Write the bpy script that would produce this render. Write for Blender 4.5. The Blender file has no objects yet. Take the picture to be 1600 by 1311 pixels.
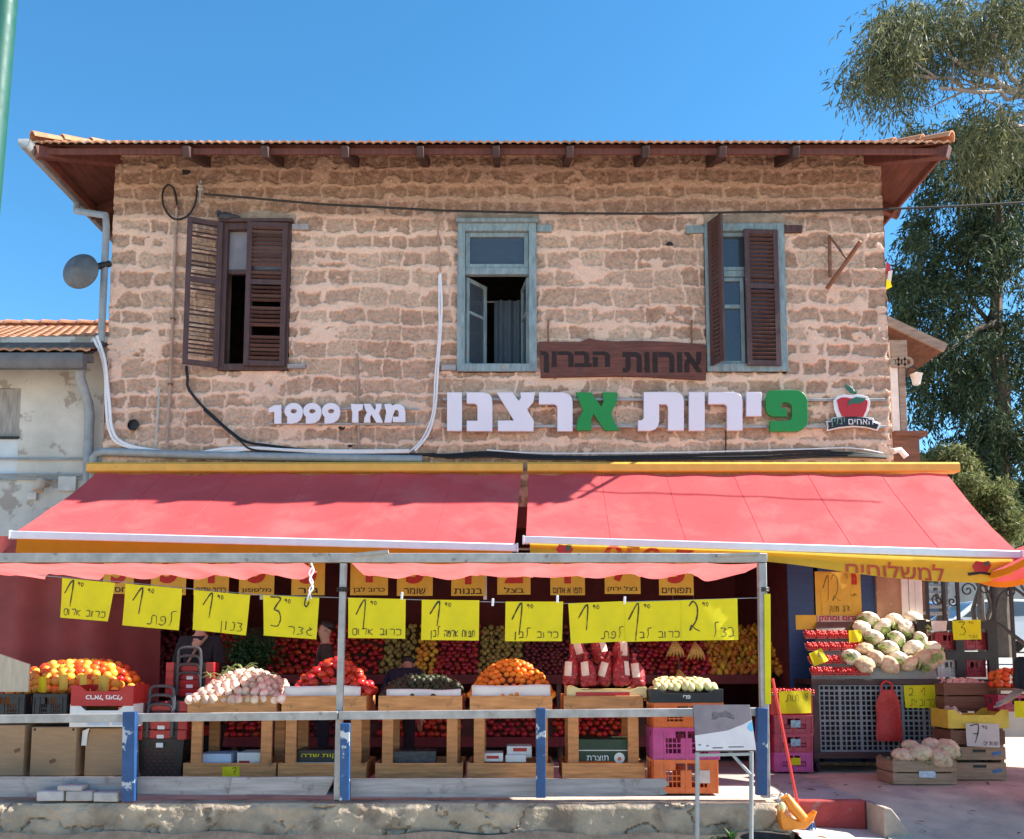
import bpy, bmesh, math, random
import numpy as np
from mathutils import Vector, Matrix, Euler, Quaternion
R = math.radians
random.seed(11)
scene = bpy.context.scene
COL = scene.collection

# ---------------------------------------------------------------- camera
F_PX, PITCH, EYE = 1380.0, R(5.5), Vector((0.0, 0.0, 1.3))
CY = 655.5 + 242
cam_data = bpy.data.cameras.new('camera')
cam_data.sensor_width = 36.0
cam_data.lens = 36.0 * F_PX / 1600.0
cam_data.shift_y = 242.0 / 1600.0
cam_data.clip_end = 2000.0
cam = bpy.data.objects.new('camera', cam_data)
cam.location = EYE
cam.rotation_euler = (R(90) + PITCH, 0, 0)
COL.objects.link(cam)
scene.camera = cam

# ---------------------------------------------------------------- sky, sun, exposure
TO_SUN = Vector((4.3, 0.10, 3.95)).normalized()
world = bpy.data.worlds.new('World')
scene.world = world
world.use_nodes = True
wn = world.node_tree
bg = wn.nodes['Background']
sky = wn.nodes.new('ShaderNodeTexSky')
sky.sky_type = 'NISHITA'
sky.sun_disc = False
sky.sun_elevation = math.asin(TO_SUN.z)
sky.sun_rotation = math.atan2(TO_SUN.x, TO_SUN.y)
sky.air_density = 1.0
sky.dust_density = 0.0
sky.ozone_density = 4.0
sat = wn.nodes.new('ShaderNodeHueSaturation')     # the deep clear blue of the day
sat.inputs['Saturation'].default_value = 1.22
sat.inputs['Hue'].default_value = 0.49
wn.links.new(sky.outputs[0], sat.inputs['Color'])
wn.links.new(sat.outputs[0], bg.inputs[0])
bg.inputs[1].default_value = 0.088
sun_data = bpy.data.lights.new('sun', 'SUN')
sun_data.energy = 4.6
sun_data.angle = R(0.5)
sun_data.color = (1.0, 0.95, 0.87)
sun = bpy.data.objects.new('sun', sun_data)
sun.rotation_euler = TO_SUN.to_track_quat('Z', 'Y').to_euler()
COL.objects.link(sun)
vs = scene.view_settings
vs.view_transform = 'Standard'
vs.look = 'None'
vs.gamma = 1.0
vs.use_curve_mapping = False
vs.exposure = 1.6
scene.cycles.max_bounces = 10
scene.cycles.diffuse_bounces = 6
scene.cycles.use_denoising = True

# ---------------------------------------------------------------- helpers
def P(px, py, Y):
    """the point of the plane y = Y that the photograph shows at (px, py)"""
    u, v = (px - 800.0) / F_PX, (CY - py) / F_PX
    d = Vector((u, math.cos(PITCH) - v * math.sin(PITCH), math.sin(PITCH) + v * math.cos(PITCH)))
    return EYE + d * (Y / d.y)

def tag(o, label=None, cat=None, group=None, kind=None):
    if label: o['label'] = label
    if cat: o['category'] = cat
    if group: o['group'] = group
    if kind: o['kind'] = kind
    return o

def thing(name, loc, label, cat, group=None):
    o = bpy.data.objects.new(name, None)
    o.empty_display_size = 0.1
    o.location = loc
    COL.objects.link(o)
    return tag(o, label, cat, group)

def origin_of(o):
    v = Vector((0, 0, 0))
    while o is not None:
        v += Vector(o.location)
        o = o.parent
    return v

def copy_tree(o, parent=None):
    c = o.copy()
    COL.objects.link(c)
    if parent is not None:
        c.parent = parent
    for ch in list(o.children):
        copy_tree(ch, c)
    return c

class MB:
    def __init__(s):
        s.v, s.f, s.m = [], [], []
        s.cm = 0
    def add(s, vs_, fs):
        b = len(s.v)
        s.v.extend([tuple(v) for v in vs_])
        for f in fs:
            s.f.append([b + i for i in f]); s.m.append(s.cm)
        return s
    def box(s, c, size, rot=None):
        hx, hy, hz = size[0] / 2, size[1] / 2, size[2] / 2
        pts = [Vector((x, y, z)) for x in (-hx, hx) for y in (-hy, hy) for z in (-hz, hz)]
        if rot is not None:
            m = Euler(rot).to_matrix() if not isinstance(rot, Matrix) else rot
            pts = [m @ p for p in pts]
        c = Vector(c)
        return s.add([p + c for p in pts], [(0, 1, 3, 2), (4, 6, 7, 5), (0, 4, 5, 1), (2, 3, 7, 6), (0, 2, 6, 4), (1, 5, 7, 3)])
    def span(s, a, b):
        return s.box([(a[i] + b[i]) / 2 for i in range(3)], [abs(b[i] - a[i]) for i in range(3)])
    def bar(s, a, b, w, h, up=(0, 0, 1)):
        a, b = Vector(a), Vector(b)
        d = (b - a)
        L_ = d.length
        d.normalize()
        u = Vector(up)
        x = d.cross(u)
        if x.length < 1e-4: x = d.cross(Vector((0, 1, 0)))
        x.normalize()
        z = x.cross(d).normalized()
        m = Matrix((x, d, z)).transposed()
        return s.box((a + b) / 2, (w, L_, h), m)
    def tube(s, pts, r, n=8, caps=True):
        pts = [Vector(p) for p in pts]
        k = len(pts)
        rs = r if isinstance(r, (list, tuple)) else [r] * k
        rings = []
        prev = None
        for i, p in enumerate(pts):
            t = (pts[min(i + 1, k - 1)] - pts[max(i - 1, 0)])
            if t.length < 1e-9: t = Vector((0, 0, 1))
            t.normalize()
            if prev is None:
                a = t.cross(Vector((0, 0, 1)))
                if a.length < .05: a = t.cross(Vector((0, 1, 0)))
            else:
                a = prev - t * prev.dot(t)
                if a.length < 1e-6: a = t.cross(Vector((0, 0, 1)))
            a.normalize(); prev = a
            b = t.cross(a)
            rings.append([p + (a * math.cos(2 * math.pi * j / n) + b * math.sin(2 * math.pi * j / n)) * rs[i] for j in range(n)])
        vs_ = [v for ring in rings for v in ring]
        fs = [(i * n + j, i * n + (j + 1) % n, (i + 1) * n + (j + 1) % n, (i + 1) * n + j) for i in range(k - 1) for j in range(n)]
        if caps:
            fs.append(tuple(range(n - 1, -1, -1))); fs.append(tuple((k - 1) * n + j for j in range(n)))
        return s.add(vs_, fs)
    def lathe(s, prof, c, n=16, axis=None):
        """profile of (radius, height) turned about an axis through c"""
        m = Matrix.Identity(3) if axis is None else Vector((0, 0, 1)).rotation_difference(Vector(axis)).to_matrix()
        c = Vector(c)
        vs_ = [c + m @ Vector((r * math.cos(2 * math.pi * j / n), r * math.sin(2 * math.pi * j / n), h)) for r, h in prof for j in range(n)]
        k = len(prof)
        fs = [(i * n + j, i * n + (j + 1) % n, (i + 1) * n + (j + 1) % n, (i + 1) * n + j) for i in range(k - 1) for j in range(n)]
        return s.add(vs_, fs)
    def ball(s, c, r, n=12, k=8, fn=None):
        r = (r, r, r) if not isinstance(r, (tuple, list)) else r
        vs_ = []
        for i in range(k + 1):
            th = math.pi * i / k
            for j in range(n):
                ph = 2 * math.pi * j / n
                d = Vector((math.sin(th) * math.cos(ph), math.sin(th) * math.sin(ph), math.cos(th)))
                q = fn(d) if fn else 1.0
                vs_.append((c[0] + d.x * r[0] * q, c[1] + d.y * r[1] * q, c[2] + d.z * r[2] * q))
        fs = [(i * n + j, (i + 1) * n + j, (i + 1) * n + (j + 1) % n, i * n + (j + 1) % n) for i in range(k) for j in range(n)]
        return s.add(vs_, fs)
    def prism(s, poly, y0, y1, frame=None):
        """polygon of (x, z) pairs extruded from y0 (front) to y1"""
        area = sum(poly[i][0] * poly[(i + 1) % len(poly)][1] - poly[(i + 1) % len(poly)][0] * poly[i][1] for i in range(len(poly)))
        if area < 0: poly = poly[::-1]
        n = len(poly)
        T = frame or (lambda x, y, z: (x, y, z))
        vs_ = [T(x, y0, z) for x, z in poly] + [T(x, y1, z) for x, z in poly]
        fs = [tuple(range(n)), tuple(range(2 * n - 1, n - 1, -1))]
        fs += [(i, n + i, n + (i + 1) % n, (i + 1) % n) for i in range(n)]
        return s.add(vs_, fs)
    def grid(s, fn, nu, nv):
        vs_ = [fn(i / nu, j / nv) for j in range(nv + 1) for i in range(nu + 1)]
        fs = [(j * (nu + 1) + i, j * (nu + 1) + i + 1, (j + 1) * (nu + 1) + i + 1, (j + 1) * (nu + 1) + i) for j in range(nv) for i in range(nu)]
        return s.add(vs_, fs)
    def build(s, name, mats, parent=None, smooth=True, bevel=0.0, angle=38, loc=None):
        me = bpy.data.meshes.new(name)
        base = origin_of(parent) if parent is not None else Vector(loc or (0, 0, 0))
        me.from_pydata([(v[0] - base.x, v[1] - base.y, v[2] - base.z) for v in s.v], [], s.f)
        mats = mats if isinstance(mats, (list, tuple)) else [mats]
        for m in mats: me.materials.append(m)
        if any(s.m): me.polygons.foreach_set('material_index', s.m)
        if smooth:
            me.polygons.foreach_set('use_smooth', [True] * len(me.polygons))
            me.set_sharp_from_angle(angle=R(angle))
        me.update()
        o = bpy.data.objects.new(name, me)
        COL.objects.link(o)
        if parent is not None: o.parent = parent
        elif loc is not None: o.location = loc
        if bevel:
            b = o.modifiers.new('bevel', 'BEVEL'); b.width = bevel; b.segments = 2; b.limit_method = 'ANGLE'
            b.harden_normals = False
        return o

def text_contours(s, heb, res=4):
    """closed outlines of a line of lettering, sampled from the built-in font"""
    c = bpy.data.curves.new('t', 'FONT')
    c.body = s[::-1] if heb else s
    c.size = 1.0
    o = bpy.data.objects.new('t', c); COL.objects.link(o)
    dg = bpy.context.evaluated_depsgraph_get()
    cu = o.to_curve(dg)
    out = []
    for sp in cu.splines:
        bp = sp.bezier_points; n = len(bp)
        if n < 3: continue
        poly = []
        for i in range(n):
            p0, p1 = bp[i], bp[(i + 1) % n]
            straight = p0.handle_right_type == 'VECTOR' and p1.handle_left_type == 'VECTOR'
            k = 1 if straight else res
            for j in range(k):
                t = j / k
                q = p0.co * (1 - t) ** 3 + p0.handle_right * 3 * t * (1 - t) ** 2 + p1.handle_left * 3 * t * t * (1 - t) + p1.co * t ** 3
                if not poly or (abs(q.x - poly[-1][0]) + abs(q.y - poly[-1][1])) > 1e-4: poly.append((q.x, q.y))
        if len(poly) > 2: out.append(poly)
    o.to_curve_clear()
    bpy.data.objects.remove(o); bpy.data.curves.remove(c)
    return out
def poly_area(p): return .5 * sum(p[i][0] * p[(i + 1) % len(p)][1] - p[(i + 1) % len(p)][0] * p[i][1] for i in range(len(p)))
def inside(pt, p):
    c = False
    for i in range(len(p)):
        (x0, y0), (x1, y1) = p[i], p[i - 1]
        if (y0 > pt[1]) != (y1 > pt[1]) and pt[0] < (x1 - x0) * (pt[1] - y0) / (y1 - y0) + x0: c = not c
    return c
def grow(p, d):
    n = len(p); out = []
    for i in range(n):
        a, b, c = p[i - 1], p[i], p[(i + 1) % n]
        n1, n2 = Vector((b[1] - a[1], a[0] - b[0])), Vector((c[1] - b[1], b[0] - c[0]))
        n1 = n1.normalized() if n1.length > 1e-9 else n2; n2 = n2.normalized() if n2.length > 1e-9 else n1
        m = n1 + n2
        m = m / max(m.length_squared / 2, .6) if m.length > 1e-6 else n1
        out.append((b[0] + m.x * d, b[1] + m.y * d))
    return out
from mathutils.geometry import tessellate_polygon
def text_into(mb, s, center, size, extrude=0.0, bold=0.0, width=None, height=None, heb=True, rot=0.0, frame=None, shear=0.0):
    """lettering standing in the xz plane, facing -y, centred on center; scaled to width/height when given"""
    cons = text_contours(s, heb)
    if not cons: return
    big = max(cons, key=lambda p: abs(poly_area(p))); sg = 1 if poly_area(big) > 0 else -1
    outer = [p if sg > 0 else p[::-1] for p in cons if poly_area(p) * sg > 0]
    holes = [p if sg > 0 else p[::-1] for p in cons if poly_area(p) * sg < 0]
    w = bold / size
    outer = [grow(p, w) for p in outer]; holes = [grow(p, w) for p in holes]
    xs = [x for p in outer for x, _ in p]; ys = [y for p in outer for _, y in p]
    x0, x1, y0, y1 = min(xs), max(xs), min(ys), max(ys)
    kx = width / (x1 - x0) if width else size
    ky = height / (y1 - y0) if height else (kx if width else size)
    if height and not width: kx = ky
    center = Vector(center)
    for gi, p in enumerate(outer):
        hs = [h for h in holes if inside(h[0], p)]
        loops = [p] + hs
        pts = []
        lift = .00025 * (gi % 4)
        for lp in loops:
            for x, y in lp:
                x, z = (x - (x0 + x1) / 2) * kx, (y - (y0 + y1) / 2) * ky
                x, z = x * math.cos(rot) - z * math.sin(rot), x * math.sin(rot) + z * math.cos(rot)
                pts.append((x, z))
        tris = tessellate_polygon([[Vector((x, y, 0)) for x, y in lp] for lp in loops])
        T = (lambda x, y, z: frame(x, y, z)) if frame else (lambda x, y, z: center + Vector((x, y, z)))
        n = len(pts)
        vs_ = [T(x, -extrude - lift, z) for x, z in pts]
        fs = []
        for t in tris:
            (ax, az), (bx, bz), (cx, cz) = pts[t[0]], pts[t[1]], pts[t[2]]
            fs.append(tuple(t) if (bx - ax) * (cz - az) - (cx - ax) * (bz - az) > 0 else tuple(t[::-1]))
        if extrude > 0:
            vs_ += [T(x, extrude - lift, z) for x, z in pts]
            k = 0
            for lp in loops:
                m = len(lp)
                fs += [(k + i, n + k + i, n + k + (i + 1) % m, k + (i + 1) % m) for i in range(m)]
                k += m
        mb.add(vs_, fs)

# ---------------------------------------------------------------- numpy noise
def _hash(ix, iy, seed):
    h = (ix.astype(np.int64) * 374761393 + iy.astype(np.int64) * 668265263 + seed * 974634777) & 0xFFFFFFFF
    h = ((h ^ (h >> 13)) * 1274126177) & 0xFFFFFFFF
    return ((h ^ (h >> 16)) & 0xFFFF) / 65535.0
def vnoise(x, y, seed=0):
    ix, iy = np.floor(x), np.floor(y)
    fx, fy = x - ix, y - iy
    fx, fy = fx * fx * (3 - 2 * fx), fy * fy * (3 - 2 * fy)
    a, b = _hash(ix, iy, seed), _hash(ix + 1, iy, seed)
    c, d = _hash(ix, iy + 1, seed), _hash(ix + 1, iy + 1, seed)
    return (a + (b - a) * fx) * (1 - fy) + (c + (d - c) * fx) * fy
def fbm(x, y, seed=0, o=4):
    s, a, t = 0, 1.0, 0
    for k in range(o):
        s = s + a * vnoise(x * 2 ** k, y * 2 ** k, seed + 17 * k); t += a; a *= .5
    return s / t
def sstep(a, b, x):
    t = np.clip((x - a) / (b - a), 0, 1)
    return t * t * (3 - 2 * t)

# ---------------------------------------------------------------- materials
def new_mat(name):
    m = bpy.data.materials.new(name); m.use_nodes = True
    nt = m.node_tree
    return m, nt, nt.nodes['Principled BSDF']
def nd(nt, t, **kw):
    n = nt.nodes.new(t)
    for k, v in kw.items():
        if k.startswith('i_'): n.inputs[k[2:].replace('_', ' ')].default_value = v
        else: setattr(n, k, v)
    return n
def mixc(nt, fac, a, b, blend='MIX'):
    n = nt.nodes.new('ShaderNodeMix'); n.data_type = 'RGBA'; n.blend_type = blend
    for k, v in ((0, fac), (6, a), (7, b)):
        if isinstance(v, bpy.types.NodeSocket): nt.links.new(v, n.inputs[k])
        else: n.inputs[k].default_value = v if k == 0 else (*v, 1)
    return n.outputs[2]
def ramp(nt, val, a, b, lo=0.0, hi=1.0):
    n = nt.nodes.new('ShaderNodeMapRange')
    n.inputs[1].default_value = a; n.inputs[2].default_value = b; n.inputs[3].default_value = lo; n.inputs[4].default_value = hi
    nt.links.new(val, n.inputs[0])
    return n.outputs[0]
def noise(nt, scale, detail=4, vec=None, stretch=None, rough=.6):
    if vec is None:
        vec = nt.nodes.new('ShaderNodeTexCoord').outputs['Object']
    if stretch:
        mp = nt.nodes.new('ShaderNodeMapping'); mp.inputs['Scale'].default_value = stretch
        nt.links.new(vec, mp.inputs[0]); vec = mp.outputs[0]
    n = nt.nodes.new('ShaderNodeTexNoise')
    n.inputs['Scale'].default_value = scale; n.inputs['Detail'].default_value = detail; n.inputs['Roughness'].default_value = rough
    nt.links.new(vec, n.inputs['Vector'])
    return n.outputs['Fac']
def mat(name, col, rough=.65, var=.18, scale=6, bump=.15, bscale=45, metal=0.0, spec=.4, stretch=None,
        worn=None, wscale=9, wlo=.58, whi=.66, rnd=0.0, hue=0.0, trans=0.0, coat=0.0, dist=.01):
    m, nt, b = new_mat(name)
    col = tuple(col)
    n1 = noise(nt, scale, 5, stretch=stretch)
    c = mixc(nt, ramp(nt, n1, .3, .7), [x * (1 - var) for x in col], [min(1, x * (1 + var)) for x in col])
    if worn is not None:
        n2 = noise(nt, wscale, 6)
        c = mixc(nt, ramp(nt, n2, wlo, whi), c, worn)
    if rnd or hue:
        oi = nt.nodes.new('ShaderNodeObjectInfo')
        hs = nt.nodes.new('ShaderNodeHueSaturation')
        nt.links.new(ramp(nt, oi.outputs['Random'], 0, 1, 1 - rnd, 1 + rnd), hs.inputs['Value'])
        wh = nt.nodes.new('ShaderNodeTexWhiteNoise'); wh.noise_dimensions = '1D'
        nt.links.new(oi.outputs['Random'], wh.inputs['W'])
        nt.links.new(ramp(nt, wh.outputs[0], 0, 1, .5 - hue, .5 + hue), hs.inputs['Hue'])
        nt.links.new(c, hs.inputs['Color']); c = hs.outputs[0]
    nt.links.new(c, b.inputs['Base Color'])
    b.inputs['Roughness'].default_value = rough
    b.inputs['Metallic'].default_value = metal
    b.inputs['Specular IOR Level'].default_value = spec
    if coat: b.inputs['Coat Weight'].default_value = coat
    nr = noise(nt, scale * 2.3, 4, stretch=stretch)
    nt.links.new(ramp(nt, nr, .3, .7, max(0, rough - .1), min(1, rough + .1)), b.inputs['Roughness'])
    if bump:
        bp = nt.nodes.new('ShaderNodeBump'); bp.inputs['Strength'].default_value = bump; bp.inputs['Distance'].default_value = dist
        nt.links.new(noise(nt, bscale, 4, stretch=stretch), bp.inputs['Height'])
        nt.links.new(bp.outputs[0], b.inputs['Normal'])
    if trans:
        t = nt.nodes.new('ShaderNodeBsdfTranslucent')
        nt.links.new(c, t.inputs['Color'])
        mx = nt.nodes.new('ShaderNodeMixShader'); mx.inputs[0].default_value = trans
        nt.links.new(b.outputs[0], mx.inputs[1]); nt.links.new(t.outputs[0], mx.inputs[2])
        nt.links.new(mx.outputs[0], nt.nodes['Material Output'].inputs[0])
    return m

WOOD = mat('pale_timber', (.50, .22, .08), .7, .32, 3, .25, 30, stretch=(1, 1, 9), worn=(.22, .11, .05), wlo=.62, whi=.75)
WOODX = mat('pale_timber_boards', (.52, .235, .085), .7, .32, 3, .25, 30, stretch=(1.2, 9, 12), worn=(.24, .12, .055), wlo=.62, whi=.74, rnd=.15)
GREYWOOD = mat('weathered_board', (.30, .28, .28), .8, .25, 2.5, .3, 30, stretch=(1, 8, 12), worn=(.16, .14, .13), wlo=.58, whi=.75)
BROWN = mat('brown_painted_wood', (.072, .036, .032), .55, .3, 5, .2, 30, stretch=(6, 6, 1), worn=(.19, .11, .085), wlo=.66, whi=.76)
RAFT = mat('dark_rafter_wood', (.055, .026, .022), .7, .35, 4, .25, 30, rnd=.2)
SOFFIT = mat('red_brown_boards', (.125, .040, .029), .65, .35, 3, .25, 30, stretch=(9, 1, 1), rnd=.1)
BLUEF = mat('grey_blue_painted_wood', (.20, .265, .28), .65, .3, 6, .3, 30, stretch=(4, 4, 1), worn=(.30, .27, .23), wlo=.6, whi=.68)
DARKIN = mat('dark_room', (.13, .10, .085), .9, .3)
MAROON = mat('maroon_shop_wall', (.15, .030, .032), .8, .3, 2, .1, 20)
GALV = mat('galvanised_steel', (.34, .325, .31), .5, .22, 8, .1, 60, metal=.25, worn=(.20, .17, .15), wlo=.62, whi=.7)
GREYPAINT = mat('grey_painted_metal', (.26, .28, .29), .5, .18, 7, .1, 60, worn=(.35, .33, .30), wlo=.66, whi=.74)
BLUEP = mat('blue_painted_steel', (.010, .056, .17), .5, .25, 6, .15, 40, worn=(.36, .40, .44), wscale=7, wlo=.62, whi=.65)
BLACK = mat('black_rubber', (.012, .012, .013), .5, .2, 20, .05)
BLACKP = mat('black_plastic', (.018, .018, .02), .42, .25, 12, .08)
DKIRON = mat('dark_iron', (.03, .027, .027), .55, .25, 12, .15, metal=.3)
RUST = mat('rusty_steel', (.20, .095, .055), .8, .35, 14, .3, 60)
WHITEP = mat('white_plastic', (.72, .72, .74), .45, .06, 8, .03)
WHITEC = mat('white_card', (.68, .66, .63), .75, .1, 6, .08)
CARDB = mat('brown_cardboard', (.33, .205, .115), .85, .12, 5, .1, 60, stretch=(1, 1, 6))
REDC = mat('red_printed_card', (.42, .025, .022), .5, .12, 6, .05)
PAPERY = mat('fluorescent_yellow_paper', (.74, .66, .008), .7, .07, 5, .05, 30, trans=.25)
PAPERO = mat('golden_yellow_card', (.62, .40, .05), .65, .12, 5, .05)
PAPERP = mat('pinkish_paper', (.66, .55, .50), .7, .06, 5, .05, trans=.2)
INK = mat('marker_ink', (.025, .022, .012), .6, .2, 20, 0)
BLACKT = mat('black_print', (.02, .012, .01), .6, .1, 20, 0)
REDT = mat('red_print', (.42, .02, .015), .55, .1, 20, 0)
WHITET = mat('white_print', (.75, .74, .72), .55, .05, 20, 0)
AWN = mat('red_awning_fabric', (.66, .092, .096), .8, .12, 1.3, .35, 14, trans=.22, spec=.2, worn=(.70, .16, .15), wscale=1.7, wlo=.5, whi=.78, dist=.012)
SWAG = mat('faded_red_fabric', (.74, .19, .18), .8, .12, 4, .12, 90, trans=.55, spec=.2)
YVAL = mat('yellow_valance_fabric', (.88, .55, .06), .75, .08, 4, .1, 90, trans=.5, spec=.2)
OVAL = mat('orange_valance_fabric', (.72, .25, .012), .75, .08, 4, .1, 90, trans=.35, spec=.2)
CASSY = mat('yellow_enamel', (.74, .37, .06), .45, .1, 5, .04, worn=(.45, .27, .08), wlo=.66, whi=.75)
SKIN = mat('skin', (.45, .25, .17), .5, .1, 10, .05)
GLASS, _nt, _b = new_mat('window_glass')
_b.inputs['Base Color'].default_value = (.06, .075, .09, 1); _b.inputs['Roughness'].default_value = .05
_b.inputs['Specular IOR Level'].default_value = .9
_b.inputs['Alpha'].default_value = .82
def plastic(name, col): return mat(name, col, .4, .15, 10, .05, spec=.5)
PINKC = plastic('magenta_crate_plastic', (.45, .05, .22))
ORANGEC = plastic('orange_crate_plastic', (.62, .13, .025))
# ================================================================ ground
def sheet(name, a, b, z, m, n=1):
    mb = MB(); mb.grid(lambda u, v: (a[0] + (b[0] - a[0]) * u, a[1] + (b[1] - a[1]) * v, z), n, n)
    return mb.build(name, m)
ASPH = mat('pale_asphalt', (.48, .41, .32), .9, .2, 1.2, .35, 60, worn=(.33, .285, .23), wscale=.8, wlo=.55, whi=.7)
CONC = mat('worn_concrete', (.40, .36, .32), .88, .22, 1.4, .3, 50, worn=(.25, .22, .20), wscale=1.6, wlo=.56, whi=.72)
PAVE = mat('stained_pavement', (.56, .435, .315), .85, .26, 2.1, .4, 40, worn=(.29, .245, .23), wscale=1.9, wlo=.52, whi=.72)
EARTH = mat('dry_ground', (.30, .26, .19), .95, .25, 1.0, .4, 30)
STREET_Z = -0.32
tag(sheet('street', (-250, -250), (250, 400), STREET_Z, ASPH), kind='structure')
E_X = P(1352, 1250, 8.35).x          # where the raised floor ends and the ramp begins
C_X = 2.46                           # right end of the low wall
mb = MB()
mb.span((-30, 8.12, -.3), (C_X, 17.0, 0.0)); mb.span((C_X, 8.36, -.3), (E_X, 17.0, 0.0))
tag(mb.build('stall_floor', CONC), kind='structure')
def rampz(x, y):
    z = -.005 - .30 * sstep(9.2, 7.35, np.array(y - .35 * sstep(E_X, E_X + 2.5, np.array(x))))
    return float(z)
mb = MB()
mb.grid(lambda u, v: (E_X + (14 - E_X) * u ** 1.5, 7.1 + 8 * v, rampz(E_X + (14 - E_X) * u ** 1.5, 7.1 + 8 * v)), 30, 60)
tag(mb.build('pavement_ramp', PAVE), kind='structure')
APRON = mat('pale_concrete_apron', (.52, .47, .41), .9, .16, 2.5, .35, 40, worn=(.36, .32, .28), wscale=2.4, wlo=.56, whi=.68)
mb = MB(); mb.grid(lambda u, v: (2.50 + (E_X + .30 - 2.50) * u, 7.15 + 1.16 * v, STREET_Z + .006 + .095 * float(sstep(0, .75, np.array(v))) * (1 - .5 * u)), 12, 12)
tag(mb.build('concrete_apron', APRON), kind='structure')
# asphalt strip with a ragged edge along the foot of the ramp
mb = MB()
PATCH = mat('dark_asphalt_patch', (.085, .085, .09), .92, .25, 3, .5, 80)
pts = []
for i in range(26):
    x = 2.9 + i * .22
    pts.append((x, 7.36 + .16 * (i / 25.0) * 4 + .07 * math.sin(i * 2.1) + random.uniform(-.05, .05)))
for i in range(25):
    (xa, ya), (xb, yb) = pts[i], pts[i + 1]
    f = lambda x, y: (x, y, max(STREET_Z, rampz(x, y) if x > E_X else STREET_Z) + .008)
    rows = [(xa + (xb - xa) * 0, xb)]
    for k in range(6):
        t0, t1 = k / 6, (k + 1) / 6
        ya0, ya1 = 6.9 + (ya - 6.9) * t0, 6.9 + (ya - 6.9) * t1
        yb0, yb1 = 6.9 + (yb - 6.9) * t0, 6.9 + (yb - 6.9) * t1
        mb.add([f(xa, ya0), f(xb, yb0), f(xb, yb1), f(xa, ya1)], [(0, 1, 2, 3)])
tag(mb.build('asphalt_patch', PATCH), kind='structure')
# higher ground behind the shop on the right
mb = MB()
mb.grid(lambda u, v: (5.6 + 60 * u, 15.5 + 60 * v, 1.15 + 2.2 * v), 4, 4)
mb.add([(5.6, 15.5, -.3), (65.6, 15.5, -.3), (65.6, 15.5, 1.15), (5.6, 15.5, 1.15)], [(0, 1, 2, 3)])
tag(mb.build('upper_car_park_ground', CONC), kind='structure')

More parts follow.
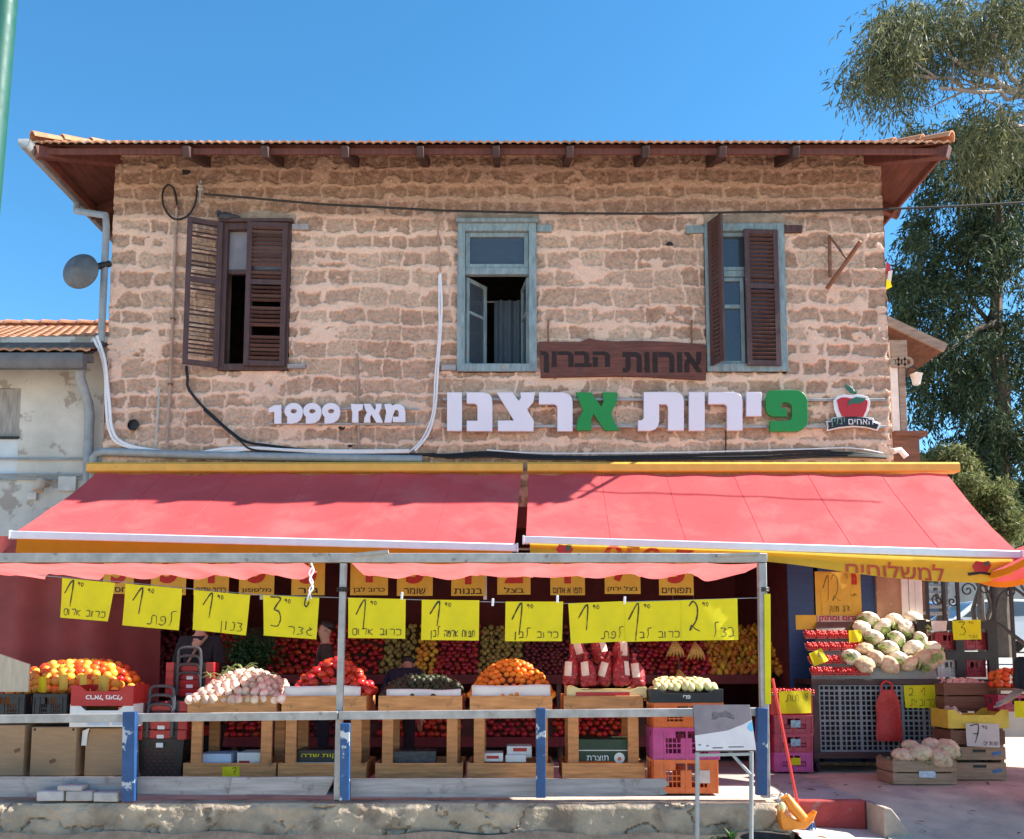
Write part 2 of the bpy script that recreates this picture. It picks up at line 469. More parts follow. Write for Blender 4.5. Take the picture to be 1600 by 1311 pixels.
# ================================================================ stonework as relief
def stone_panel(name, m, U, V, res, seed, to_world, holes=(), parent=None, zone=None, course=(.195, .265), block=(.24, .50)):
    """rubble courses with smeared mortar as real relief; to_world(u, v, out) -> 3 arrays"""
    us = np.linspace(0, U, int(U / res) + 1); vv = np.linspace(0, V, int(V / res) + 1)
    for a, b, c, d in holes:
        for q in (a, b): us[np.argmin(abs(us - q))] = q
        for q in (c, d): vv[np.argmin(abs(vv - q))] = q
    u, v = np.meshgrid(us, vv)
    r = np.random.default_rng(seed)
    wu = u + .05 * (fbm(u * 3.1, v * 3.1, seed) - .5) * 2 + .045 * (fbm(u * 10, v * 10, seed + 1, 5) - .5) * 2
    wv = v + .05 * (fbm(u * 1.3, v * 2.2, seed + 2) - .5) * 2 + .050 * (fbm(u * 8, v * 11, seed + 3, 5) - .5) * 2
    edges = [-.3]
    while edges[-1] < V + .5: edges.append(edges[-1] + r.uniform(*course))
    edges = np.array(edges)
    ci = np.clip(np.searchsorted(edges, wv) - 1, 0, len(edges) - 2)
    dv = np.minimum(wv - edges[ci], edges[ci + 1] - wv)
    du = np.zeros_like(u); tone = np.zeros_like(u)
    for k in range(len(edges) - 1):
        sel = ci == k
        if not sel.any(): continue
        be = [-.6 - r.uniform(0, .4)]
        while be[-1] < U + .6: be.append(be[-1] + r.uniform(*block))
        be = np.array(be); tn = r.uniform(0, 1, len(be))
        bi = np.clip(np.searchsorted(be, wu[sel]) - 1, 0, len(be) - 2)
        du[sel] = np.minimum(wu[sel] - be[bi], be[bi + 1] - wu[sel]); tone[sel] = tn[bi]
    smear = fbm(u * 1.1, v * 1.1, seed + 5, 3)
    wob = fbm(u * 6, v * 6, seed + 6) - .5
    rag = .016 * (fbm(u * 30, v * 34, seed + 14, 4) - .5) * 2
    ev = dv - (.016 + .024 * sstep(.34, .70, smear) + .034 * wob)        # thick ragged beds
    eu = du - (.009 + .014 * sstep(.40, .75, smear) + .020 * wob)        # thin upright joints
    c = .022
    e = np.where((eu < c) & (ev < c), c - np.sqrt((c - np.minimum(eu, c)) ** 2 + (c - np.minimum(ev, c)) ** 2), np.minimum(eu, ev)) + rag
    cover = sstep(.645, .69, fbm(u * 3.3, v * 4.6, seed + 8, 6))       # mortar plastered over the stones in ragged daubs
    mask = sstep(-.005, .009, e) * (1 - cover)
    z = np.zeros_like(u) if zone is None else zone(u, v)
    rough = fbm(u * 24, v * 24, seed + 9, 5) - .5
    pit = sstep(.60, .74, fbm(u * 17, v * 15, seed + 12, 4))
    soft = sstep(-.012, .022, e) * (1 - cover)
    h = soft * (-.009 + .014 * (tone - .5) + .030 * rough - .014 * pit) + (1 - soft) * (.006 + .020 * (fbm(u * 12, v * 12, seed + 10, 5) - .5) - .010 * pit) + .02 * (fbm(u * .7, v * .7, seed + 11) - .5)
    tone = np.clip(tone + .5 * (fbm(u * 5, v * 5, seed + 13, 4) - .5) * 2 * .6, 0, 1)
    z = np.where(z > 0, z, 0)
    X, Y, Z = to_world(u, v, h)
    nu, nv = len(us), len(vv)
    co = np.stack([X, Y, Z], -1).reshape(-1, 3)
    i, j = np.meshgrid(np.arange(nu - 1), np.arange(nv - 1))
    keep = np.ones(i.shape, bool)
    cu, cv = (us[:-1] + us[1:]) / 2, (vv[:-1] + vv[1:]) / 2
    for a, b, c, d in holes:
        keep &= ~((cu[None, :] > a) & (cu[None, :] < b) & (cv[:, None] > c) & (cv[:, None] < d))
    base = (j * nu + i)[keep]
    quads = np.stack([base, base + 1, base + nu + 1, base + nu], -1)
    me = bpy.data.meshes.new(name)
    org = np.array(origin_of(parent)) if parent is not None else np.zeros(3)
    me.vertices.add(len(co)); me.vertices.foreach_set('co', (co - org).astype(np.float32).ravel())
    me.loops.add(quads.size); me.loops.foreach_set('vertex_index', quads.astype(np.int32).ravel())
    me.polygons.add(len(quads))
    me.polygons.foreach_set('loop_start', np.arange(0, quads.size, 4, dtype=np.int32))
    me.polygons.foreach_set('use_smooth', np.ones(len(quads), bool))
    me.materials.append(m)
    at = me.color_attributes.new('stone', 'FLOAT_COLOR', 'POINT')
    colr = np.stack([mask, tone, z, np.ones_like(z)], -1).reshape(-1, 4).astype(np.float32)
    at.data.foreach_set('color', colr.ravel())
    me.update(calc_edges=True); me.validate()
    o = bpy.data.objects.new(name, me); COL.objects.link(o)
    if parent is not None: o.parent = parent
    return o

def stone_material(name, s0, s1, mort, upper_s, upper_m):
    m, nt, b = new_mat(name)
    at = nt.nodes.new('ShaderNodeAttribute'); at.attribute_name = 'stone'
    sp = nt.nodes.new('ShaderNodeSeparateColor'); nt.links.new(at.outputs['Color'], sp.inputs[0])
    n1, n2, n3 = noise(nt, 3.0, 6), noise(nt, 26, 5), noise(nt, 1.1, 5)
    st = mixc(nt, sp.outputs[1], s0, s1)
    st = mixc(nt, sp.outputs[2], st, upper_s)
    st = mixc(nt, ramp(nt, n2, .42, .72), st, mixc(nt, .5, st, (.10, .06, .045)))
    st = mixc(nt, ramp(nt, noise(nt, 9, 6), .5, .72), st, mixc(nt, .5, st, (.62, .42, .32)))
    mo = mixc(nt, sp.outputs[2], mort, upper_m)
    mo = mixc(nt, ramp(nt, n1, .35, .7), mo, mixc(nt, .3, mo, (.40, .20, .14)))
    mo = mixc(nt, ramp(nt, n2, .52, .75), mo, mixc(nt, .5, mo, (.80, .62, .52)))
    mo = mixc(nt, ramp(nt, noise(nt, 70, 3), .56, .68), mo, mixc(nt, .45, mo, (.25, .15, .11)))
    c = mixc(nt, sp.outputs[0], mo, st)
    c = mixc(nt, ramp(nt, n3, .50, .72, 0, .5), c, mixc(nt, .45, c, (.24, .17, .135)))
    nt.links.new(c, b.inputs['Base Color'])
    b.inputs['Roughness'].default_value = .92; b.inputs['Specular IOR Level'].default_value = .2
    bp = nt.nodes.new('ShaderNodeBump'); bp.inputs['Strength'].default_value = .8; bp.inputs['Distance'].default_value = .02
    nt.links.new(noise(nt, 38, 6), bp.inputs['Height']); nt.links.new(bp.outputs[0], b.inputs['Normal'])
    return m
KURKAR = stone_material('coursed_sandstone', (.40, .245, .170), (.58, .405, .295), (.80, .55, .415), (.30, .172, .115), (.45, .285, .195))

# ================================================================ the stone shop building
WY = 11.04
WX0, WX1 = -5.21, 4.85
WZ0, WZ1 = 3.20, 7.93
building = thing('stone_building', ((WX0 + WX1) / 2, WY, 0), 'two storey coursed sandstone building with tiled roof and fruit shop below', 'building')
def rect(px0, py0, px1, py1, Y=WY):
    a, b = P(px0, py1, Y), P(px1, py0, Y)
    return [a.x, b.x, a.z, b.z]
W1 = rect(341, 351, 456, 580); W2 = rect(714, 352, 838, 582); W3 = rect(1104, 352, 1223, 582)
holes = [(w[0] - WX0, w[1] - WX0, w[2] - WZ0, w[3] - WZ0) for w in (W1, W2, W3)]
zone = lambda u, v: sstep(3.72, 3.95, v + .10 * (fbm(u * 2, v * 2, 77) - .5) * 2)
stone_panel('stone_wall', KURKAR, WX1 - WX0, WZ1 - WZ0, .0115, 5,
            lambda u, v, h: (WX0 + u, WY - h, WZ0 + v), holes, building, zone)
stone_panel('side_wall', KURKAR, 3.66, WZ1, .04, 9, lambda u, v, h: (WX1 + h, WY + u, v), (), building)
stone_panel('side_wall', KURKAR, 3.66, WZ1, .04, 10, lambda u, v, h: (WX0 - h, WY + 3.66 - u, v), (), building)
PIER0 = P(1243, 1000, WY).x
stone_panel('shop_pier', KURKAR, WX1 - PIER0, WZ0, .025, 12, lambda u, v, h: (PIER0 + u, WY - h, v), (), building)
# window reveals, rooms, shop interior
REVEAL = mat('lime_plaster_reveal', (.36, .24, .18), .9, .25, 6, .3)
for w in (W1, W2, W3):
    x0, x1, z0, z1 = w
    mb = MB()
    for q in ([(x0, z0), (x0, z1)], [(x0, z1), (x1, z1)], [(x1, z1), (x1, z0)], [(x1, z0), (x0, z0)]):
        (xa, za), (xb, zb) = q
        mb.add([(xa, WY - .02, za), (xb, WY - .02, zb), (xb, WY + .42, zb), (xa, WY + .42, za)], [(0, 1, 2, 3)])
    mb.build('window_reveal', REVEAL, building)
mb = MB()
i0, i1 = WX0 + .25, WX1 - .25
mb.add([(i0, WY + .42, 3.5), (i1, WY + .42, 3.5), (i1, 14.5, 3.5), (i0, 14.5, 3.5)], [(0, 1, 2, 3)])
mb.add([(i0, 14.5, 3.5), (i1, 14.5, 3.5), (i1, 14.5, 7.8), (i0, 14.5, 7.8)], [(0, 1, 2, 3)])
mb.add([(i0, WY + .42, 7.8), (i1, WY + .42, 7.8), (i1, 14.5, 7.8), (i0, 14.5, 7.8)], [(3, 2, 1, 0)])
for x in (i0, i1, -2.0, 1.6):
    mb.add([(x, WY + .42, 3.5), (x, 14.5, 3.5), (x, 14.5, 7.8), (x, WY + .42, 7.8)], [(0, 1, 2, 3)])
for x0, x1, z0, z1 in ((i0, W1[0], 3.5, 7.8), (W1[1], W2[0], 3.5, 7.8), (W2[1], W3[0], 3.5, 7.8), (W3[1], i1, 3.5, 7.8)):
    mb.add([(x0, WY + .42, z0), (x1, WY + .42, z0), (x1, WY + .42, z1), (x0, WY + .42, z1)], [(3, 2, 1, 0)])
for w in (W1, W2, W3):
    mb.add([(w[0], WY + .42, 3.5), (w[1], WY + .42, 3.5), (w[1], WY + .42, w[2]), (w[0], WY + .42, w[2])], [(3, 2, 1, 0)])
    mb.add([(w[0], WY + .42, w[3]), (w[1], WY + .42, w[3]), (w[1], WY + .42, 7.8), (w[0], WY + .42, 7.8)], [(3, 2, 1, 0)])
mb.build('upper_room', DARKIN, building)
mb = MB()
mb.span((WX0 + .05, WY - .01, 2.95), (WX1 - .05, WY + .4, 3.22))                     # lintel beam over the shop front
mb.build('shop_lintel', MAROON, building)
mb = MB()
mb.add([(WX0 + .1, 14.2, 0), (PIER0 + .2, 14.2, 0), (PIER0 + .2, 14.2, 3), (WX0 + .1, 14.2, 3)], [(0, 1, 2, 3)])
mb.add([(WX0 + .1, WY, 0), (WX0 + .1, 14.2, 0), (WX0 + .1, 14.2, 3), (WX0 + .1, WY, 3)], [(0, 1, 2, 3)])
mb.add([(PIER0 + .06, WY + .03, 0), (PIER0 + .06, 14.2, 0), (PIER0 + .06, 14.2, 3), (PIER0 + .06, WY + .03, 3)], [(3, 2, 1, 0)])
mb.add([(WX0 + .1, WY, 3), (PIER0 + .2, WY, 3), (PIER0 + .2, 14.2, 3), (WX0 + .1, 14.2, 3)], [(3, 2, 1, 0)])
mb.build('shop_interior', MAROON, building)
mb = MB(); mb.span((WX0, WY + .38, 3.24), (WX1, 14.65, 3.4)); mb.build('floor_slab', CONC, building)

# ---------------------------------------------------------------- roof: hipped, wavy clay tiles
TILE = mat('clay_roof_tile', (.46, .20, .10), .8, .3, 5, .3, 40, worn=(.50, .36, .26), wscale=6, wlo=.55, whi=.7)
EY = 10.34
eL, eR = P(52, 223, EY), P(1486, 226, EY)
EZ = (eL.z + eR.z) / 2
EX0, EX1, EYB = eL.x, eR.x, 15.4
PIT = math.tan(R(24))
def tile_slope(mb, a, b, inward, run_max, hipa=True, hipb=True, period=.105):
    """corrugated slope rising from the eave a-b"""
    a, b = Vector(a), Vector(b); L_ = (b - a).length; t = (b - a) / L_; inw = Vector(inward)
    n = int(L_ / period) * 6
    rows = [0] + [k for k in np.arange(.0, run_max + .001, .36)][1:]
    vs_, fs = [], []
    for j, rn in enumerate(rows):
        for up in ((0,) if j == 0 else (0, 1)):
            lo, hi = (rn if hipa else 0), L_ - (rn if hipb else 0)
            for i in range(n + 1):
                s = lo + (hi - lo) * i / n
                w = .026 * abs(math.sin(math.pi * s / period)) 
                z = rn * PIT + w + (.0 if up == 0 and j else .022)
                p = a + t * s + inw * rn
                vs_.append((p.x, p.y, a.z + z))
    k = len(vs_) // (n + 1)
    fs = [(r_ * (n + 1) + i, r_ * (n + 1) + i + 1, (r_ + 1) * (n + 1) + i + 1, (r_ + 1) * (n + 1) + i) for r_ in range(k - 1) for i in range(n)]
    # closed tile ends at the eave
    b0 = len(vs_)
    for i in range(n + 1):
        p = a + t * (L_ * i / n); w = .026 * abs(math.sin(math.pi * L_ * i / n / period))
        vs_.append((p.x, p.y, a.z + w - .006))
    fs += [(b0 + i, b0 + i + 1, i + 1, i) for i in range(n)]
    mb.add(vs_, fs)
RZ = EZ
mb = MB()
RUN = (EYB - EY) / 2
tile_slope(mb, (EX0, EY, RZ), (EX1, EY, RZ), (0, 1, 0), RUN)
tile_slope(mb, (EX1, EY, RZ), (EX1, EYB, RZ), (-1, 0, 0), RUN, period=.12)
tile_slope(mb, (EX0, EYB, RZ), (EX0, EY, RZ), (1, 0, 0), RUN, period=.12)
tile_slope(mb, (EX1, EYB, RZ), (EX0, EYB, RZ), (0, -1, 0), RUN, period=.12)
roof = mb.build('roof', TILE, building, angle=60)
mb = MB()
def caps(mb, a, b, step=.36, r=.085, n=None):
    a, b = Vector(a), Vector(b); d = b - a; L_ = d.length; d.normalize()
    side = d.cross(Vector((0, 0, 1))).normalized(); up = side.cross(d).normalized()
    k = n or int(L_ / step)
    for i in range(k):
        p, q = a + d * (i * step), a + d * (i * step + step + .03)
        r0, r1 = r * 1.12, r * .92
        vs_ = []
        for c, rr, lift in ((p, r0, .03), (q, r1, .012)):
            for in_ in (0, .016):
                for j in range(9):
                    th = math.pi * j / 8
                    vs_.append(c + side * math.cos(th) * (rr - in_) + up * (math.sin(th) * (rr - in_) + lift))
        fs = []
        for j in range(8):
            fs += [(j, j + 1, 19 + j, 18 + j), (9 + j, 27 + j, 28 + j, 10 + j), (j, 9 + j, 10 + j, j + 1), (18 + j, 19 + j, 28 + j, 27 + j)]
        mb.add(vs_, fs)
for sx, x in ((1, EX0), (-1, EX1)):
    caps(mb, (x + sx * .0, EY, RZ + .03), (x + sx * RUN, EY + RUN, RZ + .03 + RUN * PIT))
caps(mb, (EX0 + RUN, EY + RUN, RZ + .05 + RUN * PIT), (EX1 - RUN, EY + RUN, RZ + .05 + RUN * PIT))
mb.build('ridge_caps', TILE, roof)
# eave boarding, fascia, rafters
mb = MB()
s0 = .10
def soff(x0, y0, x1, y1, xi0, yi0, xi1, yi1):
    rz = (abs(xi0 - x0) if abs(xi0 - x0) > 1e-6 and y0 != y1 else abs(yi0 - y0)) * PIT
    mb.add([(x0, y0, RZ - .015), (x1, y1, RZ - .015), (xi1, yi1, RZ - .015 + rz), (xi0, yi0, RZ - .015 + rz)], [(0, 1, 2, 3)])
dd = .95
soff(EX0, EY, EX1, EY, EX0 + dd, EY + dd, EX1 - dd, EY + dd)
soff(EX1, EY, EX1, EYB, EX1 - dd, EY + dd, EX1 - dd, EYB - dd)
soff(EX0, EYB, EX0, EY, EX0 + dd, EYB - dd, EX0 + dd, EY + dd)
mb.add([(WX0, 14.7, 0), (WX1, 14.7, 0), (WX1, 14.7, WZ1), (WX0, 14.7, WZ1)], [(3, 2, 1, 0)])
soff(EX1, EYB, EX0, EYB, EX1 - dd, EYB - dd, EX0 + dd, EYB - dd)
mb.build('eave_boards', SOFFIT, building)
mb = MB()
mb.span((EX0 + .06, EY + .06, RZ - .095), (EX1 - .06, EY + .095, RZ - .02))
mb.span((EX0 + .05, EY + .09, RZ - .14), (EX0 + .085, EYB, RZ - .02))
mb.span((EX1 - .085, EY + .09, RZ - .12), (EX1 - .05, EYB, RZ - .02))
mb.build('fascia_board', SOFFIT, building, bevel=.004)
for px in (293, 415, 540, 657, 775, 890, 1008, 1128, 1242):
    x = P(px, 236, EY).x
    mb = MB()
    mb.bar((x, EY - .05, RZ - .135), (x, WY + .02, RZ - .135 + (WY - EY) * PIT), .085, .13)
    mb.build('rafter', RAFT, building, bevel=.006)
for sx, x in ((1, EX0), (-1, EX1)):
    mb = MB(); mb.bar((x + sx * .02, EY + .02, RZ - .10), (x + sx * .78, EY + .78, RZ - .10 + .76 * PIT), .11, .14)
    mb.build('hip_rafter', SOFFIT, building, bevel=.006)
    for y in (11.9, 13.2, 14.5):
        mb = MB(); mb.bar((x - sx * .04, y, RZ - .10), (x + sx * .72, y, RZ - .10 + .72 * PIT), .09, .12)
        mb.build('rafter', SOFFIT, building, bevel=.006)
# gutter and downpipe on the left corner
mb = MB()
gx = EX0 - .05
prof = [(-.07, .05), (-.065, -.02), (-.03, -.06), (.03, -.06), (.065, -.02), (.07, .05)]
vs_ = [(gx + a, y, RZ - .06 + b) for y in (EY - .12, EYB) for a, b in prof]
mb.add(vs_, [(i, i + 1, 7 + i, 6 + i) for i in range(5)] + [(0, 1, 2, 3, 4, 5)])
g = mb.build('gutter', GREYPAINT, building)
sm = g.modifiers.new('thick', 'SOLIDIFY'); sm.thickness = .006
mb = MB()
py_ = 11.55
mb.tube([(gx, py_, RZ - .11), (gx + .01, py_ - .02, RZ - .24), (WX0 - .09, WY - .02, P(165, 338, WY).z), (WX0 - .07, WY - .03, P(163, 350, WY).z - .05), (WX0 - .07, WY - .03, P(158, 535, WY).z)], .045, 10)
mb.build('downpipe', GREYPAINT, building)

# ---------------------------------------------------------------- windows
def slat_leaf(mb, hinge, w, h, ang, nsec=(.42, .58), sgn=1, thick=.035, broken=False, tilt=.55):
    """louvred leaf; hinge = bottom corner on the hinge line, ang turns it about z"""
    ca, sa = math.cos(ang), math.sin(ang)
    H = Vector(hinge)
    T = lambda x, y, z: H + Vector((x * ca - y * sa, x * sa + y * ca, z))
    def bx(x0, x1, z0, z1, y0=-thick / 2, y1=thick / 2, rx=0):
        c = Vector(((x0 + x1) / 2, (y0 + y1) / 2, (z0 + z1) / 2))
        m = Matrix.Rotation(ang, 3, 'Z') @ Matrix.Rotation(rx, 3, 'X')
        mb.box(T(*c), (x1 - x0, y1 - y0, z1 - z0), m)
    s = .065
    x0, x1 = (0, w) if sgn > 0 else (-w, 0)
    bx(x0, x0 + s, 0, h); bx(x1 - s, x1, 0, h)
    zs = [0]
    for q in nsec[::-1]: zs.append(zs[-1] + q * h)
    for k, z in enumerate(zs):
        a, b = max(0, z - s / 2 - (s / 2 if z >= h - .01 else 0)), min(h, z + s / 2 + (s / 2 if z == 0 else 0))
        bx(x0 + s, x1 - s, a, b, -thick * .4, thick * .4)
    for k in range(len(zs) - 1):
        a, b = zs[k] + (s if k == 0 else s / 2) + .01, zs[k + 1] - s * .7
        n = int((b - a) / .054)
        for i in range(n):
            z = a + (b - a) * (i + .5) / n
            if broken and random.random() < .16: 
                continue
            rx = tilt + (random.uniform(-.25, .25) if broken else random.uniform(-.04, .04))
            bx(x0 + s - .005, x1 - s + .005, z - .021, z + .021, -.004, .004, rx + .35)
def frame_rect(mb, x0, x1, z0, z1, t, y0, y1):
    mb.span((x0, y0, z0), (x0 + t, y1, z1)); mb.span((x1 - t, y0, z0), (x1, y1, z1))
    mb.span((x0 + t, y0 + .002, z1 - t), (x1 - t, y1, z1)); mb.span((x0 + t, y0 + .002, z0), (x1 - t, y1, z0 + t))
zt = lambda py: P(800, py, WY).z
xt = lambda px, py=460: P(px, py, WY).x
# left window, brown
x0, x1, z0, z1 = W1
win = MB(); frame_rect(win, x0, x1, z0, z1, .085, WY - .05, WY + .07)
win.span((x0 + .085, WY, zt(428)), (x1 - .085, WY + .05, zt(421)))
win.span((xt(388) , WY, z0 + .085), (xt(388) + .05, WY + .05, z1 - .085))
win.span((x0 - .03, WY - .09, z1 + .002), (x1 + .03, WY + .02, z1 + .045))
window = win.build('window', BROWN, building, bevel=.004)
tag(window, 'dark brown window with a half open louvred shutter', None)
mb = MB(); mb.add([(x0 + .08, WY + .03, zt(422)), (x1 - .08, WY + .03, zt(422)), (x1 - .08, WY + .03, z1 - .08), (x0 + .08, WY + .03, z1 - .08)], [(0, 1, 2, 3)])
mb.build('pane', mat('dusty_glass', (.22, .20, .21), .35, .2, 4, .05), window)
mb = MB(); slat_leaf(mb, (x0 + .02, WY - .07, z0 + .02), .43, z1 - z0 - .03, R(180 + 22), broken=True)
mb.build('shutter', BROWN, window)
mb = MB(); slat_leaf(mb, (x1 - .03, WY - .075, z0 + .04), xt(450) - xt(388), z1 - z0 - .06, R(4), sgn=-1, broken=True)
mb.build('shutter', BROWN, window)
# middle window, blue with open casements
x0, x1, z0, z1 = W2
win = MB(); frame_rect(win, x0, x1, z0, z1, .10, WY - .06, WY + .06)
win.span((x0 - .02, WY - .1, z1 + .002), (x1 + .02, WY + .02, z1 + .05))
win.span((x0 + .10, WY - .03, zt(430)), (x1 - .10, WY + .05, zt(420)))
frame_rect(win, x0 + .103, x1 - .103, zt(419), z1 - .103, .055, WY - .01, WY + .04)
window = win.build('window', BLUEF, building, bevel=.004)
tag(window, 'faded blue window with two casements swung inwards')
mb = MB(); mb.add([(x0 + .12, WY + .02, zt(421)), (x1 - .12, WY + .02, zt(421)), (x1 - .12, WY + .02, z1 - .1), (x0 + .12, WY + .02, z1 - .1)], [(0, 1, 2, 3)])
mb.build('pane', GLASS, window)
for sgn, hx, ang in ((1, x0 + .11, R(52)), (-1, x1 - .11, R(-80))):
    h = zt(431) - z0 - .11; w = (x1 - x0) / 2 - .11
    m = Matrix.Rotation(ang, 3, 'Z'); H = Vector((hx, WY + .03, z0 + .105))
    mb, gl = MB(), MB()
    for a, b, c, d in ((0, .05, 0, h), (w - .05, w, 0, h), (.05, w - .05, 0, .05), (.05, w - .05, h - .05, h), (.05, w - .05, h * .60, h * .60 + .035)):
        mb.box(H + m @ Vector((sgn * (a + b) / 2, 0, (c + d) / 2)), (b - a, .04, d - c), m)
    gl.add([H + m @ Vector((sgn * q, 0, z)) for q, z in ((.05, .05), (w - .05, .05), (w - .05, h - .05), (.05, h - .05))], [(0, 1, 2, 3)])
    mb.build('casement', BLUEF, window, bevel=.003)
    gl.build('pane', GLASS, window)
# right window, blue frame with brown shutters
x0, x1, z0, z1 = W3
win = MB(); frame_rect(win, x0, x1, z0, z1, .10, WY - .06, WY + .06)
win.span((x0 + .1, WY - .02, zt(433)), (x1 - .1, WY + .05, zt(424)))
frame_rect(win, x0 + .103, xt(1162), z0 + .103, zt(434), .05, WY - .01, WY + .04)
win.span((x0 + .15, WY - .008, zt(482)), (xt(1156), WY + .03, zt(476)))
frame_rect(win, x0 + .103, x1 - .103, zt(423), z1 - .103, .05, WY - .01, WY + .04)
window = win.build('window', BLUEF, building, bevel=.004)
tag(window, 'faded blue window half covered by a brown louvred shutter')
mb = MB(); mb.add([(x0 + .1, WY + .02, z0 + .1), (x1 - .1, WY + .02, z0 + .1), (x1 - .1, WY + .02, z1 - .1), (x0 + .1, WY + .02, z1 - .1)], [(0, 1, 2, 3)])
mb.build('pane', GLASS, window)
mb = MB(); slat_leaf(mb, (x0 + .05, WY - .075, z0 + .06), .27, z1 - z0 - .06, R(-66))
mb.build('shutter', BROWN, window)
mb = MB(); slat_leaf(mb, (xt(1214), WY - .085, z0 + .06), xt(1214) - xt(1161), z1 - z0 - .17, R(3), sgn=-1)
mb.build('shutter', BROWN, window)
# timber lintel and sill ends let into the wall
for a, b, y0, y1, m in ((457, 483, 352, 361, GREYWOOD), (839, 862, 353, 364, BLUEF), (1071, 1103, 355, 366, BLUEF), (1224, 1252, 354, 365, BROWN), (448, 478, 570, 577, GREYWOOD), (690, 713, 571, 580, GREYWOOD)):
    q = rect(a, y0, b, y1); mb = MB(); mb.span((q[0], WY - .045, q[2]), (q[1], WY + .06, q[3]))
    mb.build('lintel_end', m, building, bevel=.005)
# rough render over the openings
# added sheet whose grey blue stands in for reflections in the middle window
REFLECT = mat('grey_blue_reflection', (.09, .12, .155), .9, .2, 5, .3, 20, stretch=(8, 8, 1))
t = thing('reflection_sheet', (xt(790), WY + .62, 3.6), 'grey blue sheet added for the reflections in the middle window', 'reflection_sheet')
mb = MB(); a_, b_ = P(772, 590, WY + .62), P(830, 470, WY + .62)
mb.grid(lambda u, v: (a_.x + (b_.x - a_.x) * u, WY + .62 + .03 * math.sin(26 * u), a_.z - .4 + (b_.z - a_.z + .4) * v), 40, 4); mb.build('cloth', REFLECT, t)
mb = MB(); mb.tube([(a_.x - .4, WY + .66, b_.z), (b_.x + .3, WY + .66, b_.z)], .012, 6); mb.build('added_rod', GREYPAINT, t)  # invented rod that carries the reflection sheet
PLAST = mat('lintel_render', (.30, .22, .16), .92, .3, 7, .6, 30, dist=.02)
for a, b, y0, y1 in ((340, 462, 333, 350), (712, 842, 334, 350), (1100, 1226, 334, 351)):
    q = rect(a, y0, b, y1); mb = MB()
    mb.grid(lambda u, v, q=q: (q[0] + (q[1] - q[0]) * u, WY - .018 - .012 * math.sin(math.pi * u) * math.sin(math.pi * v), q[2] + (q[3] - q[2]) * v * (1 + .18 * math.sin(9 * u + q[0]))), 16, 5)
    mb.build('lintel_render', PLAST, building)

# ================================================================ neighbouring house on the left
NPL = mat('peeling_white_plaster', (.50, .47, .42), .9, .25, 1.2, .45, 18, worn=(.33, .285, .245), wscale=2.6, wlo=.55, whi=.585)
NY = 11.3
house = thing('plastered_house', (-7.5, NY, 0), 'shabby white plastered house with orange tiled roof on the left', 'house')
nz = P(75, 572, NY).z
mb = MB()
zz = [P(0, y, NY).z for y in (606, 682, 752)]
wx0, wx1 = -9.5, P(31, 650, NY).x
mb.span((wx1, NY, 0), (WX0 - .03, NY + .3, nz + .4)); mb.span((-12, NY, 0), (wx1, NY + .3, zz[2])); mb.span((-12, NY, zz[0]), (wx1, NY + .3, nz + .4))
mb.span((-12, NY + .31, 0), (WX0 - .03, NY + 10, nz - .1))
mb.build('plaster_wall', NPL, house)
mb = MB(); mb.span((-9.4, NY + .06, zz[1]), (wx1, NY + .1, zz[0])); mb.build('boarded_window', mat('grey_boarding', (.30, .28, .26), .85, .3, 4, .3, 30, stretch=(8, 1, 1)), house)
mb = MB(); mb.span((-9.4, NY + .03, zz[2]), (wx1 + .0, NY + .09, zz[1] - .03)); mb.build('window_panel', mat('pale_painted_panel', (.55, .58, .60), .6, .1, 3), house)
mb = MB(); mb.span((-9.4, NY - .02, zz[1] - .028), (wx1 + .01, NY + .12, zz[1] - .002)); mb.build('window_ledge', DKIRON, house)
ez = P(75, 549, 10.8).z
mb = MB()
top = P(75, 511, 17.0).z
pit_save = PIT
PIT = (top - ez) / 6.2
tile_slope(mb, (-14, 10.8, ez), (WX0 - .1, 10.8, ez), (0, 1, 0), 6.2, False, False, .16)
PIT = pit_save
mb.add([(-14, 17.0, top + .02), (WX0 - .1, 17.0, top + .02), (WX0 - .1, 23, ez), (-14, 23, ez)], [(0, 1, 2, 3)])
caps(mb, (-14, 17.0, top + .03), (WX0 - .1, 17.0, top + .03), n=22)
mb.build('roof', TILE, house, angle=60)
mb = MB(); mb.add([(-12, 10.84, ez - .03), (WX0 - .1, 10.84, ez - .03), (WX0 - .1, 11.3, ez + .3), (-12, 11.3, ez + .3)], [(3, 2, 1, 0)]); mb.span((-12, 10.86, ez - .12), (WX0 - .1, 10.9, ez - .03)); mb.build('eave_board', DARKIN, house)
mb = MB(); g0, g1 = P(0, 554, 10.76).z, P(0, 576, 10.76).z
mb.add([(x, 10.76 + a, g0 + (g1 - g0) * b) for x in (-12, WX0 - .14) for a, b in ((-.07, 0), (-.075, .15), (-.06, .8), (-.03, 1), (.05, 1), (.06, .1))], [(i, i + 1, 7 + i, 6 + i) for i in range(5)] + [(6, 7, 8, 9, 10, 11)])
mb.build('gutter', mat('dark_grey_gutter', (.11, .11, .115), .5, .2, 6, .05), house)
mb = MB(); q = [P(125, 574, 10.9), P(125, 590, 10.95), P(138, 630, 11.15), P(140, 650, 11.18), P(138, 705, 11.18), P(137, 780, 11.18)]
mb.tube(q, .062, 12); mb.build('downpipe', GREYPAINT, house)
for py in (716, 741, 747):
    mb = MB(); mb.tube([(-9, NY - .03, P(60, py, NY).z), P(60, py + 1, NY - .03), P(132, py + 1, NY - .03)], .016, 6); mb.build('conduit', GREYPAINT, house)
mb = MB(); a = P(71, 757, NY); mb.tube([a + Vector((0, .1, .03)), a + Vector((0, -.12, 0)), a + Vector((0, -.16, -.12))], .06, 12); mb.build('vent_stub', mat('terracotta_vent', (.50, .36, .26), .8, .2), house)
JB = mat('painted_box', (.5, .48, .44), .7, .15)
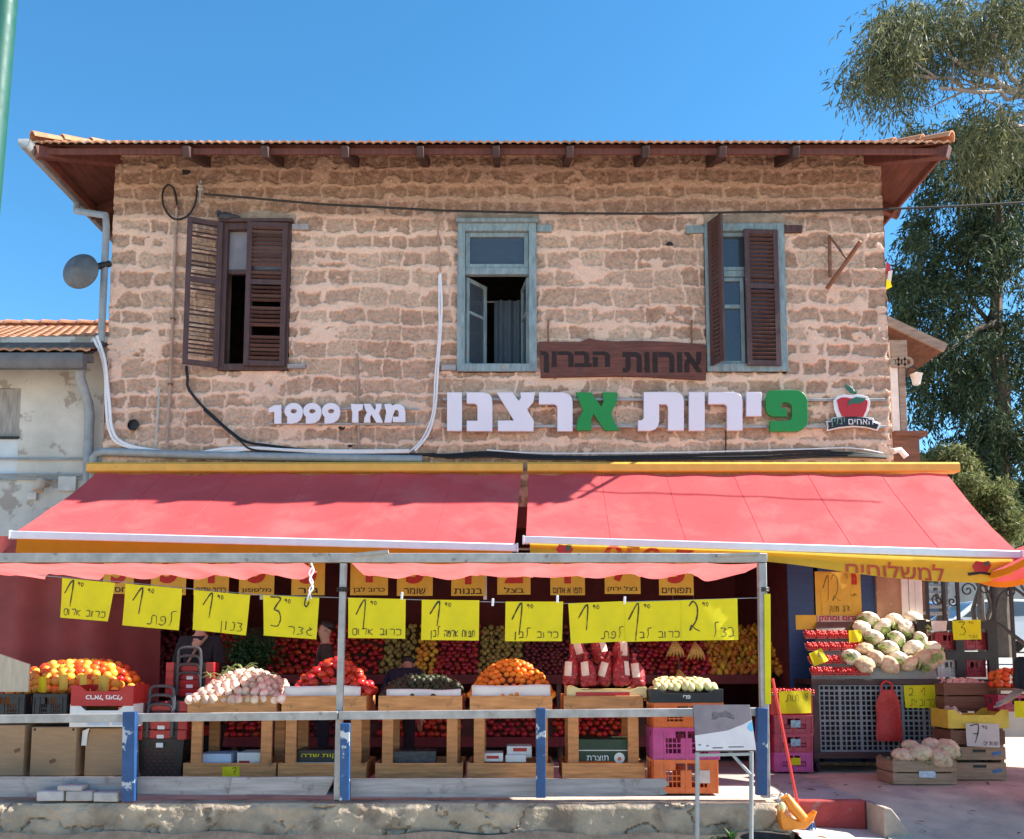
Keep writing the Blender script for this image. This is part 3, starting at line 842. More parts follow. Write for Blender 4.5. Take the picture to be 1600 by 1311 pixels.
for a, b, c, d in ((45, 770, 60, 782), (93, 745, 122, 768)):
    mb = MB(); q = rect(a, b, c, d, NY); mb.span((q[0], NY - .05, q[2]), (q[1], NY, q[3])); mb.build('junction_box', JB, house, bevel=.006)
mb = MB(); mb.tube([P(146, 760, 11.0), P(146, 715, 11.0), P(152, 708, 10.98), P(165, 706, 10.97), P(300, 711, 10.97), P(660, 718, 10.97)], .052, 12)
tag(mb.build('waste_pipe', GREYPAINT), 'thick grey pipe bent along the wall foot above left awning', 'pipe')
# ================================================================ things on the facade
def on_wall(px, py, out=0.0): return P(px, py, WY - out)
# overhead cable, crossing in front of the facade and away to the right
pts = [P(318, 303, 10.93), P(500, 319, 10.9), P(690, 329, 10.86), P(850, 333, 10.82), P(1010, 334, 10.75), P(1200, 331, 10.7), P(1378, 327, 10.6), P(1500, 322, 10.55), P(1640, 314, 10.5), P(1900, 290, 10.4)]
mb = MB(); mb.tube(pts, .0135, 6); tag(mb.build('overhead_cable', BLACK), 'black cable strung straight across the facade above the windows', 'cable')
pts = [on_wall(308, 290, .06), on_wall(305, 318, .05), on_wall(292, 338, .05), on_wall(272, 342, .04), on_wall(257, 325, .05), on_wall(254, 302, .05), on_wall(262, 289, .04), on_wall(272, 296, .03), on_wall(277, 322, .03)]
def smooth(pts, n=4):
    out = []
    for i in range(len(pts) - 1):
        p0, p1, p2, p3 = pts[max(i - 1, 0)], pts[i], pts[i + 1], pts[min(i + 2, len(pts) - 1)]
        for k in range(n):
            t = k / n
            out.append(.5 * ((2 * p1) + (p2 - p0) * t + (2 * p0 - 5 * p1 + 4 * p2 - p3) * t * t + (3 * p1 - 3 * p2 + p3 - p0) * t ** 3))
    return out + [pts[-1]]
mb = MB(); mb.tube(smooth(pts, 6), .013, 6); tag(mb.build('cable_loop', BLACK), 'loose loop of black cable hanging at the upper left wall', 'cable')
t = thing('wall_insulator', on_wall(313, 290), 'small grey insulator bracket where the black cable is tied', 'bracket')
mb = MB(); mb.tube([on_wall(316, 282, -.02), on_wall(314, 284, .13)], .016, 8); mb.tube([on_wall(314, 282, .13), on_wall(312, 318, .12)], .012, 8); mb.build('arm', GREYPAINT, t)
mb = MB(); mb.lathe([(.0, 0), (.035, .005), (.045, .03), (.025, .05), (.04, .07), (.02, .10), (0, .105)], on_wall(314, 296, .13) + Vector((0, 0, -.03)), 12); mb.build('insulator_cap', mat('dirty_ceramic', (.30, .26, .22), .4, .2), t)
# conduits
def wire(name, pxs, r, m, label, cat, out=.03, n=4):
    mb = MB(); mb.tube(smooth([on_wall(x, y, out + random.uniform(-.006, .006)) for x, y in pxs], n), r, 6)
    return tag(mb.build(name, m), label, cat)
PINKPIPE = mat('wall_coloured_pipe', (.36, .25, .20), .7, .2)
t = thing('conduit_pipe', on_wall(262, 700), 'thin straight conduit running down the wall left of the brown window', 'pipe')
mb = MB(); mb.tube([on_wall(276, 322, .03), on_wall(270, 500, .03), on_wall(266, 600, .03), on_wall(260, 700, .03)], .017, 8); mb.build('pipe', PINKPIPE, t)
for px, py in ((276, 324), (270, 498), (266, 600)):
    mb = MB(); mb.box(on_wall(px, py, .03), (.055, .05, .02)); mb.build('clip', RUST, t)
wire('drain_hose', [(249, 605), (247, 640), (243, 698)], .012, mat('pale_green_hose', (.38, .42, .38), .6), 'short pale green hose on the lower left wall', 'hose')
for k, (dx, lab) in enumerate(((0, 'outermost of the white cables swung round lower left wall corner'), (5, 'inner white cable swung round the lower left wall corner'))):
    wire('white_cable', [(147 + dx, 530 - dx), (160 + dx * .6, 560), (165 + dx * .4, 590), (166 + dx, 630), (170 + dx, 668), (184 + dx, 692 - dx * .5), (228, 704 - dx * .5), (300, 710 - dx * .4), (350, 706 - dx), (400, 702 - dx * .4), (460, 706 - dx * .5), (560, 707 - dx * .5), (640, 706 - dx * .4)], .019, WHITEP, lab, 'cable', .05 + .01 * k)
wire('white_cable', [(688, 428), (690, 470), (689, 510), (684, 580), (680, 640), (668, 680), (648, 704)], .016, WHITEP, 'thick white cable dropping beside the middle window', 'cable', .04)
wire('white_cable', [(686, 430), (686, 470), (686, 520), (680, 585), (676, 645), (660, 685), (640, 706)], .010, WHITEP, 'thin white cable beside the thick one at the middle window', 'cable', .05)
wire('white_cable', [(172, 560), (166, 590), (162, 640), (161, 690)], .012, PINKPIPE, 'short dusty cable on the left wall edge beside white cables', 'cable', .03)
wire('black_cable', [(291, 572), (293, 590), (294, 606), (312, 630), (335, 652), (360, 674), (384, 690), (420, 696), (470, 702), (560, 709), (640, 711)], .018, BLACK, 'sagging black cable coming down from the brown window sill', 'cable', .05)
wire('black_cable', [(318, 640), (345, 664), (374, 688), (392, 702), (430, 706), (520, 711), (600, 712), (680, 709)], .014, BLACK, 'black cable crossing over the white cables below the year', 'cable', .075)
for k, (dy, lab) in enumerate(((0, 'upper black cable along the wall foot above awnings'), (5, 'middle black cable along the wall foot above awnings'), (9, 'lowest black cable along the wall foot above awnings'))):
    pts = [(640 + 30 * k, 710 + dy * .4), (700, 711 + dy * .5), (760, 707 + dy * .7), (830, 712 + dy * .5), (900, 714 + dy * .3), (1000, 713 + dy * .6), (1100, 711 + dy * .7), (1200, 708 + dy), (1270, 705 + dy), (1340, 708 + dy * .6), (1385, 714 + dy * .2)]
    wire('black_cable', pts, .019 - .002 * k, BLACK, lab, 'cable', .05 + .02 * k)
wire('white_cable', [(760, 703), (840, 708), (960, 708), (1100, 706), (1250, 702), (1330, 700), (1380, 708)], .008, WHITEP, 'thin white wire on top of the black cables', 'cable', .05)
mb = MB(); mb.tube([on_wall(558, 552, .03), on_wall(559, 640, .03), on_wall(561, 700, .03)], .012, 6); tag(mb.build('conduit_pipe', PINKPIPE), 'thin vertical conduit through the middle of the small white lettering', 'pipe')
mb = MB(); mb.tube([on_wall(683, 333, .02), on_wall(685, 380, .02), on_wall(688, 425, .02)], .009, 6); tag(mb.build('conduit_pipe', PINKPIPE), 'thin wall coloured conduit down from the overhead cable', 'pipe')
mb = MB(); mb.tube([on_wall(1134, 672, .03), on_wall(1134, 710, .04)], .009, 6); tag(mb.build('black_cable', BLACK), 'short black feed wire below the large lettering', 'cable')
t = thing('vent_hole', on_wall(208, 664), 'small round black vent pipe low on the left wall', 'vent')
mb = MB(); mb.tube([on_wall(208, 664, -.02), on_wall(208, 664, .05)], .075, 16, False); mb.build('pipe_rim', mat('vent_rim', (.16, .13, .12), .7), t)
mb = MB(); mb.lathe([(0, 0), (.068, 0)], on_wall(208, 664, .03), 16, (0, -1, 0)); mb.build('opening', BLACK, t)
for px, py, r, lab in ((290, 269, .055, 'irregular dark hole in the wall under the left eave'), (534, 644 + 25, .04, 'small hole in the wall under the year lettering'), (1046, 381, .045, 'small dark hole in stonework left of the right window'), (547, 697, .03, 'little round hole above the cables below year lettering')):
    mb = MB(); c = on_wall(px, py, .012)
    mb.add([c] + [c + Vector((r * (1 + .3 * math.sin(3 * a + px)) * math.cos(a), -.002 * (i % 2), r * (.8 + .2 * math.cos(2 * a)) * math.sin(a))) for i, a in enumerate([math.pi * k / 7 for k in range(14)])], [(0, 1 + i, 1 + (i + 1) % 14) for i in range(14)])
    q = mb.build('wall_hole', mat('hole_shadow', (.03, .02, .018), 1, .2), building)
# dish on the left corner
t = thing('wall_dish', P(165, 416, 11.0), 'round dark grey dish on a short arm at the left corner', 'dish')
c = P(125, 423, 10.78); ax = Vector((-.12, -1, .10)).normalized()
mb = MB(); mb.lathe([(0, .10), (.02, .095), (.13, .045), (.232, .0), (.240, -.012), (.235, -.03), (.15, -.09), (.05, -.12), (0, -.125)], c, 36, ax); mb.build('dish', mat('dull_grey_enamel', (.10, .105, .11), .55, .25, 9, .1), t)
mb = MB(); mb.tube([c - ax * .11, P(150, 417, 10.92), P(172, 412, 11.04)], .042, 10); mb.build('arm', DKIRON, t)
# diagonal steel bracket on the right
t = thing('wall_bracket', on_wall(1295, 405), 'rusty steel bracket with a long slanting bar on the right', 'bracket')
q0, q1 = on_wall(1296, 368, .02), on_wall(1297, 432, .02)
tip = P(1345, 377, 10.42); low = on_wall(1292, 451, .05)
mb = MB(); mb.bar(q0, q1, .035, .03, (0, 1, 0)); mb.build('wall_plate', RUST, t)
mb = MB(); mb.bar(low, tip, .038, .038); mb.build('slanting_bar', RUST, t)
mb = MB(); mb.bar(q0 + Vector((0, 0, -.01)), low + (tip - low) * .62, .016, .022); mb.build('brace', RUST, t)
# bird on the window head
def bird(px, py, lab):
    t = thing('pigeon', on_wall(px, py + 6, .09), lab, 'bird')
    c = on_wall(px, py, .09)
    mb = MB()
    mb.ball(c, (.095, .05, .055), 14, 9); mb.ball(c + Vector((-.085, 0, .045)), (.034, .03, .034), 10, 7)
    mb.tube([c + Vector((-.07, 0, .01)), c + Vector((-.085, 0, .045))], [.04, .026], 8)
    mb.tube([c + Vector((.06, 0, .0)), c + Vector((.13, 0, .0)), c + Vector((.19, 0, -.008))], [.035, .025, .012], 8)
    mb.tube([c + Vector((-.115, 0, .043)), c + Vector((-.14, 0, .036))], [.008, .002], 6)
    mb.tube([c + Vector((-.01, .012, -.04)), c + Vector((-.012, .012, -.085))], .006, 5); mb.tube([c + Vector((-.01, -.012, -.04)), c + Vector((-.012, -.012, -.085))], .006, 5)
    mb.build('body', mat('dark_feathers', (.035, .033, .04), .6, .4, 30), t)
bird(352, 338, 'dark pigeon perched on top of the brown left window')

# ---------------------------------------------------------------- big letters: sign over the awnings
SIGNW = mat('white_acrylic_letter', (.70, .66, .72), .35, .03, 3, 0, spec=.5)
SIGNG = mat('green_acrylic_letter', (.012, .22, .03), .35, .05, 3, 0, spec=.5)
SIDEL = mat('letter_return', (.52, .48, .50), .5, .05, 3, 0)
sign = thing('shop_sign', on_wall(980, 676, .1), 'large Hebrew lettering in white with two green letters', 'sign')
for py0, pxa, pxb in ((624, 692, 1382), (666, 692, 1384)):
    mb = MB(); mb.bar(on_wall(pxa, py0, .04), on_wall(pxb, py0 + 1, .04), .03, .035); mb.build('mounting_rail', GALV, sign, bevel=.003)
def letter(poly, fx, fy, ox, oy, m, parent, depth=.055, out=.075, name='letter'):
    pts = [on_wall(ox + x / fx, oy + y / fy, out) for x, y in poly]
    mb = MB(); mb.prism([(p.x, p.z) for p in pts], WY - out - depth, WY - out)
    o = mb.build(name, [m], parent, bevel=.004, angle=20)
    return o
z6 = lambda poly, m: letter(poly, 3.3333, 3.3333, 960, 580, m, sign)
z5 = lambda poly, m: letter(poly, 2.5806, 2.5806, 380, 580, m, sign)
z6([(805, 106), (940, 104), (968, 112), (988, 132), (999, 160), (1000, 262), (994, 288), (975, 308), (948, 319), (803, 319), (803, 265), (895, 263), (910, 258), (917, 246), (918, 190), (911, 177), (898, 170), (876, 168), (864, 176), (862, 198), (892, 200), (892, 242), (822, 242), (800, 234), (786, 214), (782, 190), (783, 145), (790, 120)], SIGNG)
z6([(682, 115), (760, 115), (760, 240), (682, 240)], SIGNW)
z6([(485, 115), (615, 115), (642, 122), (656, 136), (662, 158), (662, 314), (582, 314), (582, 192), (578, 182), (568, 177), (485, 177)], SIGNW)
z6([(384, 115), (466, 115), (466, 315), (384, 315)], SIGNW)
z6([(150, 115), (315, 115), (340, 122), (353, 137), (358, 160), (358, 314), (276, 314), (276, 192), (272, 182), (262, 178), (230, 178), (230, 268), (222, 293), (208, 308), (185, 315), (120, 315), (120, 262), (138, 261), (148, 253), (150, 240)], SIGNW)
z5([(1340, 90), (1402, 90), (1442, 148), (1451, 128), (1447, 90), (1507, 90), (1504, 130), (1482, 174), (1492, 204), (1515, 243), (1456, 243), (1411, 176), (1402, 198), (1404, 243), (1343, 243), (1346, 204), (1369, 164), (1351, 118)], SIGNG)
z5([(1192, 90), (1288, 90), (1312, 97), (1323, 110), (1327, 128), (1327, 246), (1266, 246), (1266, 150), (1262, 141), (1254, 138), (1192, 138)], SIGNW)
z5([(1022, 90), (1086, 90), (1110, 124), (1120, 112), (1117, 90), (1176, 90), (1170, 128), (1144, 158), (1172, 206), (1170, 246), (1027, 246), (1027, 203), (1092, 203)], SIGNW)
z5([(902, 90), (970, 90), (993, 97), (1002, 110), (1005, 130), (1005, 246), (902, 246), (902, 204), (945, 204), (945, 148), (941, 138), (932, 135), (902, 135)], SIGNW)
z5([(823, 90), (883, 90), (883, 245), (823, 245)], SIGNW)
# since 1999
s2 = thing('year_sign', on_wall(527, 666, .08), 'small white lettering reading the year 1999 with a Hebrew word', 'sign')
for py0 in (638, 662):
    mb = MB(); mb.bar(on_wall(420, py0, .04), on_wall(655, py0 + 1, .04), .018, .02); mb.build('mounting_rail', GALV, s2)
z5s = lambda poly: letter(poly, 2.5806, 2.5806, 380, 580, SIGNW, s2, .035, .055)
x = 105
def digit(ch, px0, px1, py0, py1, parent, m, depth=.04, out=.06):
    a, b = on_wall(px0, py1, out), on_wall(px1, py0, out)
    mb = MB(); text_into(mb, ch, ((a.x + b.x) / 2, WY - out, (a.z + b.z) / 2), .4, extrude=depth / 2, bold=.012, width=b.x - a.x, height=b.z - a.z, heb=False)
    return mb.build('letter', m, parent, angle=25)
z5s([(105, 152), (128, 140), (156, 138), (156, 214), (128, 214), (128, 166), (106, 170)])
def strip(pts, hw, closed, m, parent, out, depth=.035, name='letter'):
    n = len(pts); L_, R_ = [], []
    for i in range(n):
        p0, p1 = (pts[(i - 1) % n], pts[(i + 1) % n]) if closed else (pts[max(i - 1, 0)], pts[min(i + 1, n - 1)])
        dx, dy = p1[0] - p0[0], p1[1] - p0[1]; k = math.hypot(dx, dy) or 1
        w = hw[i] if isinstance(hw, list) else hw
        L_.append((pts[i][0] - dy / k * w, pts[i][1] + dx / k * w)); R_.append((pts[i][0] + dy / k * w, pts[i][1] - dx / k * w))
    return L_, R_
for a in (170, 245, 320):
    # a nine: a ring and a curving tail in one solid
    mb = MB()
    for pts, hw, closed, out in (([(a + 36 + 25 * math.cos(R(k)), 164 + 21 * math.sin(R(k))) for k in range(0, 360, 15)], 12, True, .055), ([(a + 61, 164), (a + 60, 178), (a + 54, 191), (a + 43, 199), (a + 28, 202), (a + 10, 202)], 12, False, .0535)):
        L_, R_ = strip(pts, hw, closed, None, None, out)
        q = [on_wall(380 + x / 2.5806, 580 + y / 2.5806, out) for x, y in L_ + R_]; n = len(pts)
        vs_ = [(p.x, WY - out - .035, p.z) for p in q] + [(p.x, WY - out, p.z) for p in q]
        fs = []
        for i in range(n if closed else n - 1):
            j = (i + 1) % n
            fs += [(i, j, n + j, n + i), (2 * n + i, 3 * n + i, 3 * n + j, 2 * n + j), (i, 2 * n + i, 2 * n + j, j), (n + i, n + j, 3 * n + j, 3 * n + i)]
        if not closed: fs += [(0, n, 3 * n, 2 * n), (n - 1, 3 * n - 1, 4 * n - 1, 2 * n - 1)]
        mb.add(vs_, fs)
    mb.build('letter', SIGNW, s2, angle=25)
z5s([(436, 134), (486, 136), (482, 158), (466, 164), (466, 210), (440, 210), (442, 170), (438, 158)])
z5s([(488, 134), (514, 134), (532, 160), (537, 150), (534, 134), (560, 134), (558, 152), (548, 172), (566, 210), (538, 210), (518, 176), (513, 186), (514, 210), (488, 210), (490, 190), (500, 170), (492, 152)])
z5s([(570, 136), (596, 134), (604, 142), (612, 136), (636, 136), (650, 146), (655, 166), (655, 208), (604, 208), (604, 186), (628, 186), (628, 166), (622, 158), (612, 160), (606, 178), (598, 210), (570, 210), (578, 170)])
# apple emblem
em = thing('apple_emblem', on_wall(1332, 676, .1), 'apple shaped emblem with a black ribbon beside the lettering', 'sign')
REDA = mat('emblem_red', (.42, .02, .025), .4, .08, 4, 0); LEAFG = mat('emblem_leaf_green', (.03, .13, .08), .4, .1, 4, 0); BLKA = mat('emblem_black', (.012, .013, .016), .4, .1, 4, 0)
z6e = lambda poly, m, out, name, d=.02: letter(poly, 3.3333, 3.3333, 960, 580, m, em, d, out, name)
z6e([(1138, 155), (1160, 130), (1195, 122), (1225, 126), (1250, 124), (1290, 126), (1318, 136), (1330, 165), (1322, 205), (1304, 242), (1345, 246), (1350, 260), (1384, 275), (1368, 312), (1308, 296), (1240, 292), (1170, 299), (1103, 314), (1108, 285), (1100, 262), (1128, 262), (1124, 246), (1158, 240), (1142, 200)], WHITEP, .06, 'backing_plate')
z6e([(1158, 150), (1180, 138), (1205, 136), (1228, 142), (1262, 138), (1298, 140), (1317, 152), (1318, 172), (1310, 206), (1294, 238), (1186, 238), (1170, 205)], REDA, .082, 'apple', .012)
z6e([(1200, 70), (1222, 78), (1238, 90), (1248, 106), (1265, 105), (1256, 122), (1224, 112), (1208, 94)], LEAFG, .062, 'leaf', .02)
z6e([(1213, 182), (1222, 152), (1258, 134), (1312, 140), (1296, 160), (1270, 170), (1240, 168)], LEAFG, .096, 'leaf', .006)
z6e([(1110, 266), (1134, 266), (1130, 250), (1162, 243), (1240, 237), (1308, 243), (1342, 252), (1345, 265), (1376, 277), (1364, 303), (1308, 289), (1240, 284), (1170, 291), (1112, 305), (1116, 285)], BLKA, .084, 'ribbon', .014)
mb = MB(); c = on_wall(1345, 659, .1); text_into(mb, 'האחים', (c.x, WY - .101, c.z), .1, .0015, .0, width=on_wall(1362, 660).x - on_wall(1324, 660).x); mb.build('lettering', WHITET, em)
mb = MB(); c = on_wall(1309, 660, .1); text_into(mb, 'ימין', (c.x, WY - .101, c.z), .1, .0015, .0, width=on_wall(1321, 660).x - on_wall(1299, 660).x); mb.build('lettering', mat('dull_green_print', (.16, .26, .20), .6), em)
# old wooden board
t = thing('wooden_board_sign', on_wall(972, 594, .06), 'old red brown wooden board with dark carved Hebrew lettering', 'sign')
OLDW = mat('old_red_board', (.125, .045, .033), .75, .4, 3, .4, 30, stretch=(1, 1, 10), worn=(.10, .045, .038), wscale=5, wlo=.52, whi=.68)
poly = [(842, 536), (870, 536), (905, 536), (914, 533), (921, 530), (930, 533), (960, 535), (1000, 534), (1050, 536), (1101, 540), (1102, 565), (1102, 595), (1060, 593), (1010, 590), (960, 589), (900, 590), (845, 591)]
letter(poly, 1, 1, 0, 0, OLDW, t, .045, .02, 'board')
CARVE = mat('burnt_black', (.022, .012, .011), .8)
for w, pa, pb in (('הברון', 845, 953), ('אורוות', 973, 1097)):
    a, b = on_wall(pa, 582, .07), on_wall(pb, 549 + (0 if pa < 900 else 1), .07)
    mb = MB(); text_into(mb, w, ((a.x + b.x) / 2, WY - .0665, (a.z + b.z) / 2), .3, .003, .011, width=b.x - a.x, height=b.z - a.z)
    mb.build('lettering', CARVE, t)
for px in (857, 1081):
    mb = MB(); mb.tube([on_wall(px, 500, .03), on_wall(px - 1, 516, .045), on_wall(px, 536, .04)], .014, 6); mb.build('hanger', RUST, t)

# ================================================================ awnings
SEAM = mat('seam_thread', (.52, .06, .065), .8)
def awning(label, tl, tr, bl, br, Yb, sag, seed, nm):
    T0, T1, B0, B1 = P(*tl, 10.86), P(*tr, 10.86), P(*bl, Yb), P(*br, Yb)
    t = thing('awning', (T0 + T1) / 2 + Vector((0, .15, .1)), label, 'awning')
    def fn(u, v):
        p = (T0 + (T1 - T0) * u) * (1 - v) + (B0 + (B1 - B0) * u) * v
        s = -sag * 4 * v * (1 - v) * (1 + .4 * math.sin(5 * u + seed))
        s += .007 * math.sin(31 * u + 6 * v + seed) * v + .006 * math.sin(17 * u - 9 * v + seed * 2) + .014 * math.sin(7 * u + seed) * v
        s += .010 * math.sin(46 * u + 11 * v * (u - .5) + seed) * (1 - v) ** 3 + .008 * math.exp(-((v - .5 - .2 * math.sin(6 * u + seed)) / .05) ** 2) * math.sin(9 * u + seed)
        return p + Vector((0, 0, s))
    mb = MB(); mb.grid(fn, 140, 30); mb.cm = 1
    for k in range(1, 6):                                         # stitched seams
        u = k / 6 + .01 * math.sin(k * 5 + seed)
        mb.tube([fn(u, v / 18) + Vector((0, -.001, .001)) for v in range(19)], .0025, 4)
    mb.build('canopy', [AWN, SEAM], t)
    mb = MB(); mb.bar(B0 + Vector((-.02, -.02, -.03)), B1 + Vector((.02, -.02, -.03)), .075, .085); fb = mb.build('front_bar', WHITEP, t, bevel=.012)
    for e in (B0, B1):
        mb = MB(); mb.box(e + Vector((-.03 if e is B0 else .03, -.02, -.03)), (.02, .085, .095)); mb.build('end_cap', WHITEP, t, bevel=.004)
    # folding arms under the cloth
    for u, s in ((.14, 1), (.86, -1)):
        a = fn(u, 0) + Vector((0, .08, -.16)); b = fn(u, 1) + Vector((0, .03, -.06)); m_ = (a + b) / 2 + Vector((s * .45, 0, -.02))
        mb = MB(); mb.tube([a, m_, b], .024, 8); mb.build('folding_arm', WHITEP, t)
    return t, T0, T1, B0, B1, fn
def cassette(t, pa, pb):
    a0, a1 = P(pa, 723, 10.84), P(pb, 723, 10.84); zb = P(800, 737, 10.84).z
    mb = MB(); prof = [(10.99, a0.z), (10.86, a0.z + .012), (10.82, a0.z - .02), (10.82, zb + .012), (10.835, zb), (10.99, zb)]
    vs_ = [(x, y, z) for x in (a0.x, a1.x) for y, z in prof]
    mb.add(vs_, [(i, (i + 1) % 6, 6 + (i + 1) % 6, 6 + i) for i in range(6)] + [(5, 4, 3, 2, 1, 0), (6, 7, 8, 9, 10, 11)])
    return mb.build('cassette', CASSY, t, angle=25)
AY = 9.43
lt, l0, l1, lb0, lb1, lfn = awning('red awning with an orange valance over the left half', (150, 741), (814, 741), (24, 832), (804, 852), AY, .02, .7, 0)
cassette(lt, 136, 817)
rt, r0, r1, rb0, rb1, rfn = awning('red awning with yellow lettered valance over the right half', (826, 741), (1480, 741), (822, 840), (1588, 863), AY, .03, 2.1, 1)
cassette(rt, 824, 1499)
# left valance, plain orange
mb = MB(); A, B = P(27, 840, AY - .03), P(800, 860, AY - .03)
mb.grid(lambda u, v: A + (B - A) * u + Vector((0, -.02 * math.sin(14 * u) * v - .015 * v, -v * (.165 + .012 * math.sin(9 * u)))), 60, 5)
mb.build('valance', OVAL, lt)
# right valance, yellow, hanging lower to the right and folded at the top
VA, VB = P(828, 848, AY - .03), P(1578, 872, AY - .03)
def val(u, v):
    hgt = .115 + .165 * float(sstep(.42, .85, np.array(u))) - .10 * float(sstep(.93, 1.0, np.array(u)))
    off = -.05 * math.sin(math.pi * min(1, v * 2.2)) * (1 if v < .45 else .6) + .012 * math.sin(23 * u + 5 * v) * v
    return VA + (VB - VA) * u + Vector((0, off - .03 * v, -hgt * v))
mb = MB(); mb.grid(val, 90, 12); mb.build('valance', YVAL, rt)
mb = MB()
ORT = mat('orange_red_print', (.45, .06, .02), .7)
def on_val(px, py):
    # nearest valance parameter for a pixel, so lettering follows the cloth
    p = P(px, py, AY - .06); u = (p.x - VA.x) / (VB.x - VA.x)
    top = VA.z + (VB.z - VA.z) * u
    hgt = (val(u, 0) - val(u, 1)).z
    return u, max(0, min(1, (top - p.z) / hgt))
def val_text(s, px0, px1, py0, py1, slope, heb=True):
    sub = MB(); a, b = P(px0, py1, AY - .06), P(px1, py0, AY - .06)
    w, h = b.x - a.x, b.z - a.z; cx, cz = (a.x + b.x) / 2, (a.z + b.z) / 2
    text_into(sub, s, (0, 0, 0), .3, 0, .004, width=w, height=h, heb=heb)
    out = []
    for x, y, z in sub.v:
        X, Z = cx + x, cz + z + slope * x
        u = (X - VA.x) / (VB.x - VA.x); hgt = (val(u, 0) - val(u, 1)).z; v = (VA.z + (VB.z - VA.z) * u - Z) / hgt
        q = val(u, min(max(v, 0), .985)); out.append((X, q.y - .012, q.z))
    mb.add(out, sub.f)
val_text('למשלוחים', 1322, 1474, 879, 905, -.05)
mb.build('lettering', ORT, rt)
mb = MB(); val_text('050-7', 945, 1085, 856, 882, -.06, False); mb.build('lettering', ORT, rt)
# little emblem printed on the valance
def val_poly(pts, m, dy, name='emblem'):
    q = [P(x, y, AY - .06) for x, y in pts]; mb = MB()
    mb.add([(p.x, val(*on_val(x, y)).y - dy, p.z) for p, (x, y) in zip(q, pts)], [tuple(range(len(q)))])
    mb.build(name, m, rt)
def emblem_at(cx, cy, k):
    val_poly([(cx - 15 * k, cy - 2 * k), (cx - 10 * k, cy - 10 * k), (cx, cy - 8 * k), (cx + 10 * k, cy - 10 * k), (cx + 15 * k, cy - 3 * k), (cx + 10 * k, cy + 8 * k), (cx - 9 * k, cy + 8 * k)], REDA, .014)
    val_poly([(cx + 1 * k, cy + 3 * k), (cx + 3 * k, cy - 7 * k), (cx + 13 * k, cy - 8 * k), (cx + 8 * k, cy + 1 * k)], LEAFG, .018, 'emblem_leaf')
    val_poly([(cx - 21 * k, cy + 8 * k), (cx, cy + 6 * k), (cx + 21 * k, cy + 9 * k), (cx + 20 * k, cy + 13 * k), (cx, cy + 10 * k), (cx - 20 * k, cy + 13 * k)], BLKA, .018, 'emblem_ribbon')
emblem_at(1532, 887, 1.0)
emblem_at(882, 860, .9)
# red parasol further right, only its near edge is in view
par = thing('parasol', (7.5, 9.3, STREET_Z + .1), 'large faded red parasol with orange trim at the right edge', 'parasol')
PR, PZ, PA = 2.6, 2.33, 3.45
mb = MB(); ring = [(PR * math.cos(R(22.5 + 45 * k)), PR * math.sin(R(22.5 + 45 * k))) for k in range(8)]
def par_pt(k, v):
    f = k / 8 * 8; i = int(f) % 8; fr = f - int(f)
    a, b = ring[i], ring[(i + 1) % 8]
    x, y = a[0] + (b[0] - a[0]) * fr, a[1] + (b[1] - a[1]) * fr
    return Vector((7.5 + x * v, 9.3 + y * .73 * v, PA + (PZ - PA) * v - .10 * math.sin(math.pi * fr) * v * v - .08 * math.sin(math.pi * v)))
mb.grid(lambda u, v: par_pt(u * 7.9999, v), 64, 8); mb.build('canopy', AWN, par)
mb = MB(); mb.grid(lambda u, v: par_pt(u * 7.9999, 1) + Vector((0, 0, -.07 * v)), 64, 1); mb.build('trim', OVAL, par)
mb = MB(); mb.tube([(7.5, 9.3, -.2), (7.5, 9.3, PA)], .03, 10); mb.build('pole', GALV, par)
for k in range(8):
    mb = MB(); mb.tube([par_pt(k, .02) + Vector((0, 0, -.03)), par_pt(k, .5) + Vector((0, 0, -.03)), par_pt(k, 1) + Vector((0, 0, -.02))], .012, 6); mb.build('rib', GALV, par)

# ================================================================ stall frame along the low wall
FY = 8.23
# low wall
LW = mat('cracked_low_wall', (.37, .295, .215), .92, .3, 2.6, .6, 26, worn=(.20, .15, .11), wscale=3.5, wlo=.5, whi=.66, dist=.03)
def crack_wall(name, x0, x1, z0, z1, y, label):
    nx, nz_ = int((x1 - x0) / .016), int((z1 - z0) / .014)
    u, v = np.meshgrid(np.linspace(x0, x1, nx + 1), np.linspace(z0, z1, nz_ + 1))
    wu, wv = u + .12 * fbm(u * 3, v * 3, 31), v + .14 * fbm(u * 2.5, v * 4, 33)
    n = fbm(wu * 3.2, wv * 5.5, 41, 5)
    crack = np.exp(-((n - .5) / .018) ** 2) * sstep(.40, .6, fbm(u * 1.7, v * 2, 45))
    chips = sstep(.57, .63, fbm(u * 4, v * 6, 47)) * sstep(z0 + .10, z1, v)
    h = .010 * (fbm(u * 1.5, v * 3, 51) - .5) + .016 * (fbm(u * 16, v * 18, 52, 5) - .5) - .04 * crack - .018 * chips
    h = h - .05 * sstep(z1 - .05, z1 + .01, v) * fbm(u * 5, v * 0, 53)
    vs_ = np.stack([u, y - h, v + .012 * (fbm(u * 2, v * 0, 54) - .5) * sstep(z1 - .08, z1, v)], -1).reshape(-1, 3)
    fs = [(j * (nx + 1) + i, j * (nx + 1) + i + 1, (j + 1) * (nx + 1) + i + 1, (j + 1) * (nx + 1) + i) for j in range(nz_) for i in range(nx)]
    mb = MB(); mb.add(vs_.tolist(), fs)
    b = len(mb.v)                                                   # top, running back under the floor edge
    top = vs_.reshape(nz_ + 1, nx + 1, 3)[-1]
    mb.add(top.tolist() + [(p[0], y + .22, p[2] + .012) for p in top], [(i, i + 1, nx + 2 + i, nx + 1 + i) for i in range(nx)])
    mb.span((x0, y + .08, z0), (x1 - .02, y + .21, z1 - .03))
    return tag(mb.build(name, LW, angle=50), label, 'wall')
crack_wall('low_wall', -6.6, C_X, STREET_Z - .02, .012, 8.06, 'low cracked beige wall under the railing along the street')
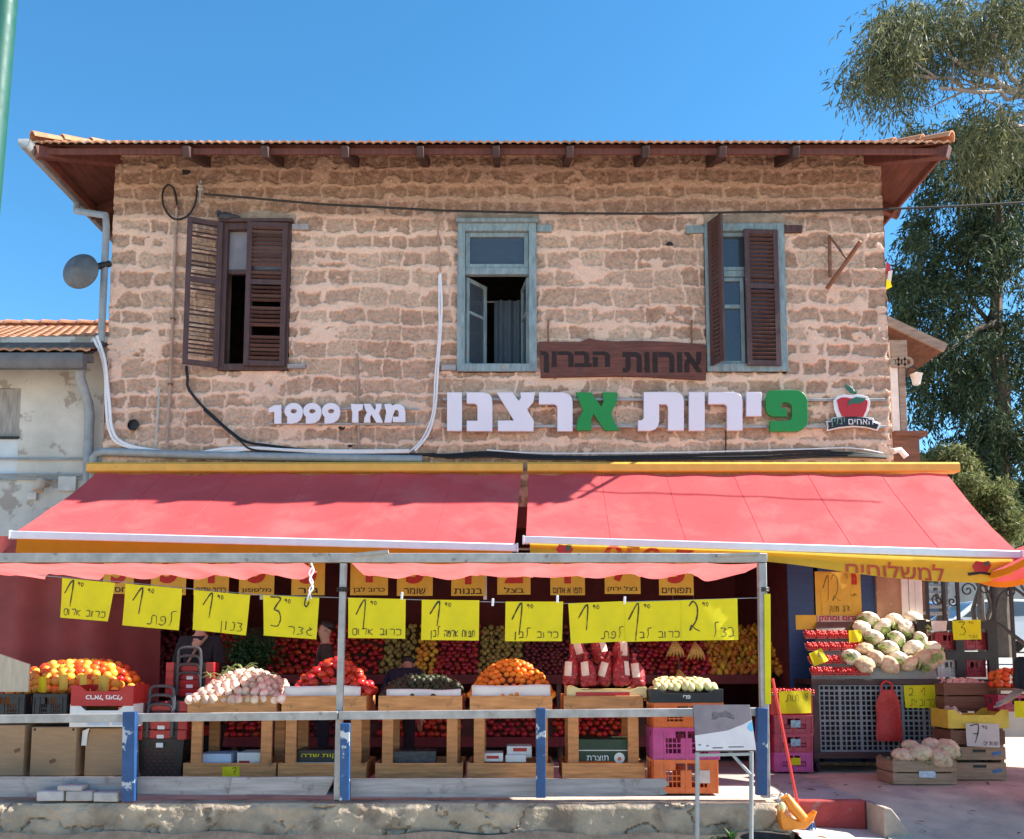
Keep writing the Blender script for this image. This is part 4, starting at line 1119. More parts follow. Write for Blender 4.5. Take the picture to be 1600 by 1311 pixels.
mb = MB(); mb.ball((C_X + .02, 8.2, -.14), (.10, .16, .22), 24, 14, lambda d: 1 + .10 * math.sin(9 * d.x + 4 * d.z) * math.cos(7 * d.y + 5 * d.z))
tag(mb.build('wall_end_stone', mat('sunlit_pale_stone', (.62, .58, .50), .9, .25, 5, .6, 25, worn=(.34, .28, .22), wscale=6, wlo=.55, whi=.65)), 'lumpy low wall end by the orange dustpan, sunlight painted into its pale colour', 'wall')  # pale base colour carries the sunlight falling on this corner
mb = MB()
mb.grid(lambda u, v: (-6.6 + (C_X + 6.6) * u, 7.80 + .2 * v + .05 * math.sin(20 * u), STREET_Z + .02 + .07 * v ** 2 + .015 * math.sin(60 * u) * v), 120, 4)
tag(mb.build('kerb_dirt', mat('dark_gutter_dirt', (.045, .038, .034), .95, .4, 6, .6, 30)), kind='structure')

frame = thing('stall_frame', (-.9, FY, 0), 'grey steel frame of two posts and a long top beam', 'frame')
mb = MB(); mb.bar(P(-60, 872, FY), P(1197, 872, FY), .085, .085); mb.build('top_beam', GALV, frame, bevel=.006)
mb = MB(); mb.bar(P(556, 867, FY - .06), P(607, 862, FY - .06), .05, .03); mb.build('clamp', GALV, frame)
mb = MB(); mb.bar(P(1120, 868, FY - .06), P(1186, 865, FY - .06), .05, .025); mb.build('clamp', GALV, frame)
mb = MB(); mb.bar(P(537, 880, FY), P(527, 1250, FY - .02), .06, .06, (0, 1, 0)); mb.build('post', GALV, frame, bevel=.006)
mb = MB(); mb.bar(P(1190, 880, FY), P(1196, 1246, FY - .02), .075, .075, (0, 1, 0)); mb.build('post', GALV, frame, bevel=.006)
mb = MB(); a, b = P(1199, 928, FY - .06), P(1200, 1100, FY - .06); mb.bar(a, b, .055, .006, (0, 1, 0)); mb.build('yellow_strip', PAPERY, frame)
for px in (535, 1193):
    mb = MB()
    for dz in (0, .015, .03): mb.tube([P(px, 924, FY) + Vector((.05 * math.cos(a), .05 * math.sin(a), dz)) for a in [R(k * 30) for k in range(13)]], .006, 5)
    mb.build('cord_wrap', BLACK, frame)
# railing
rail = thing('railing', (-1.0, FY - .08, 0), 'street railing of grey rails on blue posts with weathered boards', 'railing')
mb = MB(); mb.bar(P(-40, 1124, FY - .1), P(528, 1118, FY - .1), .055, .075); mb.build('hand_rail', GALV, rail, bevel=.005)
mb = MB(); mb.bar(P(530, 1118, FY - .1), P(1184, 1112, FY - .1), .055, .075); mb.build('hand_rail', GALV, rail, bevel=.005)
BLUEW = mat('chipped_blue_steel', (.012, .07, .20), .5, .2, 6, .15, 40, worn=(.46, .48, .50), wscale=4.0, wlo=.60, whi=.62)
for p0, p1, w, m in (((204, 1112), (202, 1252), .115, BLUEP), ((540, 1130), (539, 1250), .085, BLUEW), ((845, 1106), (845, 1246), .085, BLUEP), ((1190, 1106), (1189, 1242), .095, BLUEP)):
    mb = MB(); mb.bar(P(*p0, FY - .15), P(*p1, FY - .15), w, .07, (0, 1, 0)); mb.build('post', m, rail, bevel=.005)
for q in ([(-40, 1214), (190, 1214), (190, 1244), (-40, 1246)], [(214, 1214), (390, 1214), (385, 1243), (214, 1241)], [(362, 1215), (524, 1213), (509, 1243), (358, 1241)], [(548, 1217), (838, 1216), (838, 1246), (548, 1246)], [(852, 1217), (1040, 1217), (1046, 1226), (1036, 1232), (1044, 1240), (1030, 1243), (852, 1245)]):
    pts = [P(x, y, FY - .02 - (.03 if q[0][0] == 362 else 0)) for x, y in q]
    yy = pts[0].y
    mb = MB(); mb.prism([(p.x, p.z) for p in pts], yy, yy + .028); mb.build('skirt_board', GREYWOOD, rail, bevel=.003)
# loose pavers on the wall
PV = mat('grey_paver', (.36, .34, .33), .9, .2, 8, .4, 60, rnd=.2)
for i, (pa, pb, y0, y1, dz, lab) in enumerate(((60, 102, 1235, 1251, 0, 'grey paver block, leftmost of the three lying on the low wall'), (105, 147, 1235, 1251, 0, 'middle grey paver block lying on the low wall'), (148, 188, 1237, 1252, 0, 'grey paver block on low wall nearest the blue post'), (92, 132, 1226, 1235, 0, 'thin grey slab lying on top of the paver blocks'))):
    a, b = P(pa, y1, 8.13), P(pb, y0, 8.13)
    mb = MB(); mb.box(((a.x + b.x) / 2, 8.15, (a.z + b.z) / 2), (b.x - a.x, .12, b.z - a.z), (0, 0, R(random.uniform(-4, 4)))); tag(mb.build('paver', PV, bevel=.012), lab, 'paver')
# sagging cloth roof between the beam and the awnings
def swag(pa, pb, n, lab, seed):
    x0, x1 = P(pa, 872, FY).x, P(pb, 872, FY).x
    rr = random.Random(seed); amp = [rr.uniform(.7, 1.3) for _ in range(n + 1)]; pk = [rr.uniform(.38, .62) for _ in range(n + 1)]
    def fn(u, v):
        s = u * n; i = min(int(s), n - 1); f = s - i
        tri = f / pk[i] if f < pk[i] else (1 - f) / (1 - pk[i])
        z = 2.235 - .028 - .034 * amp[i] * (1 - (1 - tri) ** 1.6) * (.35 + .65 * v) - .035 * v - .02 * v * math.exp(-((f - .04) / .05) ** 2) - (.010 * math.sin(40 * u + 3 * v) * v)
        y = FY + .05 + (.72 + .22 * tri + .1 * math.sin(5 * s)) * v
        return Vector((x0 + (x1 - x0) * u, y, z))
    mb = MB(); mb.grid(fn, n * 14, 8)
    tag(mb.build('cloth_roof', SWAG), lab, 'cloth')
swag(-70, 472, 6, 'scalloped faded red cloth slung behind the beam, left stretch', 3)
swag(548, 1196, 7, 'scalloped faded red cloth slung behind the beam, right stretch', 8)
# street lamp column on the left, close to the camera
t = thing('lamp_post', P(-2, 1311, 4.6) * 1.0 + Vector((0, 0, -.8)), 'green painted steel lamp post at the left edge of photo', 'lamp post')
p0 = P(-100, 1290, 4.6); p0.z = STREET_Z
mb = MB(); mb.tube([p0, P(-32, 420, 4.6), P(8, -20, 4.6), P(35, -330, 4.6)], [.085, .075, .068, .062], 20); mb.build('column', mat('sea_green_paint', (.012, .080, .062), .5, .1, 5, .05, spec=.3), t)
t.location = p0; 
for ch in t.children: ch.data.transform(Matrix.Translation(-(p0 - (P(-2, 1311, 4.6) + Vector((0, 0, -.8))))))
# ================================================================ produce: one of each kind, copied
PROD = {}
def fruit_mat(name, col, rnd=.16, hue=.012, rough=.42, bump=.05, **k): return mat(name, col, rough, .14, 9, bump, 60, rnd=rnd, hue=hue, spec=.45, **k)
def proto_ball(name, r, m, fn=None, stem=None, n=14, k=9):
    mb = MB(); mb.ball((0, 0, 0), r, n, k, fn)
    mats = [m]
    if stem:
        mats.append(stem); mb.cm = 1
        rz = (r if not isinstance(r, tuple) else r[2])
        mb.lathe([(0, rz * .93), (rz * .16, rz * .95), (rz * .12, rz * 1.02), (0, rz * 1.06)], (0, 0, 0), 7)
    o = mb.build(name, mats, None, angle=60)
    COL.objects.unlink(o)
    return o
STEMG = mat('green_stem', (.06, .10, .02), .7, .2)
STEMB = mat('brown_stem', (.10, .06, .03), .8, .2)
M_TOM = fruit_mat('tomato_skin', (.50, .030, .016), rough=.3)
M_ORG = fruit_mat('mandarin_peel', (.72, .20, .012), bump=.12)
M_YEL = fruit_mat('yellow_orange_peel', (.76, .36, .04), .2, .02, bump=.1)
M_APP = fruit_mat('red_apple_skin', (.38, .022, .028), .25, .012, .32)
M_AVO = fruit_mat('avocado_skin', (.022, .036, .012), .3, .02, .5, .3)
M_ONI = fruit_mat('radish_skin', (.62, .40, .31), .3, .02, .5, worn=(.70, .60, .48), wscale=14, wlo=.48, whi=.6)
M_PEAR = fruit_mat('pear_skin', (.36, .27, .07), .25, .02)
M_PLUM = fruit_mat('dark_plum_skin', (.16, .022, .03), .3, .02)
M_GUAVA = fruit_mat('pale_guava_skin', (.60, .55, .25), .15, .02)
M_CAUL = fruit_mat('cauliflower_head', (.82, .77, .60), .10, .008, .8, .9, worn=(.62, .54, .36), wscale=26, wlo=.56, whi=.66)
M_CAULD = fruit_mat('tan_cauliflower_head', (.68, .49, .32), .14, .012, .8, .9, worn=(.46, .30, .17), wscale=26, wlo=.54, whi=.66)
M_LEAF = mat('pale_green_leaf', (.30, .38, .13), .6, .3, 12, .2, trans=.25, rnd=.2)
M_GOURD = mat('striped_gourd', (.42, .38, .18), .5, .2, 5, .1)
round_fn = lambda d: 1 - .07 * max(0, d.z) ** 6 - .05 * max(0, -d.z) ** 6
apple_fn = lambda d: (1 - .16 * max(0, d.z) ** 8 - .10 * max(0, -d.z) ** 6) * (1 + .03 * math.cos(5 * math.atan2(d.y, d.x)) * (-d.z))
PROD['tomato'] = proto_ball('tomato', (.043, .043, .037), M_TOM, round_fn, STEMG)
PROD['mandarin'] = proto_ball('mandarin', (.034, .034, .030), M_ORG, round_fn, STEMG)
PROD['orange'] = proto_ball('orange', .043, M_YEL, round_fn, STEMG)
PROD['persimmon'] = proto_ball('persimmon', (.045, .045, .038), fruit_mat('persimmon_skin', (.68, .10, .012), .15, .015, .35), round_fn, STEMG)
PROD['apple'] = proto_ball('apple', (.042, .042, .040), M_APP, apple_fn, STEMB)
PROD['avocado'] = proto_ball('avocado', (.038, .038, .058), M_AVO, lambda d: 1 - .22 * max(0, d.z), STEMB)
PROD['radish'] = proto_ball('radish', (.040, .040, .052), M_ONI, lambda d: 1 - .3 * max(0, -d.z) ** 3, mat('white_root', (.72, .66, .55), .7, .1))
PROD['pear'] = proto_ball('pear', (.038, .038, .052), M_PEAR, lambda d: 1 - .30 * max(0, d.z), STEMB)
PROD['plum'] = proto_ball('plum', .032, M_PLUM, round_fn, STEMB)
PROD['guava'] = proto_ball('guava', (.036, .036, .042), M_GUAVA, lambda d: 1 + .04 * math.sin(9 * d.x), STEMG)
PROD['yellow_fruit'] = proto_ball('yellow_fruit', (.040, .040, .075), fruit_mat('mango_skin', (.56, .28, .03), .3, .04), lambda d: 1 - .15 * d.x, STEMB)
def caul(name, m, nl=4):
    rr = random.Random(4)
    dirs = [Vector((rr.gauss(0, 1), rr.gauss(0, 1), abs(rr.gauss(0, 1)) + .15)).normalized() for _ in range(64)]
    def fn(d):
        q = max(d.dot(e) for e in dirs)
        return .80 + .24 * max(0, (q - .90) / .10) ** .7 + .03 * math.sin(40 * d.x) * math.sin(37 * d.y) if d.z > -.3 else .8
    mb = MB(); mb.ball((0, 0, 0), (.122, .122, .102), 44, 28, fn)
    o = mb.build(name, m, None, angle=70); COL.objects.unlink(o)
    lf = MB()
    for k in range(nl):
        a = k * 1.55 + .3 * rr.random(); h = rr.uniform(.3, .8)
        def f(u, v, a=a, h=h):
            w = (u - .5) * 1.15 * math.sin(math.pi * min(1, .25 + v * .75)) ** .7
            r = .085 + .055 * math.sin(v * 2.2) + .01 * math.cos(9 * u)
            return Vector((r * math.cos(a + w), r * math.sin(a + w), -.085 + .15 * v * h + .012 * math.sin(12 * u)))
        lf.grid(f, 6, 6)
    l = lf.build('leaves', M_LEAF, None, angle=80); COL.objects.unlink(l); l.parent = o
    return o
PROD['cauliflower'] = caul('cauliflower', M_CAUL)
PROD['tan_cauliflower'] = caul('cauliflower', M_CAULD, 2)
def put(kind, p, label, cat, group, scale=1.0, rot=None):
    src = PROD[kind]
    o = src.copy(); COL.objects.link(o); o.name = cat.replace(' ', '_')
    for ch in src.children:
        c = ch.copy(); COL.objects.link(c); c.parent = o
    o.location = p
    o.rotation_euler = rot or (random.uniform(-.7, .7), random.uniform(-.7, .7), random.uniform(0, 6.28))
    s = scale * random.uniform(.86, 1.12); o.scale = (s * random.uniform(.95, 1.05), s, s * random.uniform(.93, 1.06))
    return tag(o, label, cat, group)
def heap(kind, x0, x1, y0, y1, z0, H, pitch, label, cat, group, p=2.2, q=1.3, scale=1.0, mix=None, front=.0):
    """fruit laid over a mound standing on z0"""
    n = 0; y = y0; row = 0
    while y <= y1 + 1e-6:
        x = x0 + (pitch / 2 if row % 2 else 0)
        while x <= x1 + 1e-6:
            a = abs(2 * (x - x0) / (x1 - x0) - 1); b = (y - y0) / max(y1 - y0, 1e-6)
            hh = H * max(0, 1 - a ** p) ** (1 / q) * (front + (1 - front) * min(1, b * 1.6) ** .8)
            k = kind; lab, ct, gr = label, cat, group
            if mix:
                k, lab, ct, gr = mix(a * (1 if x > (x0 + x1) / 2 else -1), b, random.random())
            put(k, (x + random.uniform(-.2, .2) * pitch, y + random.uniform(-.2, .2) * pitch, z0 + hh + random.uniform(-.06, .10) * pitch), lab, ct, gr, scale)
            n += 1; x += pitch
        y += pitch * .82; row += 1
    return n

# ---------------------------------------------------------------- handwriting and price cards
HW = {
 'כ': [[(0, 1), (.7, 1), (.92, .8), (.92, .2), (.7, 0), (0, 0)]], 'ר': [[(0, 1), (.65, 1), (.9, .75), (.8, 0)]], 'ו': [[(.5, 1), (.5, 0)]],
 'ב': [[(0, 1), (.7, .95), (.72, .1), (0, 0), (1, .02)]], 'א': [[(.1, 1), (.05, 0)], [(.1, .5), (.9, 0)], [(.95, 1), (.2, .55)]],
 'ד': [[(0, 1), (.95, 1), (.7, 0)]], 'ם': [[(.1, .9), (.9, 1), (.85, 0), (.15, .05), (.1, .9)]], 'מ': [[(0, 0), (.25, 1), (.5, .5)], [(.45, 1), (.9, .7), (.85, 0), (.45, 0)]],
 'ל': [[(1, 1.75), (.4, 1.6), (.45, .6), (.2, 0)]], 'פ': [[(0, .1), (.5, 0), (.9, .4), (.7, 1), (.2, .9), (.3, .5), (.55, .55)]], 'ת': [[(-.5, 0), (.1, .08), (.22, 1), (.8, .95), (.88, 0)]],
 'צ': [[(0, 1), (.8, .9), (.5, .55), (.85, .3), (.6, 0), (0, 0)]], 'נ': [[(.4, 1), (.75, .9), (.7, .1), (.05, 0)]], 'ן': [[(.5, 1), (.45, -.5)]],
 'ג': [[(.85, .9), (.15, .5), (.4, 0), (.95, 0)], [(.5, 1.1), (.7, .7)]], 'ז': [[(.2, 1), (.85, .9), (.55, .5), (.85, .2), (0, -.1)]], 'ח': [[(.05, 0), (.1, 1), (.85, 1), (.9, 0)]],
 'ה': [[(0, 1), (.9, 1), (.85, 0)], [(.15, .55), (.1, 0)]], 'י': [[(.5, 1), (.45, .55)]], 'ש': [[(0, 1), (.2, 0), (.9, .2), (.95, 1)], [(.5, 1), (.45, .2)]], 'ק': [[(0, 1), (.85, .95), (.5, .2)], [(.1, .5), (.1, -.5)]],
 'ט': [[(.3, 1), (.05, .9), (.1, .05), (.85, 0), (.9, .9), (.6, 1)]], 'ס': [[(.5, 1), (.05, .5), (.5, 0), (.95, .5), (.5, 1)]], ' ': [],
 '1': [[(0, .5), (.8, 1), (.62, 0)]], '2': [[(.1, .85), (.45, 1), (.8, .8), (.7, .4), (.15, .05), (.3, .22), (.6, .1), (1, .02)]], '3': [[(0, 1), (.9, .97), (.35, .6), (.75, .52), (.92, .25), (.6, .02), (0, .04)]],
 '7': [[(0, .95), (.95, 1), (.5, 0)], [(.3, .5), (.85, .52)]], '9': [[(.8, .8), (.4, 1), (.15, .7), (.5, .5), (.8, .8), (.7, 0)]], '0': [[(.5, 1), (.1, .5), (.5, 0), (.9, .5), (.5, 1)]],
 '5': [[(.9, 1), (.2, 1), (.15, .6), (.7, .6), (.85, .25), (.5, 0), (.05, .1)]], '8': [[(.5, .5), (.15, .8), (.5, 1), (.85, .8), (.5, .5), (.1, .2), (.5, 0), (.9, .2), (.5, .5)]],
}
def curve2(pts, n=5):
    v = smooth([Vector((p[0], p[1], 0)) for p in pts], n) if len(pts) > 2 else [Vector((*p, 0)) for p in pts]
    return [(q.x, q.y) for q in v]
def card(name, corners, writing, label, cat, m, Y, parent=None, ink=INK, bulge=.02, group=None, tilt=0.0):
    """sheet hung by its corners (tl, tr, br, bl in photo pixels at depth Y); writing = [(text, u, v, height, glyph width, stroke)]"""
    tl, tr, br, bl = [P(x, y, Y) for x, y in corners]
    dv = Vector((0, tilt, 0))
    def S(u, v, out=0):
        p = (bl * (1 - u) + br * u) * (1 - v) + (tl * (1 - u) + tr * u) * v
        return p + Vector((0, -bulge * 4 * u * (1 - u) * (.4 + .6 * (1 - v)) + .3 * bulge * math.sin(7 * u + 3 * v) - out, 0)) - dv * (1 - v)
    t = thing(name, (tl + tr) / 2, label, cat, group) if parent is None else parent
    mb = MB(); mb.grid(S, 10, 8); sh = mb.build('sheet', m, t, angle=80)
    w = (tr - tl).length; h = (tl - bl).length
    for s, u0, v0, hh, gw, st in writing:
        mb = MB()
        rtl = any('א' <= ch <= 'ת' for ch in s)
        x = u0
        for ch in s:
            if ch == ' ' and mb.v:
                mb.build('handwriting', ink, t, smooth=False); mb = MB()
            for stroke in HW.get(ch, []):
                pts = [(x + (-(1 - a) * gw if rtl else a * gw), v0 + b * hh + random.uniform(-.006, .006)) for a, b in curve2(stroke)]
                for i in range(len(pts) - 1):
                    (ua, va), (ub, vb) = pts[i], pts[i + 1]
                    du, dv_ = (ub - ua) * w, (vb - va) * h; L_ = math.hypot(du, dv_) or 1e-6
                    s2_ = st * (.75 + .5 * random.random()) / 2
                    s2_ *= .55 + .45 * min(1, (len(pts) - i) / (len(pts) * .6))
                    nx_, nz_ = -dv_ / L_ * s2_ / w, du / L_ * s2_ / h
                    ex, ez_ = du / L_ * s2_ * .5 / w, dv_ / L_ * s2_ * .5 / h
                    mb.add([S(ua - ex + nx_, va - ez_ + nz_, .004), S(ua - ex - nx_, va - ez_ - nz_, .004), S(ub + ex - nx_, vb + ez_ - nz_, .004), S(ub + ex + nx_, vb + ez_ + nz_, .004)], [(0, 1, 2, 3)])
            x += (-1 if rtl else 1) * gw * (1.25 if ch not in 'וןי' else .8)
        if mb.v: mb.build('handwriting', ink, t, smooth=False)
    return t, S
SM = .006
def price(corners, dig, cents, word, label, Y=FY - .03, dx=(.22, .06), dh=.62, wh=.14, wu=.93, m=PAPERY, gw=.085, big=.0125, grp='yellow price cards hung along the stall beam'):
    wr = [(dig, dx[0], .96 - dh - dx[1], dh, .20 if len(dig) == 1 else .17, big), (cents, dx[0] + .20 * len(dig) + .05, .83, .10, .05, SM), (word, wu, .09, wh, gw, .0075)]
    return card('price_card', corners, wr, label, 'price card', m, Y, group=grp)
price([(97, 903), (180, 911), (168, 971), (94, 965)], '1', '90', 'כרוב אדום', 'yellow price card reading 1 90, leftmost on the beam, red cabbage written small', dx=(.07, .0), dh=.66)
price([(196, 912), (285, 920), (279, 985), (191, 977)], '1', '90', 'לפת', 'yellow price card 1 90 for turnip above the stacked shopping baskets', dx=(.16, .03), gw=.12, wh=.2)
price([(303, 922), (391, 930), (384, 993), (301, 984)], '1', '90', 'צנון', 'yellow price card 1 90 for radish above the pink radishes', dx=(.18, .0), gw=.10, wh=.2)
price([(411, 930), (499, 934), (494, 999), (412, 993)], '3', '90', 'גזר', 'yellow price card reading 3 90 with a hook hanging across it', dx=(.14, .0), dh=.72, gw=.13, wh=.17)
price([(544, 934), (634, 936), (633, 998), (544, 997)], '1', '90', 'כרוב אדום', 'yellow price card reading 1 90 just right of the thin grey post', dx=(.14, .0), dh=.74)
price([(659, 937), (749, 938), (748, 1001), (658, 1000)], '1', '90', 'תפוח אדמה לבן', 'yellow price card 1 90 with long potato wording above the avocados', dx=(.15, .0), dh=.62, gw=.05)
price([(790, 940), (880, 940), (878, 1002), (789, 1002)], '1', '90', 'כרוב לבן', 'yellow price card 1 90 for white cabbage above the mandarins', dx=(.12, .0), dh=.80)
price([(888, 943), (980, 939), (980, 1002), (892, 1006)], '1', '90', 'לפת', 'yellow price card 1 90 for turnip, first of three touching cards', dx=(.16, .02), gw=.10, wh=.16, Y=FY - .028)
price([(977, 941), (1068, 938), (1068, 1001), (977, 1003)], '1', '90', 'כרוב לבן', 'yellow price card 1 90, middle one of three touching cards', dx=(.06, .0), dh=.80, Y=FY - .036)
price([(1064, 938), (1152, 935), (1154, 1000), (1065, 1001)], '2', '90', 'בצל', 'yellow price card reading 2 90 for onion beside the right post', dx=(.12, .0), dh=.75, gw=.11, wh=.2, Y=FY - .044)
# the line the cards hang from, with pegs and the hook
mb = MB(); mb.tube([P(60, 899, FY), P(186, 909, FY), P(300, 920, FY), P(400, 929, FY), P(533, 934, FY), P(650, 937, FY), P(785, 941, FY), P(890, 943, FY), P(1060, 938, FY), P(1186, 934, FY)], .0035, 5)
tag(mb.build('card_line', GREYPAINT), 'thin line carrying the yellow price cards across the stall', 'line')
for px, py, lab in ((628, 931, 'small white peg on the card right of the thin post'), (770, 941, 'double white clip on the line between two cards'), (871, 936, 'small white peg at the corner of the white cabbage card'), (976, 938, 'pale peg where first and second touching cards meet')):
    mb = MB(); mb.box(P(px, py, FY - .05), (.022, .012, .07), (0, R(random.uniform(-8, 8)), 0)); tag(mb.build('clothes_peg', WHITEP, bevel=.003), lab, 'peg')
t = thing('hanging_hook', P(487, 882, FY + .02), 'twisted pale wire hook hanging from the beam over the 3 90 card', 'hook')
mb = MB(); mb.tube(smooth([P(x, y, FY - .06) for x, y in ((486, 880), (490, 892), (484, 905), (489, 918), (483, 928), (480, 938))], 5), .009, 6); mb.tube(smooth([P(x, y, FY - .075) for x, y in ((489, 884), (483, 896), (489, 910), (483, 922), (487, 936))], 5), .006, 6); mb.build('twisted_wire', WHITEP, t)
mb = MB(); mb.tube(smooth([P(x, y, FY - .07) for x, y in ((478, 934), (476, 944), (479, 948), (483, 940))], 5), .007, 6); mb.build('hook', DKIRON, t)

# yellow and red printed signs hung further in
BY = 10.55
for x0, x1, yb, dig, word in ((160, 208, 928, '5', 'חסה'), (235, 290, 930, '5', 'פלפלים'), (302, 357, 930, '1', 'כרוב אדום'), (373, 428, 930, '5', 'מלפפון'), (455, 507, 930, '5', 'גזר'), (547, 606, 930, '1', 'כרוב לבן'), (620, 676, 931, '5', 'שומר'), (705, 758, 931, '1', 'בננות'), (777, 829, 929, '2', 'בצל'), (860, 914, 930, '1', 'תפו"א אדום'), (945, 1001, 928, '7', 'בצל ירוק'), (1030, 1084, 930, '5', 'תפוחים')):
    a, b = P(x0, yb, BY), P(x1, yb, BY); w = b.x - a.x; h = w * 1.25
    eng = {'חסה': 'lettuce', 'פלפלים': 'peppers', 'כרוב אדום': 'red cabbage', 'מלפפון': 'cucumber', 'גזר': 'carrot', 'כרוב לבן': 'white cabbage', 'שומר': 'fennel', 'בננות': 'bananas', 'בצל': 'onion', 'תפו"א אדום': 'red potatoes', 'בצל ירוק': 'green onion', 'תפוחים': 'apples'}[word]
    t = thing('printed_price_sign', ((a.x + b.x) / 2, BY, a.z + h), f'golden printed sign with a big red {dig} and the Hebrew word for {eng}', 'price sign', 'golden printed signs hung under the awning')
    mb = MB(); mb.span((a.x, BY, a.z), (b.x, BY + .006, a.z + h)); mb.build('board', PAPERO, t)
    mb = MB(); text_into(mb, dig, ((a.x + b.x) / 2, BY - .003, a.z + h * .60), .3, .001, .012, height=h * .66, heb=False); mb.build('numeral', REDT, t)
    mb = MB(); text_into(mb, word, ((a.x + b.x) / 2, BY - .003, a.z + h * .11), .1, .001, .001, width=w * (.84 if len(word) > 4 else .6), height=h * .13); mb.build('lettering', BLACKT, t)
mb = MB(); z_ = P(600, 930, BY).z + .5
mb.tube([(WX0 + .1, BY + .03, z_ + .06), (PIER0, BY + .03, z_ + .06)], .015, 6); tag(mb.build('sign_rail', GALV), 'thin rail under the awning carrying the golden signs', 'rail')
for px, lab in ((409, 'thin white upright between the cucumber and carrot signs'), (758, 'thin white upright beside the onion sign')):
    mb = MB(); mb.bar(P(px, 872, BY + .05), P(px, 937, BY + .05), .04, .03, (0, 1, 0)); tag(mb.build('white_upright', WHITEC), lab, 'post')

# ================================================================ wooden stands
def stand(x0, x1, label, Y=8.74, depth=.60, top=.945):
    t = thing('wooden_stand', ((x0 + x1) / 2, Y + depth / 2, 0), label, 'stand', 'wooden produce stands in a row behind the railing')
    w = x1 - x0
    mb = MB(); th = .022
    zb, zt_ = top - .175, top
    mb.span((x0, Y, zb), (x1, Y + th, zt_)); mb.span((x0, Y + depth - th, zb), (x1, Y + depth, zt_)); mb.span((x0, Y + th, zb), (x0 + th, Y + depth - th, zt_)); mb.span((x1 - th, Y + th, zb), (x1, Y + depth - th, zt_))
    mb.span((x0 + th, Y + th, zb + .01), (x1 - th, Y + depth - th, zb + .03))
    mb.build('top_tray', WOODX, t, bevel=.003)
    mb = MB(); z0, z1 = .125, .295
    mb.span((x0 - .02, Y - .006, z0), (x1 + .01, Y + th - .006, z1)); mb.span((x0, Y + depth - th, z0), (x1, Y + depth, z1)); mb.span((x0 - .02, Y + th - .004, z0), (x0, Y + depth, z1)); mb.span((x1 - .012, Y + th - .004, z0), (x1 + .01, Y + depth, z1))
    mb.span((x0, Y + th, z0 + .02), (x1 - .012, Y + depth - th, z0 + .04))
    mb.build('bottom_tray', WOODX, t, bevel=.003)
    for lx in (x0 + .04, x1 - .15):
        for ly in (Y + th + .002, Y + depth - th - .05):
            mb = MB(); mb.span((lx, ly, 0), (lx + .105, ly + .045, zb + .005 + .05)); mb.build('leg', WOOD, t, bevel=.003)
    return t
X = lambda px, Y=8.74, py=1100: P(px, py, Y).x
ST = [(293, 432), (440, 572), (591, 722), (734, 863), (881, 1005)]
SL = ['wooden stand heaped with pink and white radishes', 'wooden stand with red tomatoes behind the thin grey post', 'wooden stand with dark green avocados in the middle of the row', 'wooden stand with the tall heap of orange mandarins', 'wooden stand with red netted apples at the right of the row']
for (a, b), l in zip(ST, SL): stand(X(a), X(b), l)
SX = [(X(a), X(b)) for a, b in ST]
TZ = .945
# radishes
a, b = SX[0]
heap('radish', a + .0, b + .06, 8.76, 9.28, TZ - .04, .25, .084, 'pink and white radish heaped on the first wooden stand', 'radish', 'radishes heaped on a wooden stand', 2.0, 1.25, 1.1)
mb = MB()
for k in range(26):
    x, y = random.uniform(a + .1, b - .1), random.uniform(8.85, 9.2); z = TZ + .12 + .16 * (1 - abs(2 * (x - a) / (b - a) - 1))
    d = Vector((random.uniform(-1, 1), random.uniform(-.3, .3), random.uniform(-.1, .4))) * .16
    mb.tube([(x, y, z), Vector((x, y, z + .03)) + d * .5, Vector((x, y, z)) + d], [.006, .005, .002], 5)
tag(mb.build('radish_stalks', M_LEAF), 'thin green stalks lying across the heap of radishes', 'stalks', kind='stuff')
# tomatoes on stand 2
a, b = SX[1]
heap('tomato', a + .04, b + .0, 8.84, 9.3, TZ + .03, .31, .098, 'big red tomato on the stand behind the thin post', 'tomato', 'tomatoes heaped behind the thin grey post', 1.6, 1.1, 1.2)
# avocados
a, b = SX[2]
heap('avocado', a + .02, b - .02, 8.82, 9.3, TZ - .01, .17, .075, 'dark green avocado heaped on the middle stand', 'avocado', 'avocados heaped on the middle stand', 2.5, 1.4)
# mandarins
a, b = SX[3]
heap('mandarin', a - .0, b + .02, 8.82, 9.3, TZ + .0, .33, .066, 'orange mandarin in the tall heap behind the railing', 'mandarin', 'mandarins in the tall heap', 2.0, 1.15, 1.05)
# paper liners folded over the tray fronts
for (a, b), (ya, yb), (p0, p1), lab in ((SX[1], (1072, 1087), (443, 563), 'white card liner in the tray of tomatoes'), (SX[2], (1077, 1086), (603, 720), 'crumpled white card liner in the tray of avocados'), (SX[3], (1071, 1088), (737, 860), 'white card liner bent upward in front of the mandarins')):
    p, q = P(p0, yb, 8.755), P(p1, ya, 8.755)
    mb = MB(); 
    mb.grid(lambda u, v: (p.x + (q.x - p.x) * u, 8.77 - .012 * math.sin(9 * u) + .02 * v, TZ - .06 + (q.z - TZ + .06) * v * (1 + .06 * math.sin(7 * u + p0) * (1 if u > .6 else .3))), 24, 5)
    o = mb.build('card_liner', WHITEC); s_ = o.modifiers.new('t', 'SOLIDIFY'); s_.thickness = .004
    tag(o, lab, 'liner')
